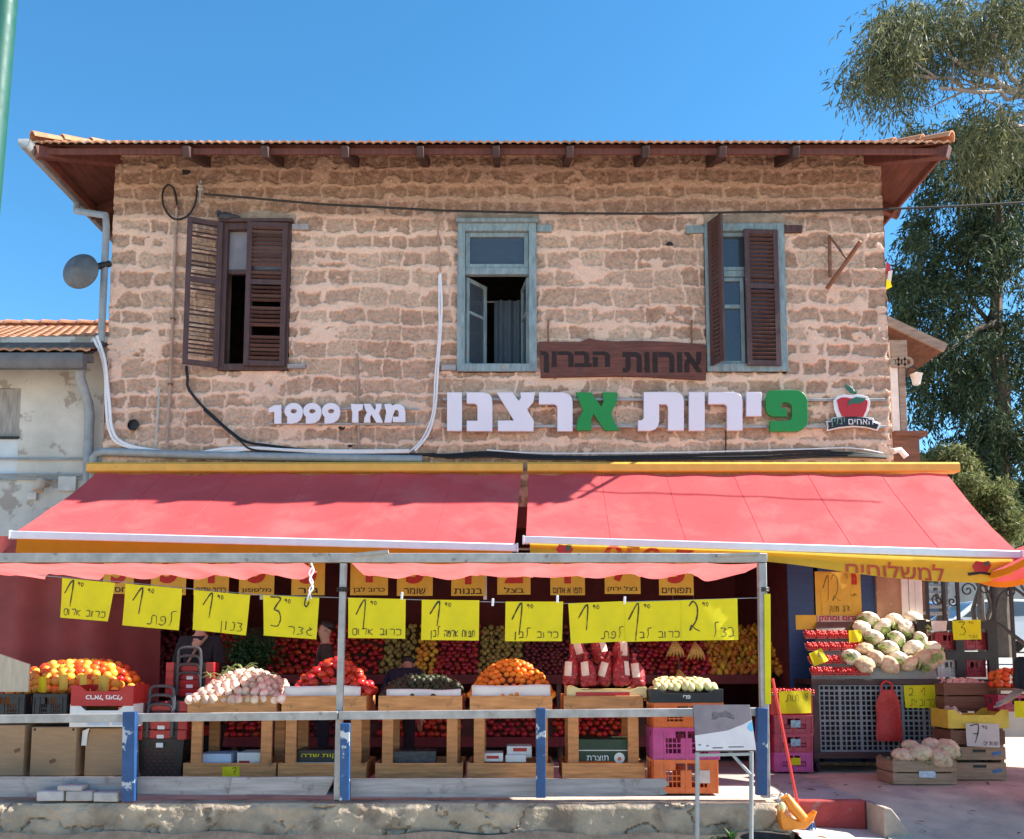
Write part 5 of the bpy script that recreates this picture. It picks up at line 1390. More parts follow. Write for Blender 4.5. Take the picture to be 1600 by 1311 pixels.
# red net bags on stand 5
NETM = mat('red_net', (.30, .018, .024), .5, .35, 26, .6, 60, worn=(.52, .14, .13), wscale=34, wlo=.58, whi=.64)
LABELM = mat('pale_bag_label', (.66, .50, .42), .6, .2, 9, .05)
mb = MB()
rr = random.Random(5)
for zz in (-.10, -.04, .02, .075):
    nb = 4 if zz < .05 else 2
    for k in range(nb):
        a_ = 6.28 * k / nb + zz * 9; q = .040 if nb == 4 else .026
        mb.ball((q * math.cos(a_), q * math.sin(a_), zz + rr.uniform(-.008, .008)), rr.uniform(.036, .041), 10, 8)
mb.lathe([(.03, -.135), (.068, -.10), (.077, -.03), (.07, .05), (.04, .11), (.02, .135)], (0, 0, 0), 14)
mb.tube([(0, 0, .12), (0, 0, .17), (.01, 0, .20)], [.025, .014, .03], 8)
netbag = mb.build('net_bag', NETM, None, angle=80); COL.objects.unlink(netbag)
mb = MB(); mb.grid(lambda u, v: (.078 * math.sin(-.45 + .9 * u), -.074 * math.cos(-.45 + .9 * u) - .004, -.05 + .14 * v), 6, 4); lb = mb.build('bag_label', LABELM, None); COL.objects.unlink(lb); lb.parent = netbag
a, b = SX[4]
spots = [(893, 1049, 0, 8.88), (918, 1051, 1, 8.84), (945, 1050, 2, 8.90), (970, 1050, 3, 8.84), (994, 1053, 4, 8.90), (903, 1018, 5, 9.02), (936, 1013, 6, 9.04), (970, 1018, 7, 9.02)]
bl_ = ['in the front row, farthest from the right post', 'in the front row, second from its end', 'in the middle of the front row', 'in the front row, fourth along', 'at the front beside the pale tray corner', 'at the back above the dark stall gap', 'at the back in the middle', 'at the back nearest the bananas']
for px, py, k, y in spots:
    o = netbag if k == 0 else netbag.copy()
    if k: 
        c = lb.copy(); COL.objects.link(c); c.parent = o
    else: COL.objects.link(lb)
    COL.objects.link(o)
    p = P(px, py, y); o.location = p; o.rotation_euler = (random.uniform(-.3, .1), random.uniform(-.3, .3), random.uniform(-.9, .9)); o.scale = (1.12, 1.12, 1.02)
    tag(o, 'red net bag of apples ' + bl_[k], 'net bag', 'net bags of apples on the right stand')
def tray(name, x0, x1, y0, y1, z0, z1, m, label, cat, corner=None, group=None):
    """printed carton tray with raised corners and a lower front"""
    t = thing(name, ((x0 + x1) / 2, (y0 + y1) / 2, z0), label, cat, group)
    th = .012; h = z1 - z0; mb = MB()
    prof = [(x0, z0), (x1, z0), (x1, z1), (x1 - .08, z1), (x1 - .15, z0 + h * .72), (x0 + .15, z0 + h * .72), (x0 + .08, z1), (x0, z1)]
    mb.prism(prof, y0, y0 + th); mb.prism(prof, y1 - th, y1)
    mb.span((x0, y0 + th, z0), (x0 + th, y1 - th, z1)); mb.span((x1 - th, y0 + th, z0), (x1, y1 - th, z1)); mb.span((x0 + th, y0 + th, z0 + .003), (x1 - th, y1 - th, z0 + .015))
    mb.build('carton', m, t, bevel=.002)
    return t
YC = mat('pale_yellow_carton', (.66, .52, .26), .7, .1, 6, .05)
t = tray('carton_tray', X(886, 8.78), X(1010, 8.78), 8.765, 9.2, TZ - .02, TZ + .085, YC, 'pale yellow carton tray under the red net bags', 'tray')
mb = MB(); mb.span((X(900, 8.76), 8.758, TZ - .005), (X(984, 8.76), 8.763, TZ + .035)); mb.build('red_band', REDC, t)

# things lying in the lower trays
def carton(name, px0, px1, py0, py1, Y, d, m, label, cat='carton', rot=0, extra=None):
    a, b = P(px0, py1, Y), P(px1, py0, Y)
    t = thing(name, ((a.x + b.x) / 2, Y + d / 2, a.z), label, cat)
    mb = MB(); mb.box(((a.x + b.x) / 2, Y + d / 2, (a.z + b.z) / 2), (b.x - a.x, d, b.z - a.z), (0, 0, R(rot))); mb.build('box', m, t, bevel=.004)
    if extra: extra(t, a, b, Y)
    return t
def band(m, fx0, fx1, fz0, fz1, name='printed_band'):
    def f(t, a, b, Y):
        mb = MB(); w, h = b.x - a.x, b.z - a.z
        mb.span((a.x + w * fx0, Y - .004, a.z + h * fz0), (a.x + w * fx1, Y - .001, a.z + h * fz1)); mb.build(name, m, t)
    return f
BLUSH = mat('bluish_card', (.42, .50, .62), .6, .1, 5, .05)
carton('folded_carton', 310, 360, 1178, 1194, 8.82, .3, BLUSH, 'flat bluish white carton lying in the radish stand', rot=2)
carton('folded_carton', 370, 407, 1176, 1194, 8.86, .3, WHITEC, 'white carton with a red mark in the radish stand', extra=band(REDC, .1, .55, .05, .3))
def zuk(t, a, b, Y):
    mb = MB(); text_into(mb, 'ירקות שדה', ((a.x + b.x) / 2, Y - .004, (a.z + b.z) / 2 + .01), .1, .001, .001, width=(b.x - a.x) * .8, height=.045); mb.build('lettering', PAPERY, t)
    mb = MB(); mb.span((a.x + .01, Y - .004, a.z + .003), (b.x - .01, Y - .001, a.z + .018)); mb.build('white_edge', WHITEC, t)
carton('black_carton', 462, 548, 1172, 1194, 8.82, .35, BLACKP, 'black carton with yellow Hebrew lettering inside a stand', extra=zuk)
carton('folded_carton', 752, 786, 1177, 1190, 8.80, .25, WHITEC, 'small white carton with red band, lying alone', extra=band(REDC, .25, .8, .35, .7))
carton('folded_carton', 792, 831, 1166, 1184, 8.86, .25, WHITEC, 'upper white carton with red band in the mandarin stand', extra=band(REDC, .25, .8, .55, .85))
carton('folded_carton', 790, 822, 1180, 1191, 8.80, .2, WHITEC, 'plain white carton flap lowest in the mandarin stand')
carton('plastic_bag_heap', 606, 680, 1174, 1196, 8.84, .3, mat('dark_plastic_bag', (.05, .052, .055), .3, .4, 14, .6, 20, dist=.03), 'dark plastic wrapped bundle lying in the avocado stand', 'bundle', 3)
def greenbox(t, a, b, Y):
    mb = MB(); w, h = b.x - a.x, b.z - a.z
    text_into(mb, 'תוצרת', (a.x + w * .40, Y - .004, a.z + h * .16), .1, .001, .001, width=w * .36, height=h * .22); mb.build('lettering', WHITET, t)
    mb = MB(); mb.lathe([(0, 0), (h * .24, 0)], (a.x + w * .76, Y - .004, a.z + h * .16), 24, (0, -1, 0)); mb.build('white_disc', WHITET, t)
    mb = MB(); mb.lathe([(0, 0), (h * .09, 0)], (a.x + w * .76, Y - .006, a.z + h * .12), 16, (0, -1, 0)); mb.build('orange_dot', ORANGEC, t)
    mb = MB(); mb.span((a.x, Y - .003, a.z + h * .48), (b.x, Y - .001, a.z + h * .52)); mb.build('pale_line', WHITEC, t)
carton('dark_green_carton', 896, 990, 1155, 1190, 8.82, .3, mat('dark_green_card', (.016, .045, .022), .5, .3, 4, .05), 'dark green carton with white print in the right stand', extra=greenbox)
card('price_card', [(347, 1198), (374, 1197), (374, 1214), (347, 1215)], [('7', .62, .25, .6, .2, .006)], 'small yellow card on the bottom tray under the radishes', 'price card', PAPERY, 8.72)

# ================================================================ crates
def plastic_crate(x0, x1, y0, y1, z0, z1, m, label, group=None, name='plastic_crate'):
    t = thing(name, ((x0 + x1) / 2, (y0 + y1) / 2, z0), label, 'crate', group)
    w, h, d = x1 - x0, z1 - z0, y1 - y0; th = .012
    mb = MB()
    mb.span((x0, y0, z0), (x1, y1, z0 + .012))
    def side(a0, a1, fixed, axis):
        S = (lambda u0, u1, w0, w1, o0, o1: mb.span((u0, fixed + o0, w0), (u1, fixed + o1, w1))) if axis == 'x' else (lambda u0, u1, w0, w1, o0, o1: mb.span((fixed + o0, u0, w0), (fixed + o1, u1, w1)))
        L_ = a1 - a0
        S(a0, a1, z0 + .012, z0 + .06, 0, th); S(a0, a1, z1 - .035, z1, -.008, th)
        S(a0, a0 + L_ * .16, z0 + .06, z1 - .035, 0, th); S(a1 - L_ * .16, a1, z0 + .06, z1 - .035, 0, th)
        S(a0 + L_ * .42, a0 + L_ * .58, z0 + .06, z1 - .10, 0, th)
        for f in (.16, .58):
            n = 4
            for k in range(n + 1):
                u = a0 + L_ * f + L_ * .26 * k / n
                S(u - .004, u + .004, z0 + .06, z1 - .10 if True else z1, 0.001, th - .001)
            for k in range(1, 3):
                zz_ = z0 + .06 + (h - .16) * k / 3
                S(a0 + L_ * f, a0 + L_ * (f + .26), zz_ - .006, zz_ + .006, .002, th - .002)
        S(a0 + L_ * .16, a0 + L_ * .34, z1 - .10, z1 - .035, 0, th); S(a1 - L_ * .34, a1 - L_ * .16, z1 - .10, z1 - .035, 0, th)
        for u in (a0 + .004, a0 + L_ * .17, a0 + L_ * .5, a1 - L_ * .17, a1 - .016):
            S(u - .006 if u > a0 + .01 else a0, u + .012, z0, z1 - .02, -.007, 0)
    side(x0, x1, y0, 'x'); side(x0, x1, y1 - th, 'x'); side(y0 + th, y1 - th, x0, 'y'); side(y0 + th, y1 - th, x1 - th, 'y')
    mb.build('shell', m, t, bevel=.0015)
    return t
def crate_px(px0, px1, py0, py1, Y, d, m, label, group=None):
    a, b = P(px0, py1, Y), P(px1, py0, Y)
    return plastic_crate(a.x, b.x, Y, Y + d, a.z, b.z, m, label, group), a, b
G = 'plastic crates stacked beside the right stand'
t, a, b = crate_px(1022, 1122, 1187, 1240, 8.62, .42, ORANGEC, 'orange plastic crate at the bottom of the stack behind the info stand', G)
mb = MB(); mb.span((P(1066, 0, 8.6).x, 8.606, P(0, 1224, 8.6).z), (P(1084, 0, 8.6).x, 8.61, P(0, 1204, 8.6).z)); mb.build('paper_label', mat('torn_label', (.5, .42, .38), .8, .3), t)
crate_px(1021, 1124, 1137, 1187, 8.62, .42, PINKC, 'magenta plastic crate in the middle of the stack', G)
crate_px(1022, 1130, 1098, 1137, 8.62, .42, ORANGEC, 'orange plastic crate on top of the magenta one', G)
a, b = P(1016, 1098, 8.6), P(1130, 1080, 8.6)
t = tray('carton_tray', a.x, b.x, 8.6, 9.02, a.z, b.z + .02, BLACKP, 'black carton tray of pale guavas on the crate stack', 'tray')
mb = MB(); text_into(mb, 'GUAVA'[:0] or 'פרי', ((a.x + b.x) / 2, 8.597, a.z + .055), .1, .001, .002, width=.07); mb.build('lettering', WHITET, t)
heap('guava', a.x + .06, b.x - .06, 8.66, 8.95, a.z + .10, .10, .072, 'pale green guava in the black tray', 'guava', 'guavas in the black tray', 6, 2, 1.1, front=.5)

# ---------------------------------------------------------------- left end of the stall
mb = MB(); pts = [P(x, y, 8.62) for x, y in ((-60, 1008), (0, 1022), (46, 1038), (44, 1081), (-60, 1081))]
mb.prism([(p.x, p.z) for p in pts], 8.62, 8.645); 
t = thing('fruit_bin', (X(0, 8.9), 8.95, 0), 'wooden fruit bin with a pale side board at the left end', 'bin')
mb.build('side_board', mat('pale_plywood', (.44, .37, .28), .8, .15, 4, .15, 30, stretch=(9, 1, 1)), t, bevel=.003)
mb = MB(); mb.span((X(-80), 8.9, .78), (X(172), 9.5, .80)); mb.span((X(-80), 8.9, .80), (X(172), 8.92, .93)); mb.build('shelf', WOODX, t)
for px in (44, 168):
    mb = MB(); mb.span((X(px) - .03, 8.9, 0), (X(px) + .03, 8.95, .80)); mb.build('leg', WOOD, t)
mb = MB(); mb.span((X(-80), 9.44, 0), (X(172), 9.46, .78)); mb.build('back_panel', DARKIN, t)
def leftmix(a, b, r):
    if r < .22 + .5 * max(0, a): return ('persimmon', 'orange red persimmon in the fruit bin at the left', 'persimmon', 'persimmons in the left bin') if r < .4 else ('tomato', 'red tomato in the fruit bin at the left', 'tomato', 'tomatoes in the left bin')
    return ('orange', 'yellow orange in the fruit bin at the left', 'orange', 'oranges in the left bin')
heap('orange', X(-30), X(176), 8.95, 9.55, .86, .40, .088, '', '', '', 3.2, 1.5, 1.12, mix=lambda a, b, r: leftmix(a, b, r * (1.25 if b < .5 else .7)), front=.35)
for px, py, w, lab in ((66, 1066, 11, 'small green yellow tag hanging under the left fruit bin'), (99, 1062, 12, 'first of three small golden tags under the left fruit bin'), (130, 1062, 10, 'small golden tag, second under the left fruit bin'), (162, 1064, 14, 'largest golden tag under the left fruit bin')):
    card('price_tag', [(px - w * .6, py - 9), (px + w * .6, py - 8), (px + w * .5, py + 16), (px - w * .6, py + 15)], [], lab, 'price tag', PAPERY if px == 66 else PAPERO, 8.87)
for a, b, lab in ((-30, 40, 'black plastic crate under the pale board at the far left'), (50, 106, 'black plastic crate beside the red printed carton')):
    crate_px(a, b, 1084, 1130, 8.66, .3, BLACKP, lab)
def cardboard(px0, px1, py0, py1, Y, label, mark=None, d=.32):
    def ex(t, a, b, Y_):
        w, h = b.x - a.x, b.z - a.z
        mb = MB()
        for fx in (.07, .93):
            mb.lathe([(0, 0), (.013, 0)], (a.x + w * fx, Y_ - .003, a.z + h * .95), 10, (0, -1, 0))
        mb.cm = 0; mb.build('hand_hole', BLACKT, t)
        if mark:
            mb = MB(); mb.box((a.x + w * mark[0], Y_ - .003, a.z + h * mark[1]), (.06, .002, .035), (0, R(-20), 0)); mb.build('printed_mark', mat('brown_print', (.16, .07, .04), .8), t)
        mb = MB(); mb.span((a.x + w * .005, Y_ - .003, a.z + h * .985), (b.x - w * .005, Y_ - .001, b.z)); mb.build('flap_edge', mat('card_edge', (.24, .15, .085), .9), t)
    return carton('cardboard_box', px0, px1, py0, py1, Y, d, CARDB, label, 'box', random.uniform(-1.5, 1.5), None if False else ex)
cardboard(-70, 40, 1133, 1212, 8.60, 'brown cardboard box cut by the left edge', (.9, .5))
cardboard(46, 120, 1136, 1212, 8.60, 'brown cardboard box with a small printed mark, standing in the middle', (.5, .3))
cardboard(131, 206, 1138, 1212, 8.66, 'brown cardboard box nearest the blue post with torn white tape')
mb = MB(); pts = [P(x, y, 8.645) for x, y in ((129, 1142), (140, 1138), (137, 1147), (135, 1165), (127, 1165))]; mb.add(pts, [(0, 1, 2, 3, 4)]); tag(mb.build('tape_strip', WHITEC), 'torn white tape on the box by the blue post', 'tape')
a, b = P(108, 1136, 8.58), P(209, 1100, 8.58)
t = tray('carton_tray', a.x, b.x, 8.58, 8.95, a.z, b.z, WHITEC, 'white carton tray with blue print under the red one', 'tray')
mb = MB(); w = b.x - a.x; mb.span((a.x + w * .28, 8.574, a.z + .015), (a.x + w * .62, 8.578, a.z + .04)); mb.span((a.x + w * .68, 8.574, a.z + .02), (a.x + w * .86, 8.578, a.z + .06)); mb.build('blue_print', BLUSH, t)
a, b = P(110, 1103, 8.57), P(209, 1071, 8.57)
t = tray('carton_tray', a.x, b.x, 8.57, 8.94, a.z, b.z, REDC, 'red printed carton tray turned upside down on the white one', 'tray')
mb = MB(); text_into(mb, 'כראל מיכלי', ((a.x + b.x) / 2 + .02, 8.567, (a.z + b.z) / 2 - .02), .1, .001, .002, width=(b.x - a.x) * .58, height=.05, rot=math.pi); mb.build('lettering', WHITET, t)

# ---------------------------------------------------------------- rolling shopping baskets, nested
RIMR = plastic('red_basket_plastic', (.38, .018, .020)); HANDLE = plastic('grey_black_handle', (.045, .05, .06))
mb = MB(); bt = thing('shopping_basket', (0, 0, 0), '', 'basket')
def ring_box(mb, w0, d0, w1, d1, z0, z1, th=.012):
    for s in (-1, 1):
        mb.add([(s * w0, -d0, z0), (s * w0, d0, z0), (s * w1, d1, z1), (s * w1, -d1, z1), (s * (w0 - th), -d0 + th, z0), (s * (w0 - th), d0 - th, z0), (s * (w1 - th), d1 - th, z1), (s * (w1 - th), -d1 + th, z1)], [(0, 1, 2, 3), (7, 6, 5, 4), (3, 2, 6, 7), (0, 4, 5, 1)])
        mb.add([(-w0, s * d0, z0), (w0, s * d0, z0), (w1, s * d1, z1), (-w1, s * d1, z1), (-w0 + th, s * (d0 - th), z0), (w0 - th, s * (d0 - th), z0), (w1 - th, s * (d1 - th), z1), (-w1 + th, s * (d1 - th), z1)], [(0, 1, 2, 3), (7, 6, 5, 4), (3, 2, 6, 7), (0, 4, 5, 1)])
ring_box(mb, .19, .15, .235, .19, .05, .50); mb.span((-.19, -.15, .05), (.19, .15, .062)); mb.build('body', BLACKP, bt)
mb = MB()
for i in range(11):
    for j in range(9):
        if (i + j) % 2 == 0:
            z = .10 + j * .036; x = -.15 + i * .03; mb.box((x, -.150 - .089 * (z - .05) - .003, z), (.012, .004, .016), (0, R(45), 0))
mb.build('red_hole_pattern', mat('dull_red_mesh', (.17, .02, .025), .6), bt)
mb = MB(); ring_box(mb, .245, .20, .255, .21, .50, .59, .025); mb.build('rim', BLACKP, bt, bevel=.006)
for sx in (-1, 1):
    mb = MB(); mb.box((sx * .215, -.206, .545), (.085, .016, .105)); mb.box((sx * .256, -.14, .545), (.014, .13, .105)); mb.build('red_corner', RIMR, bt, bevel=.004)
mb = MB(); ring_box(mb, .10, .203, .115, .214, .505, .585, .01); mb.build('latch_plate', RIMR, bt, bevel=.004)
mb = MB(); mb.tube(smooth([Vector(p) for p in ((-.12, -.215, .52), (-.12, -.225, .66), (-.10, -.228, .74), (0, -.228, .755), (.10, -.228, .74), (.12, -.225, .66), (.12, -.215, .52))], 5), .016, 8); mb.build('handle', HANDLE, bt)
for s in (-1, 1):
    mb = MB(); mb.lathe([(0, -.012), (.045, -.012), (.05, 0), (.045, .012), (0, .012)], (s * .16, .13, .05), 14, (1, 0, 0)); mb.build('wheel', BLACK, bt)
mb = MB(); mb.box((0, -.206, .44), (.07, .004, .045)); mb.build('white_tag', WHITEP, bt, bevel=.002)
bx_, by_ = P(252, 1150, 8.85).x, 9.02
labs = ['lowest black and red shopping basket of the front stack', 'shopping basket nested second in the front stack', 'shopping basket nested third in the front stack', 'top shopping basket of the front stack']
for k, l in enumerate(labs):
    o = bt if k == 0 else copy_tree(bt)
    o.location = (bx_ + .004 * k, by_, .02 + k * .088); tag(o, l, 'basket', 'nested rolling shopping baskets')
for k in range(5):
    o = copy_tree(bt); o.location = (bx_ + .10, by_ + .52, .02 + .088 * k + (.30 if k else 0)); o.rotation_euler = (0, 0, R(-4))
    tag(o, ['lowest basket of the rear stack, behind the front baskets', 'second basket up in the rear stack', 'third basket up in the rear stack', 'fourth basket up in the rear stack', 'topmost basket of the rear stack with tall handle'][k], 'basket', 'nested rolling shopping baskets')
# ================================================================ inside the shop: sloping fruit racks
RACK = mat('dark_rack_timber', (.10, .06, .04), .8, .3, 4, .2)
def rack_run(x0, x1, y0, y1, z0, z1, name, label):
    t = thing(name, ((x0 + x1) / 2, (y0 + y1) / 2, 0), label, 'rack')
    mb = MB(); mb.add([(x0, y0, z0 - .03), (x1, y0, z0 - .03), (x1, y1, z1 - .03), (x0, y1, z1 - .03), (x0, y0, z0 - .06), (x1, y0, z0 - .06), (x1, y1, z1 - .06), (x0, y1, z1 - .06)], [(0, 1, 2, 3), (7, 6, 5, 4), (0, 4, 5, 1), (1, 5, 6, 2), (3, 2, 6, 7), (0, 3, 7, 4)]); mb.build('shelf', RACK, t)
    mb = MB(); mb.span((x0, y0 - .02, z0 - .10), (x1, y0, z0 + .02)); mb.build('front_board', MAROON, t)
    n = max(2, int((x1 - x0) / 1.2))
    for i in range(n + 1):
        x = x0 + (x1 - x0) * i / n
        mb = MB(); mb.span((x - .03, y0 + .02, 0), (x + .03, y0 + .08, z0 - .04)); mb.build('leg', RACK, t)
    return t
RX0, RX1 = WX0 + .3, PIER0 - .15
rack_run(RX0, RX1, 11.75, 12.7, 1.08, 1.80, 'fruit_rack', 'long sloping upper fruit rack inside the shop')
rack_run(RX0, RX1, 11.35, 11.95, .30, .70, 'fruit_rack', 'long sloping lower fruit rack inside the shop')
def bank(kind, px0, px1, y0, y1, z0, z1, pitch, label, cat, group, scale=1.0, keep=1.0):
    Ym = (y0 + y1) / 2
    x0, x1 = P(px0, 1030, Ym).x, P(px1, 1030, Ym).x
    y = y0; row = 0; ny = max(2, int(math.hypot(y1 - y0, z1 - z0) / (pitch * .86)))
    for j in range(ny):
        v = j / (ny - 1)
        x = x0 + (pitch / 2 if j % 2 else 0)
        while x < x1:
            if random.random() < keep:
                put(kind, (x + random.uniform(-.22, .22) * pitch, y0 + (y1 - y0) * v + random.uniform(-.22, .22) * pitch, z0 + (z1 - z0) * v + random.uniform(-.05, .4) * pitch), label, cat, group, scale)
            x += pitch
UP = (11.8, 12.6, 1.12, 1.74); LO = (11.4, 11.9, .34, .68)
bank('plum', 150, 248, *UP, .10, 'dark red pepper on the upper rack at the far left inside', 'pepper', 'dark red peppers inside the shop', 1.5)
bank('tomato', 334, 372, *UP, .088, 'tomato on the upper rack left of the leafy greens', 'tomato', 'tomatoes left of the greens')
bank('tomato', 428, 466, *UP, .088, 'tomato on the upper rack right of the leafy greens', 'tomato', 'tomatoes right of the greens')
bank('tomato', 545, 600, *UP, .10, 'tomato on the upper rack behind the avocado stand', 'tomato', 'tomatoes behind the avocados')
bank('orange', 655, 684, *UP, .088, 'orange on the upper rack left of the red apples', 'orange', 'oranges in the narrow rack bay')
bank('apple', 686, 748, *UP, .086, 'red apple on the upper rack between oranges and pears', 'apple', 'red apples on the upper rack')
bank('pear', 752, 818, *UP, .084, 'brownish green pear on the upper rack behind mandarins', 'pear', 'pears on the upper rack')
bank('pear', 604, 650, *UP, .09, 'brownish green pear behind the bending shopper', 'pear', 'pears behind the bending shopper')
bank('plum', 252, 330, *UP, .095, 'dark red pepper on the upper rack behind the shopping baskets', 'pepper', 'dark red peppers behind the baskets', 1.45)
bank('tomato', 470, 542, *UP, .105, 'red fruit of unclear kind on the upper rack behind the thin grey post', 'unclear_fruit', 'unclear red fruits behind the thin post', 1.2)  # red fruit of unclear kind, built from enlarged tomato copies
bank('plum', 888, 996, *UP, .09, 'dark red fruit of unclear kind on the upper rack behind the net bags', 'unidentified_fruit', 'unclear dark red fruits behind the net bags', 1.3)  # dark red fruit of unclear kind, built from plum copies
bank('tomato', 600, 720, *LO, .105, 'red fruit of unclear kind on the lower rack seen through the avocado stand', 'unclear_fruit', 'unclear red fruits seen through the avocado stand', 1.2)  # tomato copies stand in for red fruit of unclear kind
bank('plum', 822, 884, *UP, .074, 'dark plum on the upper rack behind the netted apples', 'plum', 'plums on the upper rack', 1.1)
bank('apple', 1000, 1100, *UP, .088, 'red apple on the upper rack below the bananas', 'apple', 'red apples below the bananas')
bank('yellow_fruit', 1104, 1200, *UP, .092, 'ripe yellow mango on the upper rack near the right post', 'mango', 'mangoes near the right post')
bank('orange', 1204, 1250, *UP, .088, 'orange on the upper rack behind the right post', 'orange', 'oranges behind the right post')
bank('tomato', 336, 420, *LO, .09, 'tomato on the lower rack seen through the first stand', 'tomato', 'tomatoes seen through the first stand')
bank('plum', 455, 560, *LO, .085, 'dark plum on the lower rack seen through the second stand', 'plum', 'plums seen through the second stand', 1.15)
bank('apple', 756, 838, *LO, .09, 'red fruit of unclear kind on the lower rack seen through the mandarin stand', 'unidentified_fruit', 'unclear red fruits seen through the mandarin stand')  # kind of fruit unclear here; apple copies stand in
bank('tomato', 866, 985, *LO, .09, 'tomato on the lower rack seen through the right stand', 'tomato', 'tomatoes seen through the right stand')
# leafy greens, bananas
mb = MB()
c0 = P(391, 1022, 11.7)
rr = random.Random(3)
for k in range(1500):
    a = Vector((rr.gauss(0, .17), rr.gauss(0, .12), rr.gauss(0, .11)))
    p = c0 + a; d = Vector((rr.gauss(0, 1), rr.gauss(0, 1), rr.gauss(.4, 1))).normalized() * .055; s_ = d.cross(Vector((rr.gauss(0, 1), rr.gauss(0, 1), rr.gauss(0, 1)))).normalized() * .016
    mb.add([p, p + d * .5 + s_, p + d, p + d * .5 - s_], [(0, 1, 2, 3)])
tag(mb.build('herb_heap', mat('dark_herbs', (.03, .085, .022), .6, .4, 20, .1), smooth=False), 'heap of dark green leafy herbs inside the shop', 'herbs', kind='stuff')
BAN = mat('banana_skin', (.60, .36, .09), .5, .2, 9, .05)
def bananas(px, py, label):
    t = thing('banana_bunch', P(px, py, 11.6), label, 'bananas')
    c = P(px, py, 11.6); mb = MB()
    for k in range(6):
        a = R(-42 + 17 * k)
        pts = [c + Vector((math.sin(a) * .19 * s - .02 * math.sin(a) * s * s, -.05 - .10 * math.sin(math.pi * s * .8), -.22 * s)) for s in (0, .2, .4, .6, .8, 1)]
        mb.tube(pts, [.008, .019, .022, .022, .018, .006], 7)
    mb.build('fruit_hand', BAN, t)
    mb = MB(); mb.tube([c + Vector((0, -.04, -.02)), c + Vector((0, -.03, .12))], .014, 6); mb.build('stalk', STEMB, t)
    mb = MB(); mb.tube([c + Vector((0, -.03, .11)), c + Vector((0, -.03, .9))], .003, 4); mb.build('string', GREYPAINT, t)
bananas(1052, 1000, 'bunch of bananas hanging inside, nearer the netted apples'); bananas(1084, 1004, 'bunch of bananas hanging inside, nearer the right post'); bananas(1060, 1046, 'lower bunch of bananas inside the shop above the guavas')
# tarpaulin on the left
mb = MB(); a, b = P(-60, 1060, 10.2), P(205, 862, 10.2)
mb.grid(lambda u, v: (a.x + (b.x - a.x) * u, 10.2 + .9 * u * u + .05 * math.sin(14 * u + 2 * v) + .02 * math.sin(33 * u), .55 + (2.75 - .55) * v - .02 * math.sin(9 * u)), 50, 14)
tag(mb.build('tarpaulin', mat('maroon_tarpaulin', (.30, .055, .05), .6, .18, 3, .15, 30, trans=.15)), 'dull maroon tarpaulin hung behind the left fruit bin', 'tarpaulin')

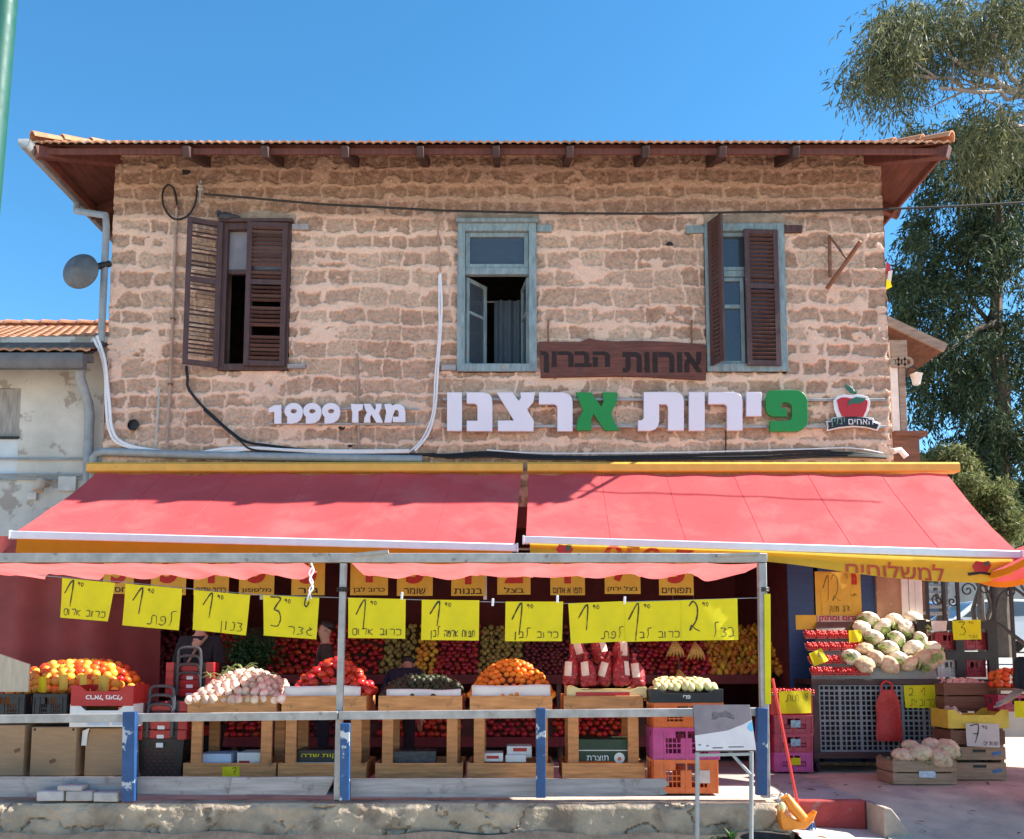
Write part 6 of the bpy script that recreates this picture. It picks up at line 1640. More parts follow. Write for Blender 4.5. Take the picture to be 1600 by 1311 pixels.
# ================================================================ people
def skinned(pts, edges, rad, name, m, parent, sub=2, root=0):
    me = bpy.data.meshes.new(name); me.from_pydata([tuple(p) for p in pts], edges, [])
    o = bpy.data.objects.new(name, me); COL.objects.link(o)
    o.modifiers.new('skin', 'SKIN'); o.modifiers.new('sub', 'SUBSURF').levels = sub
    o.modifiers['sub'].render_levels = sub
    for i, r in enumerate(rad):
        sv = me.skin_vertices[0].data[i]; sv.radius = (r, r) if not isinstance(r, tuple) else r
        sv.use_root = (i == root)
    dg = bpy.context.evaluated_depsgraph_get()
    m2 = bpy.data.meshes.new_from_object(o.evaluated_get(dg))
    bpy.data.objects.remove(o)
    out = MB(); out.add([v.co.copy() for v in m2.vertices], [tuple(p.vertices) for p in m2.polygons])
    return out
def person(base, facing, label, shirt, trousers, hair, lean=0.0, arm_l=None, arm_r=None, H=1.72, longsleeve=True, strap=False, step=0.0):
    """standing figure; arm_* = (elbow, wrist) offsets from the shoulder in body space (x right of picture, -y forward)"""
    k = H / 1.72
    t = thing('person', base, label, 'person')
    rot = Matrix.Rotation(facing, 3, 'Z'); B = Vector(base)
    def T(p, up=True):
        p = Vector(p) * k
        if up and lean:
            q = p - Vector((0, 0, .95 * k)); q = Matrix.Rotation(lean, 3, 'X') @ q; p = q + Vector((0, 0, .95 * k))
        return B + rot @ p
    arms = []
    for s, a in ((-1, arm_l), (1, arm_r)):
        sh = Vector((s * .185, 0, 1.41)); e, w = a or ((s * .06, .03, -.29), (s * .05, -.09, -.53))
        arms.append((sh, sh + Vector(e), sh + Vector(w)))
    # head, neck, torso core, arms and hands: one body surface
    P_, E_, R_ = [], [], []
    def v(p, r, link=None, up=True):
        P_.append(T(p, up)); R_.append(r * k if not isinstance(r, tuple) else (r[0] * k, r[1] * k))
        if link is not None: E_.append((link, len(P_) - 1))
        return len(P_) - 1
    pel = v((0, 0, .95), (.135, .10)); sp = v((0, .0, 1.15), (.125, .09), pel); ch = v((0, .0, 1.36), (.13, .10), sp); nk = v((0, .005, 1.49), .048, ch)
    jaw = v((0, -.015, 1.56), (.062, .072), nk); mid = v((0, -.005, 1.635), (.076, .09), jaw); crown = v((0, .01, 1.70), (.062, .07), mid)
    for (sh, el, wr) in arms:
        a = v(sh, .058, ch); b = v(el, .043, a); c = v(wr, .03, b)
        d = (wr - el).normalized(); pal = v(wr + d * .075, (.034, .020), c)
        side = d.cross(Vector((0, 1, 0)));  side = side.normalized() if side.length > .1 else Vector((1, 0, 0))
        for q, ln in ((-.026, .062), (-.009, .075), (.009, .07), (.026, .055)):
            f1 = v(wr + d * .115 + side * q, .0088, pal); f2 = v(wr + d * (.115 + ln * .5) + side * q + Vector((0, -.008, 0)), .008, f1); v(wr + d * (.115 + ln) + side * q * .9 + Vector((0, -.022, -.004)), .0065, f2)
        th = v(wr + d * .05 - side * .035 + Vector((0, -.012, 0)), .011, pal); v(wr + d * .085 - side * .05 + Vector((0, -.022, 0)), .009, th)
    legs = []
    for s in (-1, 1):
        st = step * s
        hp = v((s * .085, 0, .89), .085, pel, False); kn = v((s * .095, -.02 - st * .5, .49), .055, hp, False); an = v((s * .095, .02 - st, .09), .037, kn, False); v((s * .105, -.13 - st, .04), .03, an, False)
        legs.append((Vector((s * .085, 0, .89)), Vector((s * .095, -.02 - st * .5, .49)), Vector((s * .095, .02 - st, .09)), Vector((s * .105, -.13 - st, .04))))
    skinned(P_, E_, R_, 'b', SKIN, t).build('body', SKIN, t, angle=180)
    # face: nose, ears, eyes, mouth
    mb = MB()
    mb.tube([T((0, -.085, 1.655)), T((0, -.108, 1.618)), T((0, -.09, 1.606))], [.008 * k, .014 * k, .010 * k], 8)
    for s in (-1, 1): mb.ball(T((s * .078, .005, 1.63)), (.012 * k, .02 * k, .032 * k), 8, 6)
    mb.build('nose_and_ears', SKIN, t)
    mb = MB()
    for s in (-1, 1): mb.ball(T((s * .03, -.083, 1.652)), (.012 * k, .008 * k, .007 * k), 8, 6)
    mb.build('eyes', BLACK, t)
    mb = MB(); mb.tube([T((-.022, -.083, 1.573)), T((0, -.089, 1.575)), T((.022, -.083, 1.573))], .005 * k, 6); mb.build('mouth', mat('lips', (.30, .10, .08), .5), t)
    mb = MB(); c = T((0, .012, 1.665)); m3 = rot @ Matrix.Rotation(lean, 3, 'X')
    tmp = MB(); tmp.ball((0, 0, 0), (.088 * k, .105 * k, .085 * k), 18, 12, lambda d: (1.0 if d.z > -.15 + 1.0 * max(0, -d.y) - .55 * max(0, d.y) else .72) + .03 * math.sin(14 * d.x + 9 * d.y))
    mb.add([c + m3 @ Vector(p) for p in tmp.v], tmp.f); mb.build('hair', hair, t, angle=180)
    # clothes
    P_, E_, R_ = [], [], []
    a0 = v((0, 0, .88), (.165, .125)); a1 = v((0, 0, 1.08), (.155, .115), a0); a2 = v((0, 0, 1.32), (.165, .118), a1); a3 = v((0, .005, 1.455), (.085, .075), a2)
    for (sh, el, wr) in arms:
        b = v(sh, .078, a2); c = v(el, .060, b)
        if longsleeve: v(el + (wr - el) * .93, .044, c)
    skinned(P_, E_, R_, 's', shirt, t).build('shirt', shirt, t, angle=180)
    P_, E_, R_ = [], [], []
    p0 = v((0, 0, .97), (.15, .115), None, False); p1 = v((0, 0, .89), (.155, .12), p0, False)
    for hp, kn, an, to in legs:
        h_ = v(hp + Vector((0, 0, -.10)), .098, p1, False); kk = v(kn, .074, h_, False); v(an + Vector((0, 0, .01)), .062, kk, False)
    skinned(P_, E_, R_, 't', trousers, t).build('trousers', trousers, t, angle=180)
    for hp, kn, an, to in legs:
        mb = MB()
        q = [T(an + Vector((0, .03, -.03)), False), T(an + Vector((0, -.03, -.035)), False), T(to + Vector((0, -.0, .005)), False), T(to + Vector((0, -.06, -.005)), False)]
        mb.tube(q, [.045 * k, .05 * k, .045 * k, .028 * k], 10)
        sh = mb.build('shoe', BLACKP, t)
        mb = MB(); a_, b_ = T((an.x, an.y + .07, .012), False), T((to.x, to.y - .085, .012), False); mb.bar(a_, b_, .095 * k, .024 * k); mb.build('sole', WHITEC, sh, bevel=.008)
    if strap:
        mb = MB(); mb.tube([T((-.13, .10, 1.46)), T((-.02, .128, 1.32)), T((.10, .122, 1.12)), T((.16, .05, 1.0))], .014 * k, 6); mb.build('bag_strap', mat('tan_strap', (.30, .19, .13), .7), t)
    return t
DKCL = mat('black_cotton', (.016, .015, .02), .9, .25, 12, .2, 80); NAVY = mat('dark_navy_cloth', (.018, .022, .04), .9, .25, 12, .2, 80)
HAIRD = mat('dark_hair', (.02, .014, .012), .5, .3, 60, .3, 200); JEAN = mat('dark_jeans', (.025, .035, .06), .9, .25, 30, .2, 120)
GREYSH = mat('dark_brown_shirt', (.05, .03, .028), .9, .25, 12, .2, 80)
p = P(312, 1030, 10.0); person((p.x, 10.0, 0), R(172), 'shopper in black with a pale bag strap seen from behind', DKCL, DKCL, HAIRD, strap=True, H=1.84)
p = P(508, 1030, 10.5); person((p.x, 10.5, 0), R(-75), 'shopper in dark clothes standing behind the thin grey post', GREYSH, NAVY, HAIRD, H=1.74)
p = P(632, 1030, 10.3); person((p.x, 10.3 - .25, 0), R(180), 'shopper bending forward behind the avocado stand', NAVY, DKCL, HAIRD, lean=R(62), H=1.66, arm_l=((-.05, -.12, -.26), (-.03, -.30, -.42)), arm_r=((.05, -.12, -.26), (.03, -.30, -.42)))
p = P(1634, 1238, 8.62); person((p.x, 8.6, rampz(p.x, 8.6)), R(-62), 'person in black with a bare forearm walking at the right edge', DKCL, JEAN, HAIRD, H=1.73, arm_l=((-.03, .0, -.28), (-.02, -.22, -.36)), arm_r=((.03, -.02, -.28), (-.02, -.24, -.36)), longsleeve=False, step=.16)

# ================================================================ right of the stall
# door panels and printed poster on the pier
BLUED = mat('dark_blue_shutter', (.018, .055, .16), .5, .2, 5, .08, stretch=(1, 1, 8))
DY = WY - .05
t = thing('blue_shutter', (P(1310, 1190, DY).x, DY, 0), 'dark blue painted shutter on the wall behind the cauliflowers', 'shutter')
for a, b in ((1238, 1278), (1279, 1343), (1344, 1377)):
    mb = MB(); q0, q1 = P(a, 1190, DY), P(b, 878, DY); mb.span((q0.x + .006, DY, .05), (q1.x - .006, DY + .035, q1.z)); mb.build('leaf', BLUED, t, bevel=.004)
t = thing('melon_poster', P(1308, 990, DY - .02), 'yellow and pink printed poster with a watermelon and red Hebrew words', 'poster')
def flat(nm, px0, py0, px1, py1, m, out, par):
    a, b = P(px0, py1, DY - out), P(px1, py0, DY - out); mb = MB(); mb.span((a.x, DY - out - .003, a.z), (b.x, DY - out, b.z)); return mb.build(nm, m, par)
flat('sheet', 1275, 893, 1344, 962, PAPERO, .006, t); flat('lower_sheet', 1278, 962, 1345, 1000, PAPERP, .006, t)
mb = MB(); q = P(1311, 967, DY); text_into(mb, 'אדום ומתוק', (q.x, DY - .012, q.z), .1, .001, .003, width=P(1343, 967, DY).x - P(1280, 967, DY).x, height=.075); mb.build('lettering', mat('crimson_print', (.40, .015, .05), .6), t)
mb = MB(); q = P(1334, 905, DY); text_into(mb, 'ם', (q.x, DY - .012, q.z), .1, .001, .012, width=.065, height=.14); mb.build('big_letter', REDT, t)
mb = MB(); q = P(1333, 930, DY); text_into(mb, 'לק"ג', (q.x, DY - .012, q.z), .1, .001, .001, width=.075); mb.build('small_lettering', BLACKT, t)
mb = MB(); q = P(1302, 992, DY - .012); mb.add([(q.x, DY - .012, q.z - .05)] + [(q.x + .17 * math.cos(R(a)), DY - .012, q.z - .05 + .15 * math.sin(R(a))) for a in range(0, 181, 12)], [tuple(range(17))]); mb.build('melon_picture', mat('melon_green', (.06, .10, .03), .6, .6, 22, 0, stretch=(1, 1, .3)), t)
card('price_card', [(1280, 895), (1329, 893), (1331, 960), (1285, 961)], [('1', .08, .35, .58, .22, .008), ('2', .32, .30, .64, .30, .006), ('5', .80, .84, .10, .12, .004), ('אדום ומתוק', .95, .07, .13, .065, .005)], 'golden price card reading 12 pinned over the melon poster', 'price card', PAPERO, DY - .02)
card('price_card', [(1243, 961), (1276, 961), (1277, 983), (1244, 984)], [], 'blank golden card on the blue shutter left of poster', 'price card', PAPERO, DY - .012)
# plastered brown strip and white uprights
t = thing('brown_wall_strip', (P(1392, 1190, DY - .02).x, DY, 0), 'peeling brown plaster strip between the shutter and white posts', 'wall')
mb = MB(); q0, q1 = P(1376, 1100, DY - .03), P(1408, 872, DY - .03); mb.grid(lambda u, v: (q0.x + (q1.x - q0.x) * u, DY - .045 - .012 * math.sin(9 * v) * math.sin(5 * u), .02 + (q1.z - .02) * v), 6, 20); mb.span((q0.x, DY - .03, .02), (q1.x, DY + .03, q1.z - .01))
mb.build('plaster', mat('peeling_brown_plaster', (.33, .19, .12), .8, .25, 4, .5, 20, worn=(.52, .38, .29), wscale=5, wlo=.56, whi=.6), t)
for k, (a, b, lab) in enumerate(((1411, 1417, 'thin white post beside the brown plaster strip'), (1421, 1426, 'middle white post of the three at the shop corner'), (1432, 1437, 'outer white post of the three at the shop corner'))):
    mb = MB(); q0, q1 = P(a, 1000, 10.95), P(b, 870, 10.95); mb.span((q0.x, 10.93, .0), (q1.x, 10.98, q1.z + .5)); tag(mb.build('corner_post', WHITEC, bevel=.003), lab, 'post')
# cart with mesh front
CY0 = 10.35
ca, cb = P(1272, 1200, CY0), P(1471, 1062, CY0)
cart = thing('produce_cart', ((ca.x + cb.x) / 2, CY0 + .35, 0), 'dark brown wheeled cart with a grey mesh front full of cauliflowers', 'cart')
CBR = mat('dark_brown_cart_frame', (.055, .028, .024), .6, .3, 6, .15)
mb = MB(); mb.span((ca.x, CY0, cb.z - .06), (cb.x, CY0 + .7, cb.z)); mb.build('top_deck', CBR, cart, bevel=.004)
mb = MB(); mb.span((ca.x, CY0, .16), (cb.x, CY0 + .7, .235)); mb.build('bottom_deck', CBR, cart, bevel=.004)
for x in (ca.x + .045, cb.x - .045):
    for y in (CY0 + .04, CY0 + .66):
        mb = MB(); mb.span((x - .04, y - .035, .235), (x + .04, y + .035, cb.z - .06)); mb.build('upright', CBR, cart, bevel=.003)
        mb = MB(); mb.lathe([(0, -.02), (.06, -.02), (.068, 0), (.06, .02), (0, .02)], (x, y, .068), 16, (1, 0, 0)); mb.span((x - .028, y - .02, .10), (x + .028, y + .02, .162)); mb.build('castor', BLACK, cart)
GRIDM = mat('grey_mesh_plastic', (.20, .21, .22), .5, .15, 8, .05)
mb = MB(); gx0, gx1, gz0, gz1 = ca.x + .09, cb.x - .09, .245, cb.z - .07
nx, nz_ = 22, 13
for i in range(nx + 1):
    x = gx0 + (gx1 - gx0) * i / nx; w = .016 if i % 4 == 0 else .008
    mb.span((x - w, CY0 + .02, gz0), (x + w, CY0 + .034, gz1))
for j in range(nz_ + 1):
    z = gz0 + (gz1 - gz0) * j / nz_; w = .012 if j % 6 == 0 else .007
    mb.span((gx0, CY0 + .0225, z - w), (gx1, CY0 + .0365, z + w))
mb.build('mesh_front', GRIDM, cart)
mb = MB(); mb.span((gx0, CY0 + .2, gz0), (gx1, CY0 + .22, gz1)); mb.build('inner_panel', BLACK, cart)
mb = MB(); a, b = P(1325, 990, 11.0), P(1440, 972, 11.0)
mb.add([(ca.x + .02, CY0 + .05, cb.z + .01), (cb.x - .02, CY0 + .05, cb.z + .01), (b.x, 10.97, b.z), (ca.x + .3, 10.97, b.z)], [(0, 1, 2, 3)])
sb = mb.build('sloping_back', mat('grey_board', (.26, .25, .23), .8, .15), cart); sm = sb.modifiers.new('t', 'SOLIDIFY'); sm.thickness = .02
# cauliflowers
def slope_z(y): return cb.z + .01 + (b.z - cb.z) * max(0, min(1, (y - CY0 - .05) / .57))
for r_, (y, pxs, tan) in enumerate(((CY0 + .10, (1350, 1388, 1421, 1454), 3), (CY0 + .16, (1330, 1368, 1404, 1440, 1462), 2), (CY0 + .26, (1352, 1390, 1428, 1456), 1), (CY0 + .36, (1366, 1402, 1438), 0), (CY0 + .46, (1348, 1382, 1416, 1446), 0), (CY0 + .55, (1360, 1398, 1430), 0))):
    for k, px in enumerate(pxs):
        x = P(px, 1040, y).x
        tn = tan == 3 or (tan == 2 and k in (1, 3, 4)) or (tan == 1 and k == 0) or random.random() < .12
        put('tan_cauliflower' if tn else 'cauliflower', (x, y, slope_z(y) + .085 + random.uniform(0, .03)), 'tan cauliflower in the pile on the mesh cart' if tn else 'creamy white cauliflower in the pile on the mesh cart', 'cauliflower', 'tan cauliflowers on the mesh cart' if tn else 'white cauliflowers on the mesh cart', .95, (random.uniform(.2, 1.0), random.uniform(-.5, .5), random.uniform(0, 6)))
# berry punnets
PUN = mat('clear_punnet', (.50, .30, .31), .2, .1, 20, .05); BER = mat('red_berry', (.48, .022, .02), .3, .25, 30, .05)
pun = thing('berry_punnet', (0, 0, 0), '', 'punnet')
mb = MB(); ring_box(mb, .058, .05, .064, .056, 0, .040, .004); mb.span((-.058, -.05, 0), (.058, .05, .004)); mb.build('tub', PUN, pun)
mb = MB(); rr = random.Random(2)
for i in range(4):
    for j in range(3):
        mb.ball((-.046 + i * .031 + rr.uniform(-.004, .004), -.040 + j * .036, .048 + rr.uniform(-.006, .014)), (.020, .020, .023), 8, 6)
        if j == 0: mb.ball((-.046 + i * .031, -.048, .026), .018, 8, 6)
tag(mb.build('berries', BER, pun), kind='stuff')
COUNT = [0]
def punnet(p, lab, rz=0.0, tilt=0.0):
    o = pun if COUNT[0] == 0 else copy_tree(pun); COUNT[0] += 1
    o.location = p; o.rotation_euler = (tilt, 0, rz + random.uniform(-.08, .08)); tag(o, lab, 'punnet', lab.replace('punnet of red berries', 'punnets'))
for r_, (y, dz, px0, n, lab) in enumerate(((CY0 + .09, .03, 1264, 5, 'front row'), (CY0 + .20, .12, 1262, 5, 'second row'), (CY0 + .33, .24, 1258, 5, 'third row'), (CY0 + .45, .34, 1256, 4, 'top row'))):
    for k in range(n):
        x = P(px0, 1040, y).x + .075 + .138 * k
        if x < P(1345 + (4 - r_) * 2, 1040, y).x: punnet((x, y, slope_z(y) + .01 + .0 * dz), 'clear punnet of red berries in the %s left of the cauliflowers' % lab, tilt=R(30))
mb = MB(); a_, b_ = P(1256, 1062, CY0 + .06), P(1345, 1062, CY0 + .06)
for q in ():
    pass
# strawberry crates stacked on the left of the cart
G2 = 'plastic crates stacked left of the mesh cart'
for k, (y0, y1, m, l) in enumerate(((1176, 1206, PINKC, 'magenta crate at the foot of the stack by the red broom'), (1147, 1176, plastic('crimson_crate_plastic', (.36, .02, .06)), 'crimson crate in the middle of the stack by the red broom'), (1118, 1147, plastic('crimson_crate_plastic', (.33, .02, .05)), 'crimson crate at the top of the stack by the red broom'))):
    t, a, b = crate_px(1210, 1270, y0, y1, 10.25, .4, m, l, G2)
    mb = MB(); mb.box(((a.x + b.x) / 2 + .02, 10.238, (a.z + b.z) / 2 + .01), (.11, .003, .08)); mb.build('sticker', (PAPERY if k == 0 else mat('blue_white_sticker', (.25, .36, .42), .5, .5, 30)), t)
tz = P(1240, 1118, 10.25).z
mb = MB(); q0, q1 = P(1205, 1118, 10.27), P(1270, 1076, 10.27); mb.span((q0.x, 10.3, tz + .005), (q1.x, 10.65, tz + .22)); tag(mb.build('carton_tray', REDC, bevel=.004), 'red carton under the berry punnets by the broom', 'tray')
for k in range(4):
    punnet((q0.x + .07 + .13 * k, 10.36, tz + .226), 'clear punnet of red berries on the red carton by the broom')
    punnet((q0.x + .07 + .13 * k, 10.48, tz + .226), 'clear punnet of red berries on the red carton by the broom')
# cards on the right
card('price_card', [(1217, 1080), (1267, 1079), (1268, 1114), (1219, 1115)], [('8', .80, .55, .32, .12, .006), ('תות', .60, .55, .25, .12, .006)], 'yellow handwritten card on the crates by the red broom', 'price card', PAPERY, 10.22)
card('price_card', [(1412, 1071), (1463, 1070), (1463, 1106), (1415, 1106)], [('2', .12, .52, .36, .16, .006), ('1', .50, .52, .36, .16, .006), ('כרובית', .95, .10, .26, .12, .006)], 'yellow handwritten cauliflower card on the mesh cart', 'price card', PAPERY, CY0 - .02)
card('price_card', [(1326, 985), (1346, 984), (1348, 1003), (1327, 1004)], [], 'small bright yellow card between berries and cauliflowers', 'price card', PAPERY, CY0 + .3)
card('price_card', [(1264, 1021), (1283, 1013), (1295, 1032), (1272, 1041)], [('1', .5, .2, .6, .2, .01)], 'tilted yellow card stuck in the berry punnets', 'price card', PAPERY, CY0 + .02)
card('price_card', [(1488, 970), (1532, 968), (1534, 999), (1490, 1000)], [('3', .20, .25, .66, .22, .008), ('90', .55, .80, .12, .08, .004), ('גזר', .85, .08, .14, .1, .004)], 'yellow price card reading 3 90 on the black shelf', 'price card', PAPERY, 10.3)
card('price_card', [(1455, 970), (1480, 970), (1479, 986), (1457, 987)], [], 'small pinkish blank card on the black shelf', 'price card', PAPERP, 10.32)
card('price_card', [(1509, 1130), (1561, 1131), (1563, 1168), (1511, 1166)], [('7', .12, .18, .75, .25, .011), ('90', .45, .78, .14, .08, .005), ('תפוזים', .95, .10, .13, .075, .005)], 'pinkish price card reading 7 on the yellow carton', 'price card', PAPERP, 9.66)
card('price_card', [(1585, 1095), (1610, 1096), (1610, 1121), (1586, 1121)], [], 'plain yellow card cut by the right edge', 'price card', PAPERY, 9.6)
# red carrier bag hanging on the cart
mb = MB(); a, b = P(1369, 1158, CY0 - .06), P(1408, 1078, CY0 - .06); w = b.x - a.x; h = b.z - a.z
def bag(u, v):
    ww = w * (.5 + .5 * min(1, (1 - v) * 3.2)) * (.95 + .05 * math.sin(9 * v)); th = 2 * math.pi * u
    return Vector(((a.x + b.x) / 2 + ww / 2 * math.cos(th), CY0 - .055 - .03 * math.sin(th) * (.6 + .4 * math.sin(7 * v + 3 * u)) + .006 * math.sin(21 * u), a.z + h * v))
mb.grid(bag, 28, 18); mb.grid(lambda u, v: bag(u, 0) * (1 - v) + Vector(((a.x + b.x) / 2, CY0 - .055, a.z)) * v, 28, 2)
t = thing('carrier_bag', Vector(((a.x + b.x) / 2, CY0 - .05, b.z)), 'red plastic carrier bag hanging on the front of mesh cart', 'bag')
mb.build('bag', mat('red_plastic_film', (.52, .035, .03), .35, .15, 7, .5, 25, trans=.2, dist=.02), t)
for s in (-1, 1):
    mb = MB(); mb.tube(smooth([Vector(((a.x + b.x) / 2 + s * .05, CY0 - .05, b.z - .05)), Vector(((a.x + b.x) / 2 + s * .06, CY0 - .04, b.z + .06)), Vector(((a.x + b.x) / 2, CY0 - .02, b.z + .10))], 5), .012, 6); mb.build('handle', mat('red_plastic_film', (.52, .035, .03), .35, .15), t)
# slatted wooden crates
def wood_crate(px0, px1, py0, py1, Y, d, m, label, ns=2, floor=None):
    a, b = P(px0, py1, Y), P(px1, py0, Y); z0 = a.z if floor is None else floor; z1 = b.z
    t = thing('wooden_crate', ((a.x + b.x) / 2, Y + d / 2, z0), label, 'crate')
    mb = MB(); th = .012; h = (z1 - z0)
    for k in range(ns):
        q0, q1 = z0 + h * (k + .04) / ns, z0 + h * (k + .94) / ns
        mb.span((a.x, Y, q0), (b.x, Y + th, q1)); mb.span((a.x, Y + d - th, q0), (b.x, Y + d, q1)); mb.span((a.x, Y + th, q0), (a.x + th, Y + d - th, q1)); mb.span((b.x - th, Y + th, q0), (b.x, Y + d - th, q1))
    mb.span((a.x + th, Y + th, z0 + .003), (b.x - th, Y + d - th, z0 + .015)); mb.build('slats', m, t, bevel=.002)
    for x in (a.x + .03, b.x - .03):
        for y in (Y + th + .001, Y + d - th - .031):
            mb = MB(); mb.span((x - .016, y, z0 + .016), (x + .016, y + .03, z1 + .012)); mb.build('corner_block', m, t)
    return t, a, b, z0, z1
CRW = mat('grey_brown_crate_wood', (.33, .21, .13), .8, .3, 4, .3, 30, stretch=(1, 1, 9))
DKW = mat('dark_red_brown_crate', (.17, .075, .045), .8, .3, 4, .3, 30, stretch=(1, 1, 9))
t, a, b, z0, z1 = wood_crate(1396, 1494, 1188, 1224, 9.36, .42, CRW, 'slatted wooden crate of tan cauliflowers on the pavement', 2, .0)
mb = MB(); q = P(1449, 1210, 9.35); mb.box((q.x, 9.352, q.z), (.17, .004, .065), (0, R(1), 0)); mb.build('label', mat('blue_white_label', (.52, .56, .62), .6, .3, 40), t)
for k, (px, y, dz, tn, lab) in enumerate(((1410, 9.47, 0, 1, ''), (1438, 9.45, .03, 0, ''), (1462, 9.50, .0, 1, ''), (1480, 9.48, .05, 0, ''), (1424, 9.62, .07, 1, ''), (1455, 9.63, .09, 1, ''), (1466, 9.42, -.02, 1, ''), (1478, 9.66, .06, 1, ''))):
    x = P(px, 1180, y).x
    put('tan_cauliflower' if tn or k % 2 else 'cauliflower', (x, y, .27 + dz), 'cauliflower in the wooden crate on the pavement', 'cauliflower', 'cauliflowers in the pavement crate', .98, (random.uniform(.1, .9), random.uniform(-.4, .4), random.uniform(0, 6)))
mb = MB(); q = P(1446, 1161, 9.60); GF = lambda d: 1 + .10 * math.cos(8 * math.atan2(d.y, d.x))
mb.ball((0, 0, 0), (.13, .13, .10), 40, 14, GF); g = mb.build('gourd', M_GOURD, None, loc=q); g.rotation_euler = (R(-50), R(15), 0)
# stripes by lobes
m, nt, bb = new_mat('striped_gourd_skin'); tc = nt.nodes.new('ShaderNodeTexCoord'); sx = nt.nodes.new('ShaderNodeSeparateXYZ'); nt.links.new(tc.outputs['Object'], sx.inputs[0])
at = nt.nodes.new('ShaderNodeMath'); at.operation = 'ARCTAN2'; nt.links.new(sx.outputs[1], at.inputs[0]); nt.links.new(sx.outputs[0], at.inputs[1])
mu = nt.nodes.new('ShaderNodeMath'); mu.operation = 'MULTIPLY'; mu.inputs[1].default_value = 8; nt.links.new(at.outputs[0], mu.inputs[0])
cs = nt.nodes.new('ShaderNodeMath'); cs.operation = 'COSINE'; nt.links.new(mu.outputs[0], cs.inputs[0])
nt.links.new(mixc(nt, ramp(nt, cs.outputs[0], -.2, .3), (.05, .075, .03), (.55, .45, .27)), bb.inputs['Base Color']); bb.inputs['Roughness'].default_value = .5
g.data.materials[0] = m
tag(g, 'striped green and cream gourd on top of the cauliflower crate', 'gourd')
# stack of crates by the right edge
zf = lambda x, y: rampz(x, y) if x > E_X else 0.0
t, a, b, z0, z1 = wood_crate(1490, 1572, 1190, 1215, 9.72, .4, CRW, 'lowest wooden fruit box with a handle hole under the pinkish card', 1, .0)
cut = lambda t, a, b, z0, z1: (MB().box(((a.x + b.x) / 2, 9.717, z1 - .05), (.14, .004, .03)).build('hand_hole', BLACK, t), MB().box((b.x - .10, 9.717, (z0 + z1) / 2), (.10, .004, .035), (0, R(-10), 0)).build('blue_mark', mat('blue_stamp', (.06, .16, .34), .7, .3, 30), t))
cut(t, a, b, z0, z1); zt1 = z1
t, a, b, z0, z1 = wood_crate(1489, 1571, 1166, 1189, 9.72, .4, CRW, 'wooden fruit box with a handle hole, second from the ground', 1, zt1 + .014); cut(t, a, b, z0, z1); zt2 = z1
t, a, b, z0, z1 = wood_crate(1486, 1570, 1140, 1165, 9.72, .4, DKW, 'brown wooden fruit box behind the pinkish card', 1, zt2 + .014); zt3 = z1
a, b = P(1482, 1138, 9.70), P(1576, 1112, 9.70)
t = tray('carton_tray', a.x, b.x, 9.70, 10.1, zt3 + .014, b.z + .02, mat('yellow_printed_carton', (.62, .42, .05), .6, .15, 6), 'yellow carton tray of ginger in the right crate stack', 'tray')
heap('radish', a.x + .08, b.x - .5, 9.76, 9.95, zt3 + .15, .05, .07, 'knob of pale ginger in the yellow carton tray', 'ginger', 'ginger in the yellow tray', 3, 2)
t = thing('crate_trestle', P(1520, 1112, 10.2), 'dark timber trestle carrying the brown crate of onions', 'trestle')
q0, q1 = P(1478, 1108, 10.12), P(1560, 1062, 10.12)
for x in (q0.x + .02, q1.x - .02):
    mb = MB(); mb.span((x - .025, 10.14, 0), (x + .025, 10.19, q0.z - .025)); mb.build('leg', DKW, t)
    mb = MB(); mb.span((x - .025, 10.55, 0), (x + .025, 10.60, q0.z - .025)); mb.build('leg', DKW, t)
mb = MB(); mb.span((q0.x - .03, 10.12, q0.z - .025), (q1.x + .03, 10.62, q0.z - .002)); mb.build('top', DKW, t)
t, a, b, z0, z1 = wood_crate(1476, 1560, 1066, 1108, 10.12, .45, DKW, 'dark brown wooden crate of onions above the yellow carton', 2)
heap('radish', a.x + .07, b.x - .07, 10.18, 10.5, z1 - .06, .05, .08, 'pale onion in the dark brown crate', 'onion', 'onions in the dark crate', 4, 2, 1.05)
# crates of tomatoes at the far right
t = thing('side_table', (P(1600, 1200, 9.95).x, 10.1, 0), 'small dark table of produce cut by the right edge', 'table')
q0 = P(1558, 1075, 9.9); zt_ = q0.z
mb = MB(); mb.span((q0.x, 9.9, zt_ - .03), (q0.x + .9, 10.4, zt_)); mb.build('top', DKW, t)
for x in (q0.x + .03, q0.x + .86):
    mb = MB(); mb.span((x - .02, 9.92, -.1), (x + .02, 9.97, zt_ - .03)); mb.build('leg', DKW, t)
heap('persimmon', q0.x + .05, q0.x + .8, 9.95, 10.3, zt_ + .03, .16, .09, 'orange red persimmon on the small table at the right edge', 'persimmon', 'persimmons on the side table', 3, 1.5)
t, a, b = crate_px(1560, 1625, 1086, 1112, 9.86, .35, plastic('crimson_crate_plastic', (.36, .02, .06)), 'crimson crate hung below the side table at the right edge')
t.location = t.location
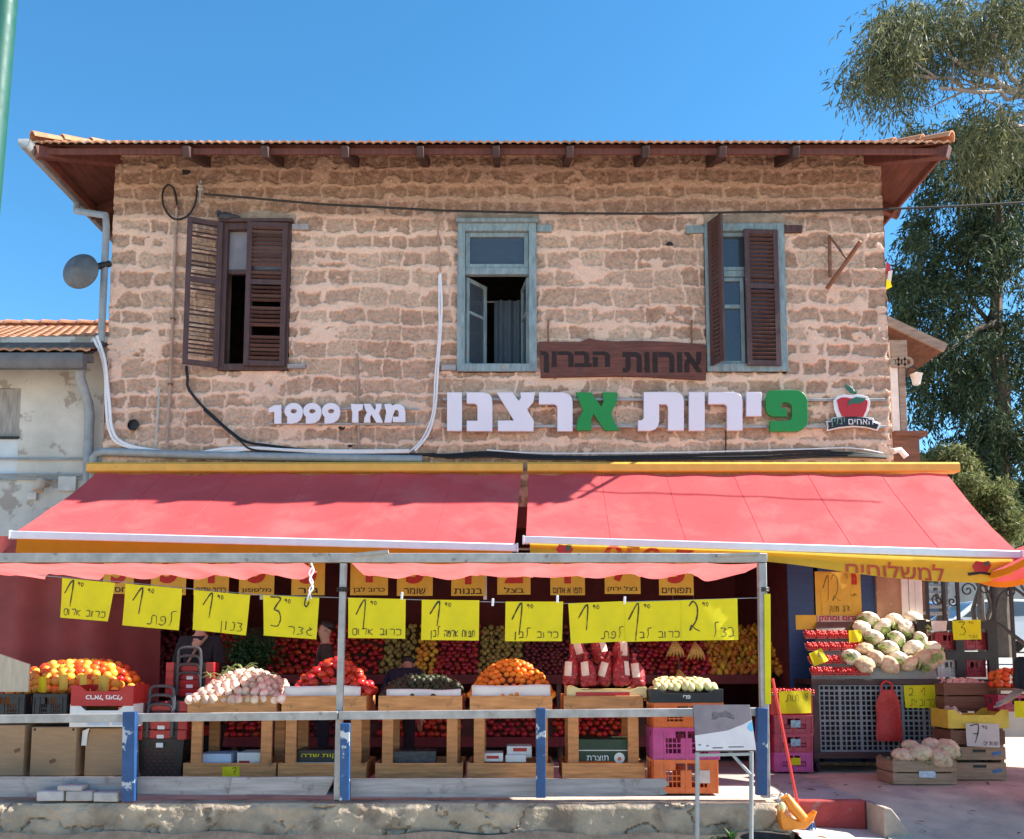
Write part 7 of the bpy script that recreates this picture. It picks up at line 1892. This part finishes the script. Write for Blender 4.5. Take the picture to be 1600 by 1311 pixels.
# black shelf with red crates, seen under the parasol
t = thing('black_shelf', P(1500, 1100, 10.75), 'black metal shelf with dark red crates behind the price cards', 'shelf')
q0, q1 = P(1440, 1062, 10.7), P(1552, 968, 10.7)
for px in (1442, 1500, 1550):
    x = P(px, 1000, 10.7).x; mb = MB(); mb.span((x - .05, 10.7, 0), (x + .05, 10.75, q1.z)); mb.build('upright', BLACKP, t)
for z, d in ((q1.z - .02, .02), (P(0, 1018, 10.7).z, .02), (q0.z - .0, .02)):
    mb = MB(); mb.span((q0.x - .03, 10.69, z - .10), (q1.x + .03, 11.1, z)); mb.build('shelf_board', BLACKP, t)
for a_, b_, c_, d_, l in ((1462, 1498, 988, 1015, 'dark red crate on the black shelf, under the pinkish card'), (1503, 1546, 988, 1015, 'dark red crate on the black shelf, right compartment'), (1505, 1540, 1030, 1058, 'dark red crate on the lower board of the black shelf')):
    crate_px(a_, b_, c_, d_, 10.78, .3, plastic('crimson_crate_plastic', (.30, .02, .04)), l)
crate_px(1465, 1500, 1030, 1058, 10.78, .3, WHITEP, 'white crate on the lower board of the black shelf')
# ---------------------------------------------------------------- info stand, broom, dustpan, red kerb
IY = 7.72
t = thing('info_stand', (P(1132, 1300, IY).x, IY, STREET_Z), 'grey metal lectern stand with a tilted blank panel before the crates', 'stand')
c = [P(1082, 1102, IY + .14), P(1171, 1102, IY + .14), P(1181, 1173, IY - .10), P(1087, 1174, IY - .10)]
n = (c[1] - c[0]).cross(c[3] - c[0]).normalized()
if n.y > 0: n = -n
mb = MB(); mb.add([q + n * .012 for q in c] + [q - n * .012 for q in c], [(0, 3, 2, 1), (4, 5, 6, 7), (0, 1, 5, 4), (1, 2, 6, 5), (2, 3, 7, 6), (3, 0, 4, 7)]); mb.build('panel', mat('brushed_grey_panel', (.075, .066, .08), .5, .15, 5, .03, metal=.0, spec=.25), t, bevel=.002)
def on_panel(u, v): return (c[0] * (1 - u) + c[1] * u) * (1 - v) + (c[3] * (1 - u) + c[2] * u) * v + n * .0135
mb = MB(); mb.add([on_panel(u, v) for u, v in ((.0, .68), (.55, .58), (.85, .44), (1, .34), (1, 1), (0, 1))], [(0, 1, 2, 3, 4, 5)]); mb.build('pale_print', mat('pale_grey_print', (.23, .235, .26), .5, .08, 5, 0), t)
mb = MB(); mb.add([on_panel(u, v) - n * .001 + n * .002 for u, v in ((.90, .52), (.94, .42), (1, .38), (1, .58), (.95, .6))], [(0, 1, 2, 3, 4)]); mb.build('blue_print', mat('sky_blue_print', (.05, .20, .33), .35, .05, 5, 0), t)
mb = MB(); rr = random.Random(9)
mb.add([on_panel(u, v) + n * .001 for u, v in ((.32, .20), (.36, .15), (.42, .19), (.50, .17), (.56, .14), (.64, .18), (.70, .24), (.71, .32), (.64, .30), (.55, .26), (.46, .27), (.38, .33), (.31, .32), (.34, .26))], [tuple(range(14))]); mb.build('faded_picture', mat('faded_dark_print', (.03, .025, .035), .5, .5, 30, 0), t)
mb = MB()
for u0, u1, v in ((.05, .09, .88), (.18, .22, .90), (.28, .45, .945), (.55, .8, .93)):
    mb.add([on_panel(u0, v - .012) + n * .001, on_panel(u1, v - .012) + n * .001, on_panel(u1, v + .012) + n * .001, on_panel(u0, v + .012) + n * .001], [(0, 3, 2, 1)])
mb.build('small_marks', mat('faded_dark_print', (.03, .025, .035), .5, .5, 30, 0), t)
for q, bx in ((c[3], P(1089, 1325, IY - .05)), (c[2], P(1173, 1325, IY - .05))):
    bx.z = STREET_Z; bx.y = IY - .06
    mb = MB(); mb.tube([q + Vector((.02 if q is c[3] else -.03, .03, -.01)), (bx.x, bx.y, STREET_Z)], .019, 10); mb.build('leg', GREYPAINT, t)
mb = MB(); mb.bar(c[3] + Vector((.02, .03, -.035)), c[2] + Vector((-.03, .03, -.03)), .025, .025); mb.build('cross_bar', GREYPAINT, t)
mb = MB(); mb.tube([c[2] + Vector((-.22, .05, .0)), c[2] + Vector((-.05, .0, -.20))], .014, 8); mb.build('brace', GREYPAINT, t)
# red kerb and step
t = thing('red_kerb', ((C_X + E_X) / 2 + .1, 8.3, STREET_Z), 'dark red painted kerb stone at the edge of the stall floor', 'kerb')
a, b = P(1250, 1290, 8.3), P(1350, 1256, 8.3)
mb = MB(); mb.span((C_X + .12, 8.28, STREET_Z), (E_X - .02, 8.37, .012)); mb.build('stone', mat('worn_red_kerb_paint', (.34, .045, .04), .75, .35, 4, .4, 25, worn=(.26, .17, .14), wscale=5, wlo=.56, whi=.66), t, bevel=.02)
mb = MB(); mb.prism([(E_X - .015, .005), (E_X + .05, .0), (E_X + .30, STREET_Z), (E_X - .015, STREET_Z)], 7.9, 8.36); mb.build('concrete_wedge', mat('kerb_concrete', (.32, .26, .21), .9, .25, 5, .4), t, bevel=.01)
# broom
t = thing('broom', P(1252, 1290, 7.9), 'broom with a red handle and blue bristle head leaning on the post', 'broom')
BRY = 8.14
h0, h1 = P(1250, 1276, BRY), P(1207, 1060, 8.16)
mb = MB(); mb.tube([h0, h1], .014, 8); mb.build('handle', plastic('red_broom_handle', (.55, .03, .025)), t)
hd = P(1255, 1284, BRY); dv = Vector((.97, -.22, .16)).normalized()
mb = MB(); mb.bar(hd - dv * .09, hd + dv * .09, .045, .04); mb.build('head', plastic('grey_broom_head', (.40, .42, .46)), t, bevel=.01)
mb = MB()
for k in range(170):
    s = random.uniform(-.088, .088); o = Vector((random.uniform(-.018, .018), random.uniform(-.018, .018), 0)); p = hd + dv * s + o + Vector((0, 0, -.012))
    mb.tube([p, p + Vector((o.x * .9, o.y * .9 - .012, -.065 * random.uniform(.85, 1.05)))], [.0035, .0025], 4, False)
mb.build('bristles', plastic('blue_bristles', (.03, .15, .36)), t)
# orange dustpan standing against the wall end
t = thing('dustpan', P(1240, 1296, 7.98), 'orange plastic dustpan with a thick upright handle by the broom', 'dustpan')
ORP = plastic('orange_dustpan_plastic', (.72, .22, .01))
pts = [P(x, y, 7.96) for x, y in ((1216, 1257), (1226, 1272), (1244, 1281), (1262, 1276), (1274, 1266), (1268, 1282), (1256, 1294), (1221, 1296), (1217, 1280))]
z_ = lambda q: max(q.z, STREET_Z + .005)
mb = MB(); mb.prism([(q.x, z_(q)) for q in pts], 7.90, 8.02); mb.build('pan', ORP, t, bevel=.012)
mb = MB(); q = [P(1222, 1250, 7.97), P(1229, 1246, 7.97), P(1240, 1262, 7.94), P(1256, 1280, 7.92)]; mb.tube([q[0], q[1], q[2], q[3]], [.028, .040, .050, .045], 12); mb.build('handle', ORP, t)
mb = MB(); mb.ball(P(1222, 1262, 7.93), (.035, .03, .05), 12, 8); mb.build('scoop_lip', plastic('pale_yellow_plastic', (.72, .62, .28)), t)

# ---------------------------------------------------------------- annexe, stairs, railing, cars behind on the right
t = thing('annexe', (5.35, 13.5, 0), 'small timber annexe with a tiled lean-to roof behind the right corner', 'annexe')
AYY = 13.4
q0, q1 = P(1391, 512, AYY), P(1466, 548, AYY)
mb = MB(); tile = []
n = 12
for (ya, yb) in ((AYY - .3, AYY + 2.2),):
    mb.grid(lambda u, v: (q0.x - .3 + (q1.x - q0.x + .3) * v, ya + (yb - ya) * u, q0.z + .12 + (q1.z - q0.z - .12) * v + .03 * abs(math.sin(u * math.pi * 14)) + .02 * ((v * 5) % 1 < .5)), 112, 10)
mb.build('roof', TILE, t, angle=60)
mb = MB()
mb.grid(lambda u, v: (q0.x - .3 + (q1.x - q0.x + .3) * v, AYY - .3 + 2.5 * u, q0.z + .08 + (q1.z - q0.z - .12) * v - .02), 2, 2)
mb.build('eave_boards', DKW, t)
PALEW = mat('pale_weathered_timber', (.27, .215, .17), .8, .3, 4, .3, 30, stretch=(1, 1, 6))
mb = MB(); mb.bar((q0.x - .2, AYY - .28, q0.z + .02), (q1.x - .03, AYY - .28, q1.z - .06), .05, .13); mb.build('barge_board', PALEW, t)
a, b = P(1394, 700, AYY), P(1415, 545, AYY); mb = MB(); mb.span((a.x - .4, AYY, 3.4), (a.x + .10, AYY + 2, b.z + .1)); mb.build('side_wall', PALEW, t)
for pa, pb, m in ((1395, 1403, WHITEC), (1406, 1413, PALEW)):
    a, b = P(pa, 690, AYY - .2), P(pb, 572, AYY - .2); mb = MB(); mb.span((a.x, AYY - .22, a.z), (b.x, AYY - .14, b.z + .4)); mb.build('post', m, t, bevel=.005)
mb = MB()
for k in range(3):
    c_ = P(1398 + 10 * k, 566, AYY - .25); mb.lathe([(.045, -.02), (.085, -.02), (.085, .02), (.045, .02), (.045, -.02)], c_, 14, (0, 1, 0))
a, b = P(1392, 558, AYY - .25), P(1416, 532, AYY - .25); mb.span((a.x, AYY - .27, a.z), (b.x, AYY - .23, b.z)); mb.build('fretwork', PALEW, t)
a, b = P(1394, 720, AYY), P(1428, 684, AYY); mb = MB(); mb.span((a.x - .1, AYY - .35, b.z - .05), (b.x + .05, AYY + 2, b.z + .02)); mb.span((a.x - .1, AYY - .3, 1.0), (b.x - .06, AYY + 2, b.z - .05)); mb.build('balcony_base', DKW, t)
mb = MB(); mb.tube([P(1396, 705, AYY - .4), P(1406, 703, AYY - .4), P(1416, 714, AYY - .4)], .045, 8); mb.build('white_handrail', WHITEP, t)
t = thing('wall_lantern', P(1420, 575, AYY - .3), 'small white lantern on a curled bracket beside the annexe', 'lantern')
c_ = P(1432, 592, AYY - .3); mb = MB(); mb.lathe([(.0, .12), (.02, .10), (.10, .07), (.09, .06), (.055, -.09), (.0, -.10)], c_, 8); mb.build('lamp_body', mat('milky_lantern', (.62, .62, .60), .3, .1), t)
mb = MB(); mb.tube(smooth([P(x, y, AYY - .3) for x, y in ((1416, 588), (1419, 577), (1427, 573), (1433, 578), (1432, 584))], 4), .012, 6); mb.build('bracket', DKIRON, t)
# bunting scrap under the right eave
t = thing('flag_scrap', P(1388, 430, 11.0), 'small red white and yellow flag scraps at the right wall corner', 'flag')
for (pp, m) in ((((1385, 408), (1392, 412), (1395, 426), (1387, 432)), REDC), (((1388, 424), (1396, 421), (1394, 440), (1389, 436)), WHITEC), (((1385, 436), (1392, 438), (1396, 446), (1387, 450)), PAPERY)):
    mb = MB(); mb.add([P(x, y, 11.0) + Vector((0, .02 * i, 0)) for i, (x, y) in enumerate(pp)], [(0, 1, 2, 3)]); mb.build('cloth_piece', m, t)
# iron railing with scrolls and steps
t = thing('iron_railing', P(1540, 1000, 12.6), 'black wrought iron railing with scrollwork in front of the parked cars', 'railing')
RY = 12.6
for px in (1452, 1478, 1500, 1556, 1584, 1615):
    mb = MB(); a, b = P(px, 1010, RY), P(px, 880, RY); mb.span((a.x - .02, RY - .02, .9), (a.x + .02, RY + .02, b.z)); mb.build('post', DKIRON, t)
mb = MB(); mb.tube([P(1480, 902, RY), P(1560, 900, RY), P(1600, 930, RY), P(1660, 980, RY)], .022, 8); mb.build('top_rail', DKIRON, t)
mb = MB(); mb.tube([P(1440, 972, RY), P(1560, 975, RY), P(1660, 1050, RY)], .03, 8); mb.build('bottom_rail', DKIRON, t)
def scroll(px, py, r, s, turn=1.6, a0=0):
    return [P(px, py, RY) + Vector((s * r * (1 - k / 26) * math.cos(a0 + 2 * math.pi * turn * k / 26), 0, r * (1 - k / 26) * math.sin(a0 + 2 * math.pi * turn * k / 26))) for k in range(25)]
for px, py, r, s, a0 in ((1512, 922, .11, 1, 0), (1538, 918, .12, -1, 1), (1570, 905, .09, 1, 2), (1577, 925, .10, -1, .5), (1465, 938, .09, 1, 1.5), (1488, 940, .08, -1, 2)):
    mb = MB(); mb.tube(scroll(px, py, r, s, 1.6, a0), .011, 6); mb.build('scroll', DKIRON, t)
for pp in ([(1500, 905), (1525, 908), (1545, 925), (1552, 950)], [(1556, 950), (1562, 930), (1580, 915), (1584, 902)]):
    mb = MB(); mb.tube(smooth([P(x, y, RY) for x, y in pp], 5), .011, 6); mb.build('curved_bar', DKIRON, t)
t = thing('metal_stairs', P(1456, 960, 13.2), 'dark metal staircase with open treads behind the white posts', 'stairs')
for k in range(7):
    a, b = P(1438, 958 - 11 * k, 13.0 + .22 * k), P(1474, 955 - 11 * k, 13.0 + .22 * k)
    mb = MB(); mb.span((a.x, a.y, a.z - .02), (b.x + .1, a.y + .24, a.z + .02)); mb.build('tread', GREYPAINT, t)
for px in (1438, 1479):
    mb = MB(); mb.bar(P(px, 972, 12.98), P(px, 888, 14.5), .04, .16); mb.build('stringer', DKIRON, t)
# parked cars on the higher ground
def car(cx, cy, base, paint, label, length=4.2, face=1):
    t = thing('parked_car', (cx, cy, base), label, 'car')
    L2 = length / 2; W = 1.72
    prof = [(-L2, .32), (-L2 + .02, .62), (-L2 + .12, .78), (-L2 + .95, .92), (-L2 + 1.65, 1.42), (-L2 + 2.2, 1.48), (L2 - .75, 1.44), (L2 - .18, 1.02), (L2 - .03, .85), (L2, .5), (L2 - .04, .30)]
    def T(x, y, z):
        k = 1 - .16 * max(0, (z - .85) / .6)
        return (cx + face * x, cy + y * k, base + z)
    mb = MB(); n = len(prof)
    vs_ = [T(x, y, z) for y in (-W / 2, -W / 2 + .06, 0, W / 2 - .06, W / 2) for x, z in [(px_ * (.985 if abs(y) > W / 2 - .01 else 1), pz if abs(y) < W / 2 - .01 else pz - .03 * (pz > .5)) for px_, pz in prof]]
    fs = [(r_ * n + i, r_ * n + (i + 1) % n, (r_ + 1) * n + (i + 1) % n, (r_ + 1) * n + i) for r_ in range(4) for i in range(n)] + [tuple(range(n - 1, -1, -1)), tuple(4 * n + i for i in range(n))]
    mb.add(vs_, fs); mb.build('body', paint, t, angle=40, bevel=.03)
    for s in (-1, 1):
        for w in ([(-L2 + 1.12, .95), (-L2 + 1.70, 1.36), (-L2 + 2.12, 1.40), (-L2 + 2.12, .96)], [(-L2 + 2.2, .96), (-L2 + 2.2, 1.40), (L2 - .82, 1.36), (L2 - .45, 1.02)]):
            mb = MB(); mb.add([Vector(T(x, s * (W / 2 + .004), z)) for x, z in w], [(0, 1, 2, 3)]); mb.build('side_window', GLASS, t)
    for a_, b_ in (((-L2 + 1.0, .95), (-L2 + 1.62, 1.39)), ((L2 - .70, 1.41), (L2 - .22, 1.06))):
        mb = MB(); o = (-.012 if a_[0] < 0 else .012)
        mb.add([T(a_[0] + o, -.66, a_[1] + .012), T(a_[0] + o, .66, a_[1] + .012), T(b_[0] + o, .62, b_[1] + .012), T(b_[0] + o, -.62, b_[1] + .012)], [(0, 1, 2, 3)]); mb.build('windscreen', GLASS, t)
    for x in (-L2 + .8, L2 - .8):
        for s in (-1, 1):
            w = MB().lathe([(0, -.09), (.30, -.09), (.33, -.06), (.33, .06), (.30, .09), (0, .09)], T(x, s * (W / 2 - .05), .33), 20, (0, 1, 0)).build('wheel', BLACK, t)
            MB().lathe([(0, -.02), (.19, -.02), (.2, .0), (0, .0)], Vector(T(x, s * (W / 2 + .045), .33)), 16, (0, 1, 0)).build('rim', GALV, w)
    for s in (-1, 1):
        mb = MB(); mb.ball(T(-L2 + .06, s * .62, .68), (.05, .16, .08), 10, 7); mb.build('headlight', WHITEP, t)
CARW = mat('white_car_paint', (.70, .70, .70), .2, .04, 3, 0, coat=.8); CARB = mat('blue_car_paint', (.10, .24, .48), .2, .06, 3, 0, coat=.8)
ga = lambda y: 1.15 + 2.2 * (y - 15.5) / 60
qa = P(1490, 960, 25.0); car(qa.x + .8, 25.0, ga(25.0), CARW, 'white parked car behind the iron railing')
qb = P(1462, 960, 27.0); car(qb.x - .1, 27.6, ga(27.6), CARB, 'light blue parked car behind the metal stairs', 3.9, -1)
mb = MB(); mb.span((5.2, 31.0, 1.3), (34, 31.3, P(1540, 893, 31).z)); tag(mb.build('boundary_wall', mat('grey_rendered_wall', (.34, .32, .29), .9, .2, 2, .3)), 'plain grey wall behind the parked cars', 'wall')

# ================================================================ trees
def leaf_mat(name, c0, c1, tr=.35):
    m, nt, b = new_mat(name)
    oi = nt.nodes.new('ShaderNodeNewGeometry')
    c = mixc(nt, oi.outputs['Random Per Island'], c0, c1)
    nt.links.new(c, b.inputs['Base Color']); b.inputs['Roughness'].default_value = .55; b.inputs['Specular IOR Level'].default_value = .08
    t = nt.nodes.new('ShaderNodeBsdfTranslucent'); nt.links.new(c, t.inputs['Color'])
    mx = nt.nodes.new('ShaderNodeMixShader'); mx.inputs[0].default_value = tr
    nt.links.new(b.outputs[0], mx.inputs[1]); nt.links.new(t.outputs[0], mx.inputs[2]); nt.links.new(mx.outputs[0], nt.nodes['Material Output'].inputs[0])
    return m
def leaves_np(clumps, n_per, size, droop, seed, aspect=.2, spread=1.0):
    """many small leaves round clump centres (x, y, z, radius)"""
    r = np.random.default_rng(seed)
    C = np.array(clumps); w = C[:, 3] ** 2; w = w / w.sum()
    N = int(n_per)
    idx = r.choice(len(C), N, p=w)
    off = r.normal(0, 1, (N, 3)); off /= np.linalg.norm(off, axis=1)[:, None]; off *= (r.random(N) ** .45)[:, None]
    p = C[idx, :3] + off * C[idx, 3:4] * np.array([1, 1, .85]) * spread
    d = r.normal(0, 1, (N, 3)); d[:, 2] -= droop; d /= np.linalg.norm(d, axis=1)[:, None]
    s = np.cross(d, r.normal(0, 1, (N, 3))); s /= np.linalg.norm(s, axis=1)[:, None]
    L_ = size * r.uniform(.6, 1.3, N)[:, None]
    w_ = L_ * aspect
    v = np.stack([p, p + d * L_ * .45 + s * w_ / 2, p + d * L_, p + d * L_ * .45 - s * w_ / 2], 1).reshape(-1, 3)
    return v
def leaf_object(name, v, m, parent):
    n = len(v) // 4
    me = bpy.data.meshes.new(name); org = np.array(origin_of(parent))
    me.vertices.add(len(v)); me.vertices.foreach_set('co', (v - org).astype(np.float32).ravel())
    me.loops.add(n * 4); me.loops.foreach_set('vertex_index', np.arange(n * 4, dtype=np.int32))
    me.polygons.add(n); me.polygons.foreach_set('loop_start', np.arange(0, n * 4, 4, dtype=np.int32))
    me.materials.append(m); me.update(calc_edges=True)
    o = bpy.data.objects.new(name, me); COL.objects.link(o); o.parent = parent
    return o
BARK = mat('pale_smooth_bark', (.28, .24, .215), .8, .25, 4, .3, 20); BARKD = mat('dark_bark', (.12, .09, .07), .9, .3, 6, .5, 20)
def limb(mb, a, b, r0, r1, seed, k=6, wob=.05):
    rr = random.Random(seed); a, b = Vector(a), Vector(b); pts = []
    for i in range(k + 1):
        t_ = i / k; pts.append(a.lerp(b, t_) + Vector((rr.uniform(-1, 1), rr.uniform(-1, 1), rr.uniform(-1, 1))) * wob * (b - a).length * math.sin(math.pi * t_))
    mb.tube(pts, [r0 + (r1 - r0) * i / k for i in range(k + 1)], 8); return pts
def px_clumps(specs, Y, dY, n, seed, rlo, rhi):
    """clump centres scattered through ellipses given as (px, py, rx, ry) at depth about Y"""
    rr = random.Random(seed); out = []
    for (cx, cy, rx, ry, k) in specs:
        for _ in range(int(n * k)):
            a = rr.uniform(0, 2 * math.pi); q = math.sqrt(rr.random())
            y = Y + rr.uniform(-dY, dY); p = P(cx + rx * q * math.cos(a), cy + ry * q * math.sin(a), y)
            out.append((p.x, p.y, p.z, rr.uniform(rlo, rhi)))
    return out
# eucalyptus, crown reaching in from the right
TY = 17.0
b0 = P(1690, 900, TY); b0.z = 1.2
t = thing('eucalyptus_tree', b0, 'tall eucalyptus with drooping grey green leaves leaning in from top corner', 'tree')
cl = px_clumps([(1440, 70, 75, 44, .9), (1385, 104, 46, 26, .5), (1480, 10, 125, 40, 1.0), (1565, 45, 80, 44, .8), (1405, 50, 40, 30, .35), (1345, 110, 14, 10, .1), (1660, 40, 110, 110, 1.2), (1590, 200, 60, 40, .5), (1530, 230, 50, 44, .6), (1545, 180, 34, 22, .3), (1700, 180, 90, 120, .8), (1412, 136, 34, 10, .15)], TY, 1.6, 30, 3, .16, .42)
def sprays(clumps, n, size, seed, aspect=.16, k=11):
    """hanging twigs set with narrow leaves"""
    r = np.random.default_rng(seed); C = np.array(clumps); w = C[:, 3] ** 2; w = w / w.sum()
    idx = r.choice(len(C), n, p=w)
    o = r.normal(0, 1, (n, 3)); o /= np.linalg.norm(o, axis=1)[:, None]
    p0 = C[idx, :3] + o * C[idx, 3:4] * r.random((n, 1)) ** .5
    dirn = np.stack([r.normal(-.15, .55, n), r.normal(0, .5, n), r.normal(-.55, .45, n)], -1)
    out = []
    for j in range(k):
        t = (j + .5) / k
        q = p0 + dirn * t * .55 + np.array([0, 0, -1]) * (t ** 2) * .28
        d = dirn * .5 + r.normal(0, .55, (n, 3)); d[:, 2] -= .75; d /= np.linalg.norm(d, axis=1)[:, None]
        s_ = np.cross(d, r.normal(0, 1, (n, 3))); s_ /= np.linalg.norm(s_, axis=1)[:, None]
        L_ = size * r.uniform(.6, 1.25, (n, 1)); w_ = L_ * aspect
        out.append(np.stack([q, q + d * L_ * .4 + s_ * w_ / 2, q + d * L_, q + d * L_ * .4 - s_ * w_ / 2], 1).reshape(-1, 3))
    return np.concatenate(out)
v = sprays(cl, 3700, .165, 5)
leaf_object('crown', v, leaf_mat('eucalyptus_leaf', (.030, .050, .028), (.185, .185, .085), .3), t)
mb = MB(); tr = limb(mb, b0, P(1640, 230, TY), .34, .22, 1, 12, .006)
f = P(1640, 230, TY)
for k, (px, py, dy, r0) in enumerate(((1600, 150, 0, .12), (1490, 92, -1.1, .06), (1540, 40, -1.0, .05), (1430, 118, -.9, .035), (1620, 20, 0, .08), (1470, 138, -1.2, .04), (1560, 200, -.8, .06))):
    s = f if k in (0, 4) else P(1600, 150, TY) if k < 6 else P(1620, 190, TY)
    pts = limb(mb, s, P(px, py, TY + dy), r0, .03, 10 + k)
    for j in range(4):
        e = pts[2 + j] + Vector((random.uniform(-1.1, .6), random.uniform(-.7, .7), random.uniform(-.3, .8))); limb(mb, pts[2 + j], e, .025, .008, 60 + 5 * k + j, 4)
mb.build('trunk', BARK, t)
# dense dark tree
TY2 = 21.0
b1 = P(1560, 900, TY2); b1.z = 1.3
t = thing('dense_dark_tree', b1, 'dense dark green tree filling the gap right of the stone building', 'tree')
cl = px_clumps([(1490, 262, 50, 50, .4), (1575, 300, 70, 80, .8), (1500, 395, 85, 70, .8), (1600, 430, 80, 100, .8), (1465, 495, 60, 65, .6), (1550, 560, 110, 80, 1.0), (1480, 605, 60, 50, .6), (1590, 690, 60, 70, .6), (1530, 680, 40, 50, .35), (1650, 600, 60, 200, .8), (1412, 440, 20, 36, .2), (1545, 770, 26, 50, .25), (1425, 208, 16, 10, .08), (1590, 232, 60, 40, .6), (1520, 215, 40, 26, .35), (1440, 350, 22, 40, .2)], TY2, 1.8, 40, 8, .18, .5)
v = np.concatenate([sprays(cl, 3800, .16, 6, .24), leaves_np(cl, 30000, .17, .6, 16, .3, 1.0)])
leaf_object('crown', v, leaf_mat('dark_evergreen_leaf', (.018, .038, .024), (.095, .125, .062), .25), t)
mb = MB(); limb(mb, b1, P(1560, 300, TY2), .30, .10, 2, 10, .012)
for k, (px, py) in enumerate(((1480, 420), (1620, 400), (1470, 560), (1620, 600), (1500, 300), (1600, 260), (1510, 690))):
    limb(mb, P(1560, 380 + 60 * (k % 5), TY2), P(px, py, TY2 + random.uniform(-1, 1)), .09, .02, 30 + k)
mb.build('trunk', BARKD, t)
# paler bushes below
for k, (cx, cy, rx, ry, Y, n, c0, c1, lab) in enumerate(((1470, 740, 50, 50, 20.0, 9000, (.12, .15, .05), (.30, .29, .13), 'sunlit pale green bush behind the awning end'), (1530, 800, 60, 50, 19.0, 8000, (.10, .13, .045), (.26, .26, .11), 'sunlit pale green bush between awning and parasol'), (1610, 790, 60, 70, 22.5, 7000, (.05, .08, .03), (.16, .19, .08), 'darker green bush at the far right above the parasol'), (1420, 850, 60, 60, 23.0, 5000, (.06, .09, .035), (.16, .19, .07), 'green bush low behind the shop corner'))):
    b_ = P(cx, 905, Y); b_.z = ga(Y) if Y > 15 else 0
    t = thing('bush', b_, lab, 'bush')
    cl = px_clumps([(cx, cy, rx, ry, 1)], Y, .9, 34, 40 + k, .2, .42)
    leaf_object('crown', leaves_np(cl, int(n * 1.8), .125, .2, 50 + k, .36), leaf_mat('bush_leaf', c0, c1), t)
    mb = MB(); limb(mb, b_, P(cx, cy, Y), .10, .03, 70 + k); limb(mb, b_, P(cx - rx * .5, cy, Y), .06, .02, 80 + k); limb(mb, b_, P(cx + rx * .5, cy + 5, Y), .06, .02, 90 + k); mb.build('trunk', BARKD, t)
# wooded slope far behind
mb = MB()
rr = random.Random(21)
cl = [(9 + 34 * rr.random() , 44 + 6 * rr.random(), 2 + 8 * rr.random() ** 1.3, rr.uniform(.8, 1.6)) for _ in range(120)]
v = leaves_np(cl, 30000, .42, .2, 77, .5)
n = len(v) // 4; mb.add(v.tolist(), [(4 * i, 4 * i + 1, 4 * i + 2, 4 * i + 3) for i in range(n)])
tag(mb.build('far_wood', leaf_mat('far_leaf', (.035, .06, .03), (.11, .14, .06)), smooth=False), 'far green wood behind the parked cars and the wall', 'wood', kind='stuff')

# ---------------------------------------------------------------- small litter and weeds
LITL = mat('dry_leaf', (.22, .15, .06), .8, .3, 20, .1, rnd=.4, hue=.04)
mb = MB(); mb.grid(lambda u, v: ((u - .5) * .03 * math.sin(math.pi * (.1 + .8 * v)), (v - .5) * .075, .006 + .010 * math.sin(math.pi * v) * (1 if u < .5 else .6)), 4, 6)
lf0 = mb.build('fallen_leaf', LITL)
rr = random.Random(31)
def ground_z(x, y):
    if x < C_X + .05: return .003 if y > 8.14 else STREET_Z + .012
    if x < E_X: return .004 if y > 8.38 else STREET_Z + .012 + .095 * float(sstep(0, .75, np.array((y - 7.15) / 1.16))) * (1 - .5 * (x - 2.5) / (E_X - 2.2)) + .004
    return rampz(x, y) + .012
for i in range(46):
    x, y = (rr.uniform(2.55, 5.6), rr.uniform(7.5, 9.9)) if i < 34 else (rr.uniform(2.0, 5.0), rr.uniform(8.5, 9.6))
    if C_X + .05 < x < E_X + .35 and 7.9 < y < 8.45: y = 7.6
    o = lf0 if i == 0 else lf0.copy()
    if i: COL.objects.link(o)
    o.location = (x, y, ground_z(x, y)); o.rotation_euler = (rr.uniform(-.2, .2), rr.uniform(-.2, .2), rr.uniform(0, 6.28)); k = rr.uniform(.5, 1.3); o.scale = (k, k, k)
    tag(o, 'dry brown leaf lying on the pavement by the cart', 'leaf', 'dry leaves fallen on the pavement')
def weed(px, Y, n, h, lab, seed):
    b = P(px, 1300, Y); b.z = STREET_Z + .02; t = thing('weed', b, lab, 'weed'); rr = random.Random(seed); mb = MB()
    for k in range(n):
        a = rr.uniform(0, 6.28); r = rr.uniform(.02, .09); hh = h * rr.uniform(.4, 1)
        p0 = b; p1 = b + Vector((math.cos(a) * r, math.sin(a) * r * .6, hh)); s = Vector((-math.sin(a), math.cos(a), 0)) * .009
        m_ = p0.lerp(p1, .55) + Vector((0, 0, .02)); mb.add([p0, m_ + s, p1, m_ - s], [(0, 1, 2, 3)])
    mb.build('leaves', mat('weed_green', (.07, .16, .03), .6, .3, 20, .1, trans=.2), t, smooth=False)
weed(1143, 7.93, 34, .13, 'small green weed growing at the foot of low wall by the info stand', 2)
weed(1118, 7.95, 14, .07, 'tiny green weed beside the larger one at the low wall foot', 5)
